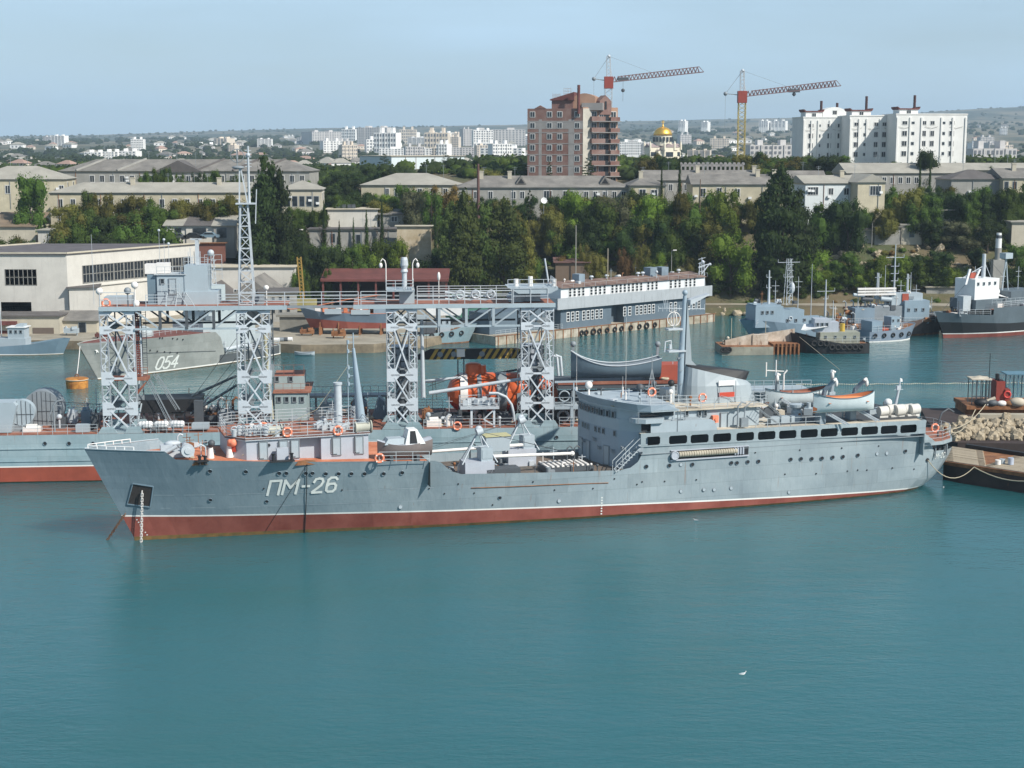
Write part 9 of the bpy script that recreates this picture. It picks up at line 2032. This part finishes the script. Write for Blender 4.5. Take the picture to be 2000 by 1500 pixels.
def crown_mesh(name, kind, seed, mat, nleaf=2600):
 r = random.Random(seed); mb = MB(); lobes = []
 if kind == 'round':
  for k in range(15):
   a = r.random() * 2 * pi; rad = r.random() ** .6 * .36; z = r.uniform(.22, .86); q = .20 * r.uniform(.7, 1.3) * (1.15 - abs(z - .5)); lobes.append((rad * cos(a), rad * sin(a), z, q, q * .9))
 elif kind == 'poplar':
  for k in range(22):
   z = .06 + .88 * (k + r.random()) / 22; w = .30 * (sin(pi * min(1, z * .9 + .12)) ** .7) ; a = r.random() * 6.28; lobes.append((w * .55 * cos(a), w * .55 * sin(a), z, max(.08, w * .75), .09))
 elif kind == 'cypress':
  for k in range(16):
   z = .04 + .92 * k / 15; w = .46 * (1 - z) ** .55 * min(1, .45 + z * 3); lobes.append((r.uniform(-.03, .03), r.uniform(-.03, .03), z, max(.05, w), .07))
 elif kind == 'cedar':
  for k in range(26):
   z = .15 + .8 * (k / 26); w = .5 * (1 - z) ** .8 + .06; a = k * 2.4 + r.random(); lobes.append((w * .6 * cos(a), w * .6 * sin(a), z + r.uniform(-.02, .02), w * .55, .028))
 elif kind == 'willow':
  for k in range(20):
   a = r.random() * 6.28; z = r.uniform(.1, .85); w = .36 * sin(pi * min(.95, z * .8 + .2)) ** .5; lobes.append((w * .6 * cos(a), w * .6 * sin(a), z, .17, .15))
 tot = sum(l_[3] ** 1.5 for l_ in lobes)
 for (x, y, z, q, qz) in lobes:
  n = int(nleaf * q ** 1.5 / tot)
  for i in range(n):
   d = Vector((r.gauss(0, 1), r.gauss(0, 1), r.gauss(0, 1))).normalized() * (r.random() ** .33) * r.uniform(.85, 1.12)
   p = Vector((x + d.x * q, y + d.y * q, max(.0, z + d.z * qz)))
   s_ = r.uniform(.010, .024) * (1.0 if kind != 'cedar' else .8)
   nrm = (d + Vector((r.gauss(0, .5), r.gauss(0, .5), r.gauss(.25, .5)))).normalized(); t = nrm.orthogonal().normalized(); b = nrm.cross(t)
   a = r.random() * 6.28; t, b = t * cos(a) + b * sin(a), b * cos(a) - t * sin(a)
   e = s_ * r.uniform(.7, 1.2); f = s_ * r.uniform(.5, .9); zs = .55
   mb.add([p - t * e, p - b * f + t * e * .2, p + t * e, p + b * f], [(0, 1, 2, 3)])
  m0 = len(mb.v); mb.ball((x, y, z), (q * .6, q * .6, qz * .6), 6, 4)
 m = mb.mesh(name); m.materials.append(mat); return m
def trunk_mesh(seed, low=False):
 r = random.Random(seed); mb = MB(); mb.tube([(0, 0, -.08), (.01, 0, .15), (.0, .01, .45), (.02, 0, .8)], [.035, .026, .018, .006], 7)
 for k in range(7): a = r.random() * 6.28; z = r.uniform(.15, .5); mb.tube([(0, 0, z), (.13 * cos(a), .13 * sin(a), z + .14), (.26 * cos(a), .26 * sin(a), z + .28)], [.014, .009, .004], 5)
 m = mb.mesh('trunk'); m.materials.append(M_BARK); return m
TR = [trunk_mesh(i) for i in range(3)]
CM = {}
def cm(kind, mat, i):
 k = (kind, mat.name, i)
 if k not in CM: CM[k] = crown_mesh('crown', kind, hash2(i, len(kind)) * 1000 + i, mat, {'round': 4600, 'poplar': 6400, 'willow': 5400, 'cypress': 1800, 'cedar': 2200}[kind])
 return CM[k]
KL = {'round': ('broadleaf_tree', 'rounded leafy tree'), 'poplar': ('poplar_tree', 'tall columnar poplar'), 'cypress': ('cypress_tree', 'narrow dark cypress'), 'cedar': ('cedar_tree', 'dark layered cedar'), 'willow': ('willow_tree', 'large drooping leafy tree')}
tr_ = random.Random(3)
def tree(px, ytop, wpx, Y, kind='round', mat=None, label=None, group=None, base=None):
 mat = mat or L_GREEN
 x = (px - 1000) / F * Y * 1.0; r_ = ray(px, ytop); t_ = Y / r_[1]; x = r_[0] * t_; zt = H + r_[2] * t_
 zb = terrain(x, Y) if base is None else base
 h = zt - zb
 w = wpx / F * Y; h0 = w * (.8 if kind != 'cedar' else 1.1)
 if h < h0: zb = zt - h0; h = h0
 nm, ds = KL[kind]; i = tr_.randrange(4)
 t = empty(nm, (x, Y, zb), tr_.uniform(0, 360), label or (ds + ' ' + {'leaf_green': 'with mid green leaves', 'leaf_dark': 'with dark green leaves', 'leaf_bright': 'with bright green leaves', 'leaf_olive': 'with olive yellow leaves', 'leaf_russet': 'with russet leaves', 'leaf_grey': 'with grey green leaves'}[mat.name] + ' on the slope behind the harbour'), 'tree', group or (None if label else ds + ' ' + mat.name.replace('_', ' ')))
 if label and group: t['group'] = group
 kw = {'round': .95, 'poplar': .75, 'cypress': .9, 'cedar': 1.0, 'willow': .95}[kind]
 inst(cm(kind, mat, i), 'crown', t, (0, 0, 0), (0, 0, 0), (w / kw, w / kw, h))
 inst(TR[i % 3], 'trunk', t, (0, 0, 0), (0, 0, 0), (max(w, h * .4), max(w, h * .4), h * .9))
 return t
# singled-out trees
tree(520, 305, 110, 347, 'poplar', L_DARK, 'tall dark poplar group directly right of the lattice mast, tallest on the left')
tree(545, 330, 80, 346, 'poplar', L_DARK, 'slightly shorter dark poplar touching the tallest one right of the mast')
tree(495, 380, 90, 345, 'poplar', L_DARK, 'broad low dark poplar left of the tallest one by the mast')
tree(575, 440, 80, 344, 'round', L_DARK, 'dark bushy tree at the right foot of the poplar group')
tree(1525, 318, 120, 352, 'poplar', L_DARK, 'huge dark poplar rising in front of the white house, tallest on the right')
tree(1560, 370, 95, 354, 'poplar', L_DARK, 'dark poplar right behind the huge one by the white house')
tree(1505, 380, 80, 356, 'poplar', L_DARK, 'dark poplar left behind the huge one by the white house')
tree(1430, 448, 95, 352, 'round', L_BRIGHT, 'bright green round tree left of the huge dark poplar')
tree(1405, 385, 90, 366, 'round', L_GREEN, 'green tree filling the gap above the bright round one')
tree(905, 372, 100, 345, 'poplar', L_WIL, 'tall leafy tree behind the third lattice tower, left of a pair')
tree(985, 385, 110, 345, 'poplar', L_WIL, 'tall leafy tree left of the barracks roof, right of a pair')
tree(876, 398, 62, 345, 'poplar', L_WIL, 'shorter tall tree at the left side of the leafy pair behind the third tower')
tree(946, 390, 80, 346, 'poplar', L_WIL, 'tall tree filling the gap inside the leafy pair behind the third tower')
tree(1022, 425, 60, 346, 'poplar', L_OLIVE, 'olive tall tree just left of the barracks roof')
tree(1015, 400, 70, 350, 'willow', L_OLIVE, 'yellowish green tall tree right beside the leafy pair')
tree(55, 335, 85, 360, 'round', L_GREEN, 'light green tree in front of the cream corner house')
tree(1150, 302, 45, 425, 'cedar', L_DARK, 'dark conifer at the foot of the brick tower, right one')
tree(1073, 310, 22, 425, 'cedar', L_DARK, 'slim dark conifer at the foot of the brick tower, left one')
tree(872, 298, 40, 520, 'cedar', L_DARK, 'tall layered cedar in front of the white hall, right one')
tree(750, 297, 42, 500, 'cedar', L_DARK, 'layered cedar left of the white hall')
tree(790, 310, 20, 490, 'cedar', L_DARK, 'small dark conifer before the left part of the white hall')
tree(843, 315, 18, 500, 'cedar', L_DARK, 'small dark conifer before the middle of the white hall')
tree(905, 318, 20, 505, 'cedar', L_DARK, 'small dark conifer at the right end of the white hall')
tree(1808, 288, 60, 410, 'round', L_DARK, 'umbrella shaped dark tree in front of the right apartment block')
tree(1035, 362, 34, 370, 'cedar', L_DARK, 'blue green conifer in front of the left dormer of the long house')
tree(1222, 358, 65, 372, 'round', L_GREEN, 'leafy tree hiding the join of the long house and its yellow wing')
tree(955, 325, 80, 440, 'round', L_OLIVE, 'olive tree mass left of the brick tower foot')
tree(1000, 318, 50, 445, 'round', L_GREEN, 'green tree close to the left corner of the brick tower')
for px, yt_, w, Y, lab in ((632, 390, 18, 356, 'cypress left of the white depot'), (745, 388, 17, 355, 'cypress at the right end of the white depot, taller'), (690, 425, 13, 353, 'small cypress in front of the terrace building'), (715, 410, 20, 353, 'paired cypress before the white depot'), (662, 430, 16, 352, 'small cypress left of the middle one on the terrace'), (850, 385, 13, 362, 'thin cypress above the sandy wall'), (1293, 315, 12, 380, 'thin cypress left of the one by the ochre house'), (1328, 303, 16, 378, 'tall thin cypress left of the ochre house'), (1798, 312, 14, 385, 'left cypress of the pair below the right apartment block'), (1818, 310, 14, 385, 'right cypress of the pair below the right apartment block')):
 tree(px, yt_, w, Y, 'cypress', L_DARK, lab)
# belts of trees: (px range, top range, Y range, width, count, kinds)
belts = [((0, 115), (440, 500), (344, 350), (55, 90), 7, (L_GREEN, L_OLIVE, L_GREEN)),
  ((120, 330), (385, 440), (346, 362), (70, 100), 12, (L_GREEN, L_DARK, L_GREEN, L_OLIVE)),
  ((110, 330), (430, 470), (342, 346), (70, 100), 9, (L_DARK, L_GREEN)),
  ((330, 460), (372, 395), (358, 366), (55, 85), 8, (L_OLIVE, L_GREEN, L_OLIVE)),
  ((140, 300), (356, 378), (362, 368), (40, 70), 6, (L_GREEN, L_OLIVE)),
  ((270, 460), (318, 335), (405, 420), (28, 45), 8, (L_GREEN, L_DARK)),
  ((590, 700), (345, 375), (395, 425), (40, 70), 8, (L_DARK, L_GREEN)),
  ((580, 780), (320, 345), (430, 470), (40, 60), 12, (L_DARK, L_DARK, L_GREEN)),
  ((630, 800), (368, 395), (376, 390), (50, 80), 12, (L_GREEN, L_DARK, L_OLIVE)),
  ((575, 690), (455, 500), (343, 347), (60, 90), 9, (L_DARK, L_GREEN)),
  ((700, 780), (455, 490), (344, 347), (60, 80), 5, (L_GREEN, L_BRIGHT)),
  ((790, 880), (345, 410), (366, 384), (45, 75), 9, (L_GREEN, L_GREYG, L_RUST)),
  ((800, 870), (500, 520), (345, 347), (45, 60), 4, (L_GREEN, L_DARK)),
  ((850, 1060), (440, 480), (352, 357), (60, 80), 4, (L_DARK, L_GREEN, L_GREEN)),
  ((1060, 1420), (364, 402), (364, 374), (60, 95), 20, (L_GREEN, L_OLIVE, L_GREEN, L_BRIGHT, L_DARK, L_GREYG)),
  ((1040, 1400), (405, 450), (358, 364), (60, 90), 16, (L_GREEN, L_DARK, L_OLIVE, L_GREEN)),
  ((1080, 1400), (460, 500), (352, 356), (40, 60), 11, (L_GREEN, L_BRIGHT, L_RUST, L_OLIVE)),
  ((1250, 1560), (292, 320), (430, 462), (50, 75), 16, (L_DARK, L_GREEN, L_OLIVE)),
  ((1540, 1660), (290, 310), (440, 470), (50, 80), 9, (L_DARK, L_DARK, L_GREEN)),
  ((1660, 1780), (312, 330), (440, 455), (30, 50), 6, (L_GREEN,)),
  ((1590, 1680), (378, 400), (362, 368), (55, 80), 7, (L_GREEN, L_DARK)),
  ((1730, 1860), (345, 385), (372, 386), (50, 80), 12, (L_GREEN, L_DARK, L_OLIVE)),
  ((1850, 2010), (345, 385), (374, 380), (45, 70), 8, (L_GREEN, L_DARK)),
  ((1690, 1760), (400, 415), (370, 374), (35, 55), 5, (L_OLIVE, L_GREEN)),
  ((1800, 1960), (415, 440), (366, 372), (50, 75), 8, (L_GREEN, L_DARK, L_GREYG)),
  ((1570, 1880), (480, 530), (353, 357), (50, 80), 20, (L_GREEN, L_GREEN, L_DARK, L_BRIGHT)),
  ((1380, 1640), (535, 555), (353, 355), (40, 60), 9, (L_DARK, L_GREYG, L_GREEN)),
  ((1900, 2030), (470, 520), (354, 358), (50, 70), 6, (L_DARK, L_GREEN)),
  ((1740, 1920), (300, 325), (412, 425), (25, 45), 6, (L_DARK, L_GREYG)),
  ((1870, 2010), (295, 315), (520, 640), (25, 45), 8, (L_GREYG, L_GREEN)),
  ((560, 640), (505, 535), (330, 336), (40, 50), 3, (L_GREEN,)),
  ((895, 1240), (374, 392), (376, 381), (35, 60), 13, (L_GREEN, L_GREEN, L_OLIVE, L_DARK)),
  ((1350, 1520), (374, 395), (373, 378), (40, 60), 6, (L_GREEN, L_OLIVE)),
  ((700, 890), (372, 388), (388, 393), (35, 55), 8, (L_GREEN, L_DARK, L_BRIGHT)),
  ((560, 640), (396, 412), (362, 366), (35, 50), 4, (L_GREEN,)),
  ((1860, 2010), (362, 385), (374, 379), (40, 60), 6, (L_GREEN, L_DARK))]
places = ['beside the warehouse roof', 'behind the warehouse, upper row', 'behind the warehouse, lower row', 'before the yellow block', 'between cream house and yellow block', 'before the long dark roof', 'right of the yellow block', 'behind the hip roofed house, left', 'in the middle gap', 'below the white depot', 'below the terrace building', 'around the sandy wall', 'left of the open shed end', 'behind the leafy pair', 'below the long grey house, upper row', 'below the long grey house, middle row', 'above the barracks roof', 'left of the white apartments', 'under the left apartment block', 'under the middle apartment block', 'below the white house', 'right of the white house', 'below the corner house', 'between the garages', 'above the terrace garages', 'on the bank behind the grey ships', 'along the shore wall', 'near the striped beacon', 'by the long plain roof', 'right of the apartments', 'beside the yellow crane', 'right against the long grey house', 'right against the ochre house', 'right against the hip roofed house', 'below the right wing of the yellow block', 'right against the corner house']
ADJ = {'leaf_green': 'green', 'leaf_dark': 'dark green', 'leaf_bright': 'bright green', 'leaf_olive': 'olive yellow', 'leaf_russet': 'russet', 'leaf_grey': 'grey green'}
for (pa, ta, Ya, wa, n, mats), where in zip(belts, places):
 for k in range(n):
  px = pa[0] + (pa[1] - pa[0]) * (k + tr_.random()) / n; mt = tr_.choice(mats)
  tree(px, tr_.uniform(*ta), tr_.uniform(*wa), tr_.uniform(*Ya), 'round' if tr_.random() < .8 else 'willow', mt, '%s tree %s, %s from the left' % (ADJ[mt.name], where, nth(k)), 'trees ' + where)
# scrub on the dry slopes and the far woods: countless, one object each
def scatter_stuff(name, label, spots, mats, scale, seed, nleaf=26, cat='scrub'):
 r = random.Random(seed); mb = MB()
 for (x, y, z, s_) in spots:
  mb.cur = r.randrange(len(mats))
  mb.ball((x, y, z + s_ * .3), (s_ * .75, s_ * .75, s_ * .5), 6, 4)
  for k in range(nleaf):
   d = Vector((r.gauss(0, 1), r.gauss(0, 1), abs(r.gauss(0, 1)) * .8)).normalized() * s_ * r.uniform(.6, 1.1)
   p = Vector((x, y, z + s_ * .2)) + Vector((d.x, d.y, d.z * .75)); t = Vector((r.gauss(0, 1), r.gauss(0, 1), r.gauss(0, 1))).normalized(); b = t.orthogonal().normalized(); e = s_ * scale
   mb.add([p - t * e, p - b * e, p + t * e, p + b * e], [(0, 1, 2, 3)])
 return mb.build(name, mats, kind='stuff', label=label, cat=cat)
r5 = random.Random(9); sp = []
for k in range(1500):
 x = r5.uniform(-140, 145); y = r5.uniform(349, 392)
 if r5.random() < .3 + .7 * fbm(x * .05, y * .05): sp.append((x, y, terrain(x, y), r5.uniform(.5, 1.5)))
scatter_stuff('hillside_scrub', 'low scrub and weeds covering the slope behind the quays', sp, [L_GREEN, L_OLIVE, L_RUST, L_DARK], .16, 4)
sp = []
for k in range(5200):
 y = 446 * (2.3 ** r5.random()); x = r5.uniform(-.37, .37) * y
 if fbm(x * .012, y * .012) > .27 and not (y < 510 and .0 < x / y < .3 and y > 470) and not (y < 500 and x / y > .17) and not (560 < y < 1015 and .08 < x / y < .118) and not (480 < y < 620 and -.09 < x / y < -.02): sp.append((x, y, terrain(x, y), r5.uniform(2.0, 4.4)))
scatter_stuff('town_trees', 'mass of small tree crowns between the houses of the town', sp, [L_DARK, L_DARK, L_GREEN], .15, 5, 14, 'wood')
sp = []
for k in range(5200):
 y = 950 * (6.5 ** r5.random()); x = r5.uniform(-.37, .37) * y
 if fbm(x * .0045, y * .0018) > .43: sp.append((x, y, terrain(x, y) - .5, r5.uniform(3.5, 7.0) * (1 + y / 9000) * (.7 if y > 4500 else 1)))
scatter_stuff('distant_woods', 'blue green woods and shelter belts of the hazy hills', sp, [L_DARK], .2, 6, 8, 'wood')
# ---- poles
def pole(px, pyt, Y, r, mat, label, lamp=0, name='street_lamp', cat='lamp post'):
 x, _, zt = PY(px, pyt, Y); zb = terrain(x, Y); t = empty(name, (x, Y, zb), 0, label, cat); c = MB(); c.cyl((0, 0, -.5), (0, 0, zt - zb), r, r * .6, 8); c.build('post', mat, t)
 if lamp: c = MB(); c.bar((0, 0, zt - zb), (lamp, -.5, zt - zb + .2), .08); c.cbox((lamp * 1.1, -.6, zt - zb + .2), (.8, .35, .22)); c.build('lamp_head', M_RINGW, t)
pole(934, 320, 372, .45, paint('rusty_pole', (.12, .06, .05), .8), 'thick dark rusty pole standing above the trees left of centre', 0, 'chimney_pole', 'pole')
pole(1125, 440, 350, .16, M_PLG, 'grey concrete lamp post on the bank above the barracks roof', 0)
pole(1020, 508, 348, .1, M_PLG, 'lamp post with white head against the dark trees', -.6)
pole(1704, 435, 368, .1, M_PLG, 'thin pole on the terrace between the garages', 0, 'utility_pole', 'pole')
pole(1312, 490, 351, .1, M_PLG, 'lamp post among bushes right of centre', .6)
pole(593, 450, 350, .1, M_PLG, 'lamp post with round white head below the red tiled roof', -.4)
pole(505, 428, 352, .1, M_PLG, 'lamp post with bright head against the dark poplars', .5)
pole(1368, 350, 366, .18, M_BRK, 'tall brown utility pole beside the ochre house', 0, 'utility_pole', 'pole')
x_, y_, z_ = PY(1062, 392, 366); t_ = empty('satellite_dish', (x_, y_, z_), 0, 'round white satellite dish among the trees below the long house', 'satellite dish'); c = MB(); c.lathe([(.1, 0), (.5, .08), (.75, .22), (.72, .25), (.4, .12), (.05, .06)], n=16); o = c.build('dish', M_WHITE, t_); o.rotation_euler = (radians(75), 0, radians(15)); c = MB(); c.cyl((0, .2, -6), (0, .2, 0), .06, n=6); c.build('mast', M_MGREY, t_)
# banded beacon tower near the right edge
x_, y_, _ = PY(1949, 505, 352.5); zt_ = PY(1949, 455, 352.5)[2]; zb_ = PY(1949, 508, 352.5)[2]; t_ = empty('beacon_column', (x_, y_, zb_), 0, 'white and slate striped round beacon column near the right edge', 'beacon')
for k, (a_, b_, m) in enumerate(((0, .45, M_PLG), (.45, .8, M_WHITE), (.8, .92, M_DKGREY), (.92, 1, M_WHITE))): c = MB(); hh = zt_ - zb_; c.cyl((0, 0, a_ * hh), (0, 0, b_ * hh), .75 - .2 * k * .3, n=14); c.build('drum_section', m, t_)
c = MB(); c.box(-1.3, 1.3, -1, 1, -8, .1); c.build('plinth', M_PLG, t_)
# cars by the garages
def car(px, py, Y, col, label, deg=0):
 x, y, z = PY(px, py, Y); z = max(z, terrain(x, Y)); t = empty('parked_car', (x, y, z), deg, label, 'car', 'cars parked by the garages')
 c = MB(); c.prism([(-2.1, .3), (2.1, .3), (2.15, .8), (1.3, .95), (.75, 1.42), (-.9, 1.45), (-1.6, .98), (-2.1, .9)], -.85, .85, 'y'); c.build('body', col, t)
 c = MB(); c.prism([(1.1, .97), (.68, 1.36), (-.85, 1.38), (-1.4, .99)], -.87, .87, 'y'); c.build('window', M_GLASS, t)
 for u in (-1.3, 1.3):
  for v in (-.8, .8): c = MB(); c.cyl((u, v - .1, .32), (u, v + .1, .32), .32, n=12); c.build('wheel', M_TYRE, t)
car(347, 468, 349, M_DKGREY, 'dark car parked leftmost in front of the white garages'); car(378, 467, 349, M_BLACK, 'black car parked in the middle before the garages'); car(410, 466, 349, M_HULLD, 'dark blue car parked rightmost by the garages')
house('brown_fence', 'low rusty brown fence below the parked cars', 385, 440, 346, 475, 474, 482, .3, 2, paint('brown_fence_paint', (.17, .07, .05), .8), M_RUST, 'flat', [], cat='fence', cornice=False)
house('collapsed_roof', 'collapsed dark shed roof with reddish sheets in the trees above the barracks', 1085, 1150, 351, 512, 504, 535, 5, 0, M_BRK, paint('dull_red_sheet', (.13, .07, .06), .9, .3), 'lean', [], cat='shed', cornice=False)
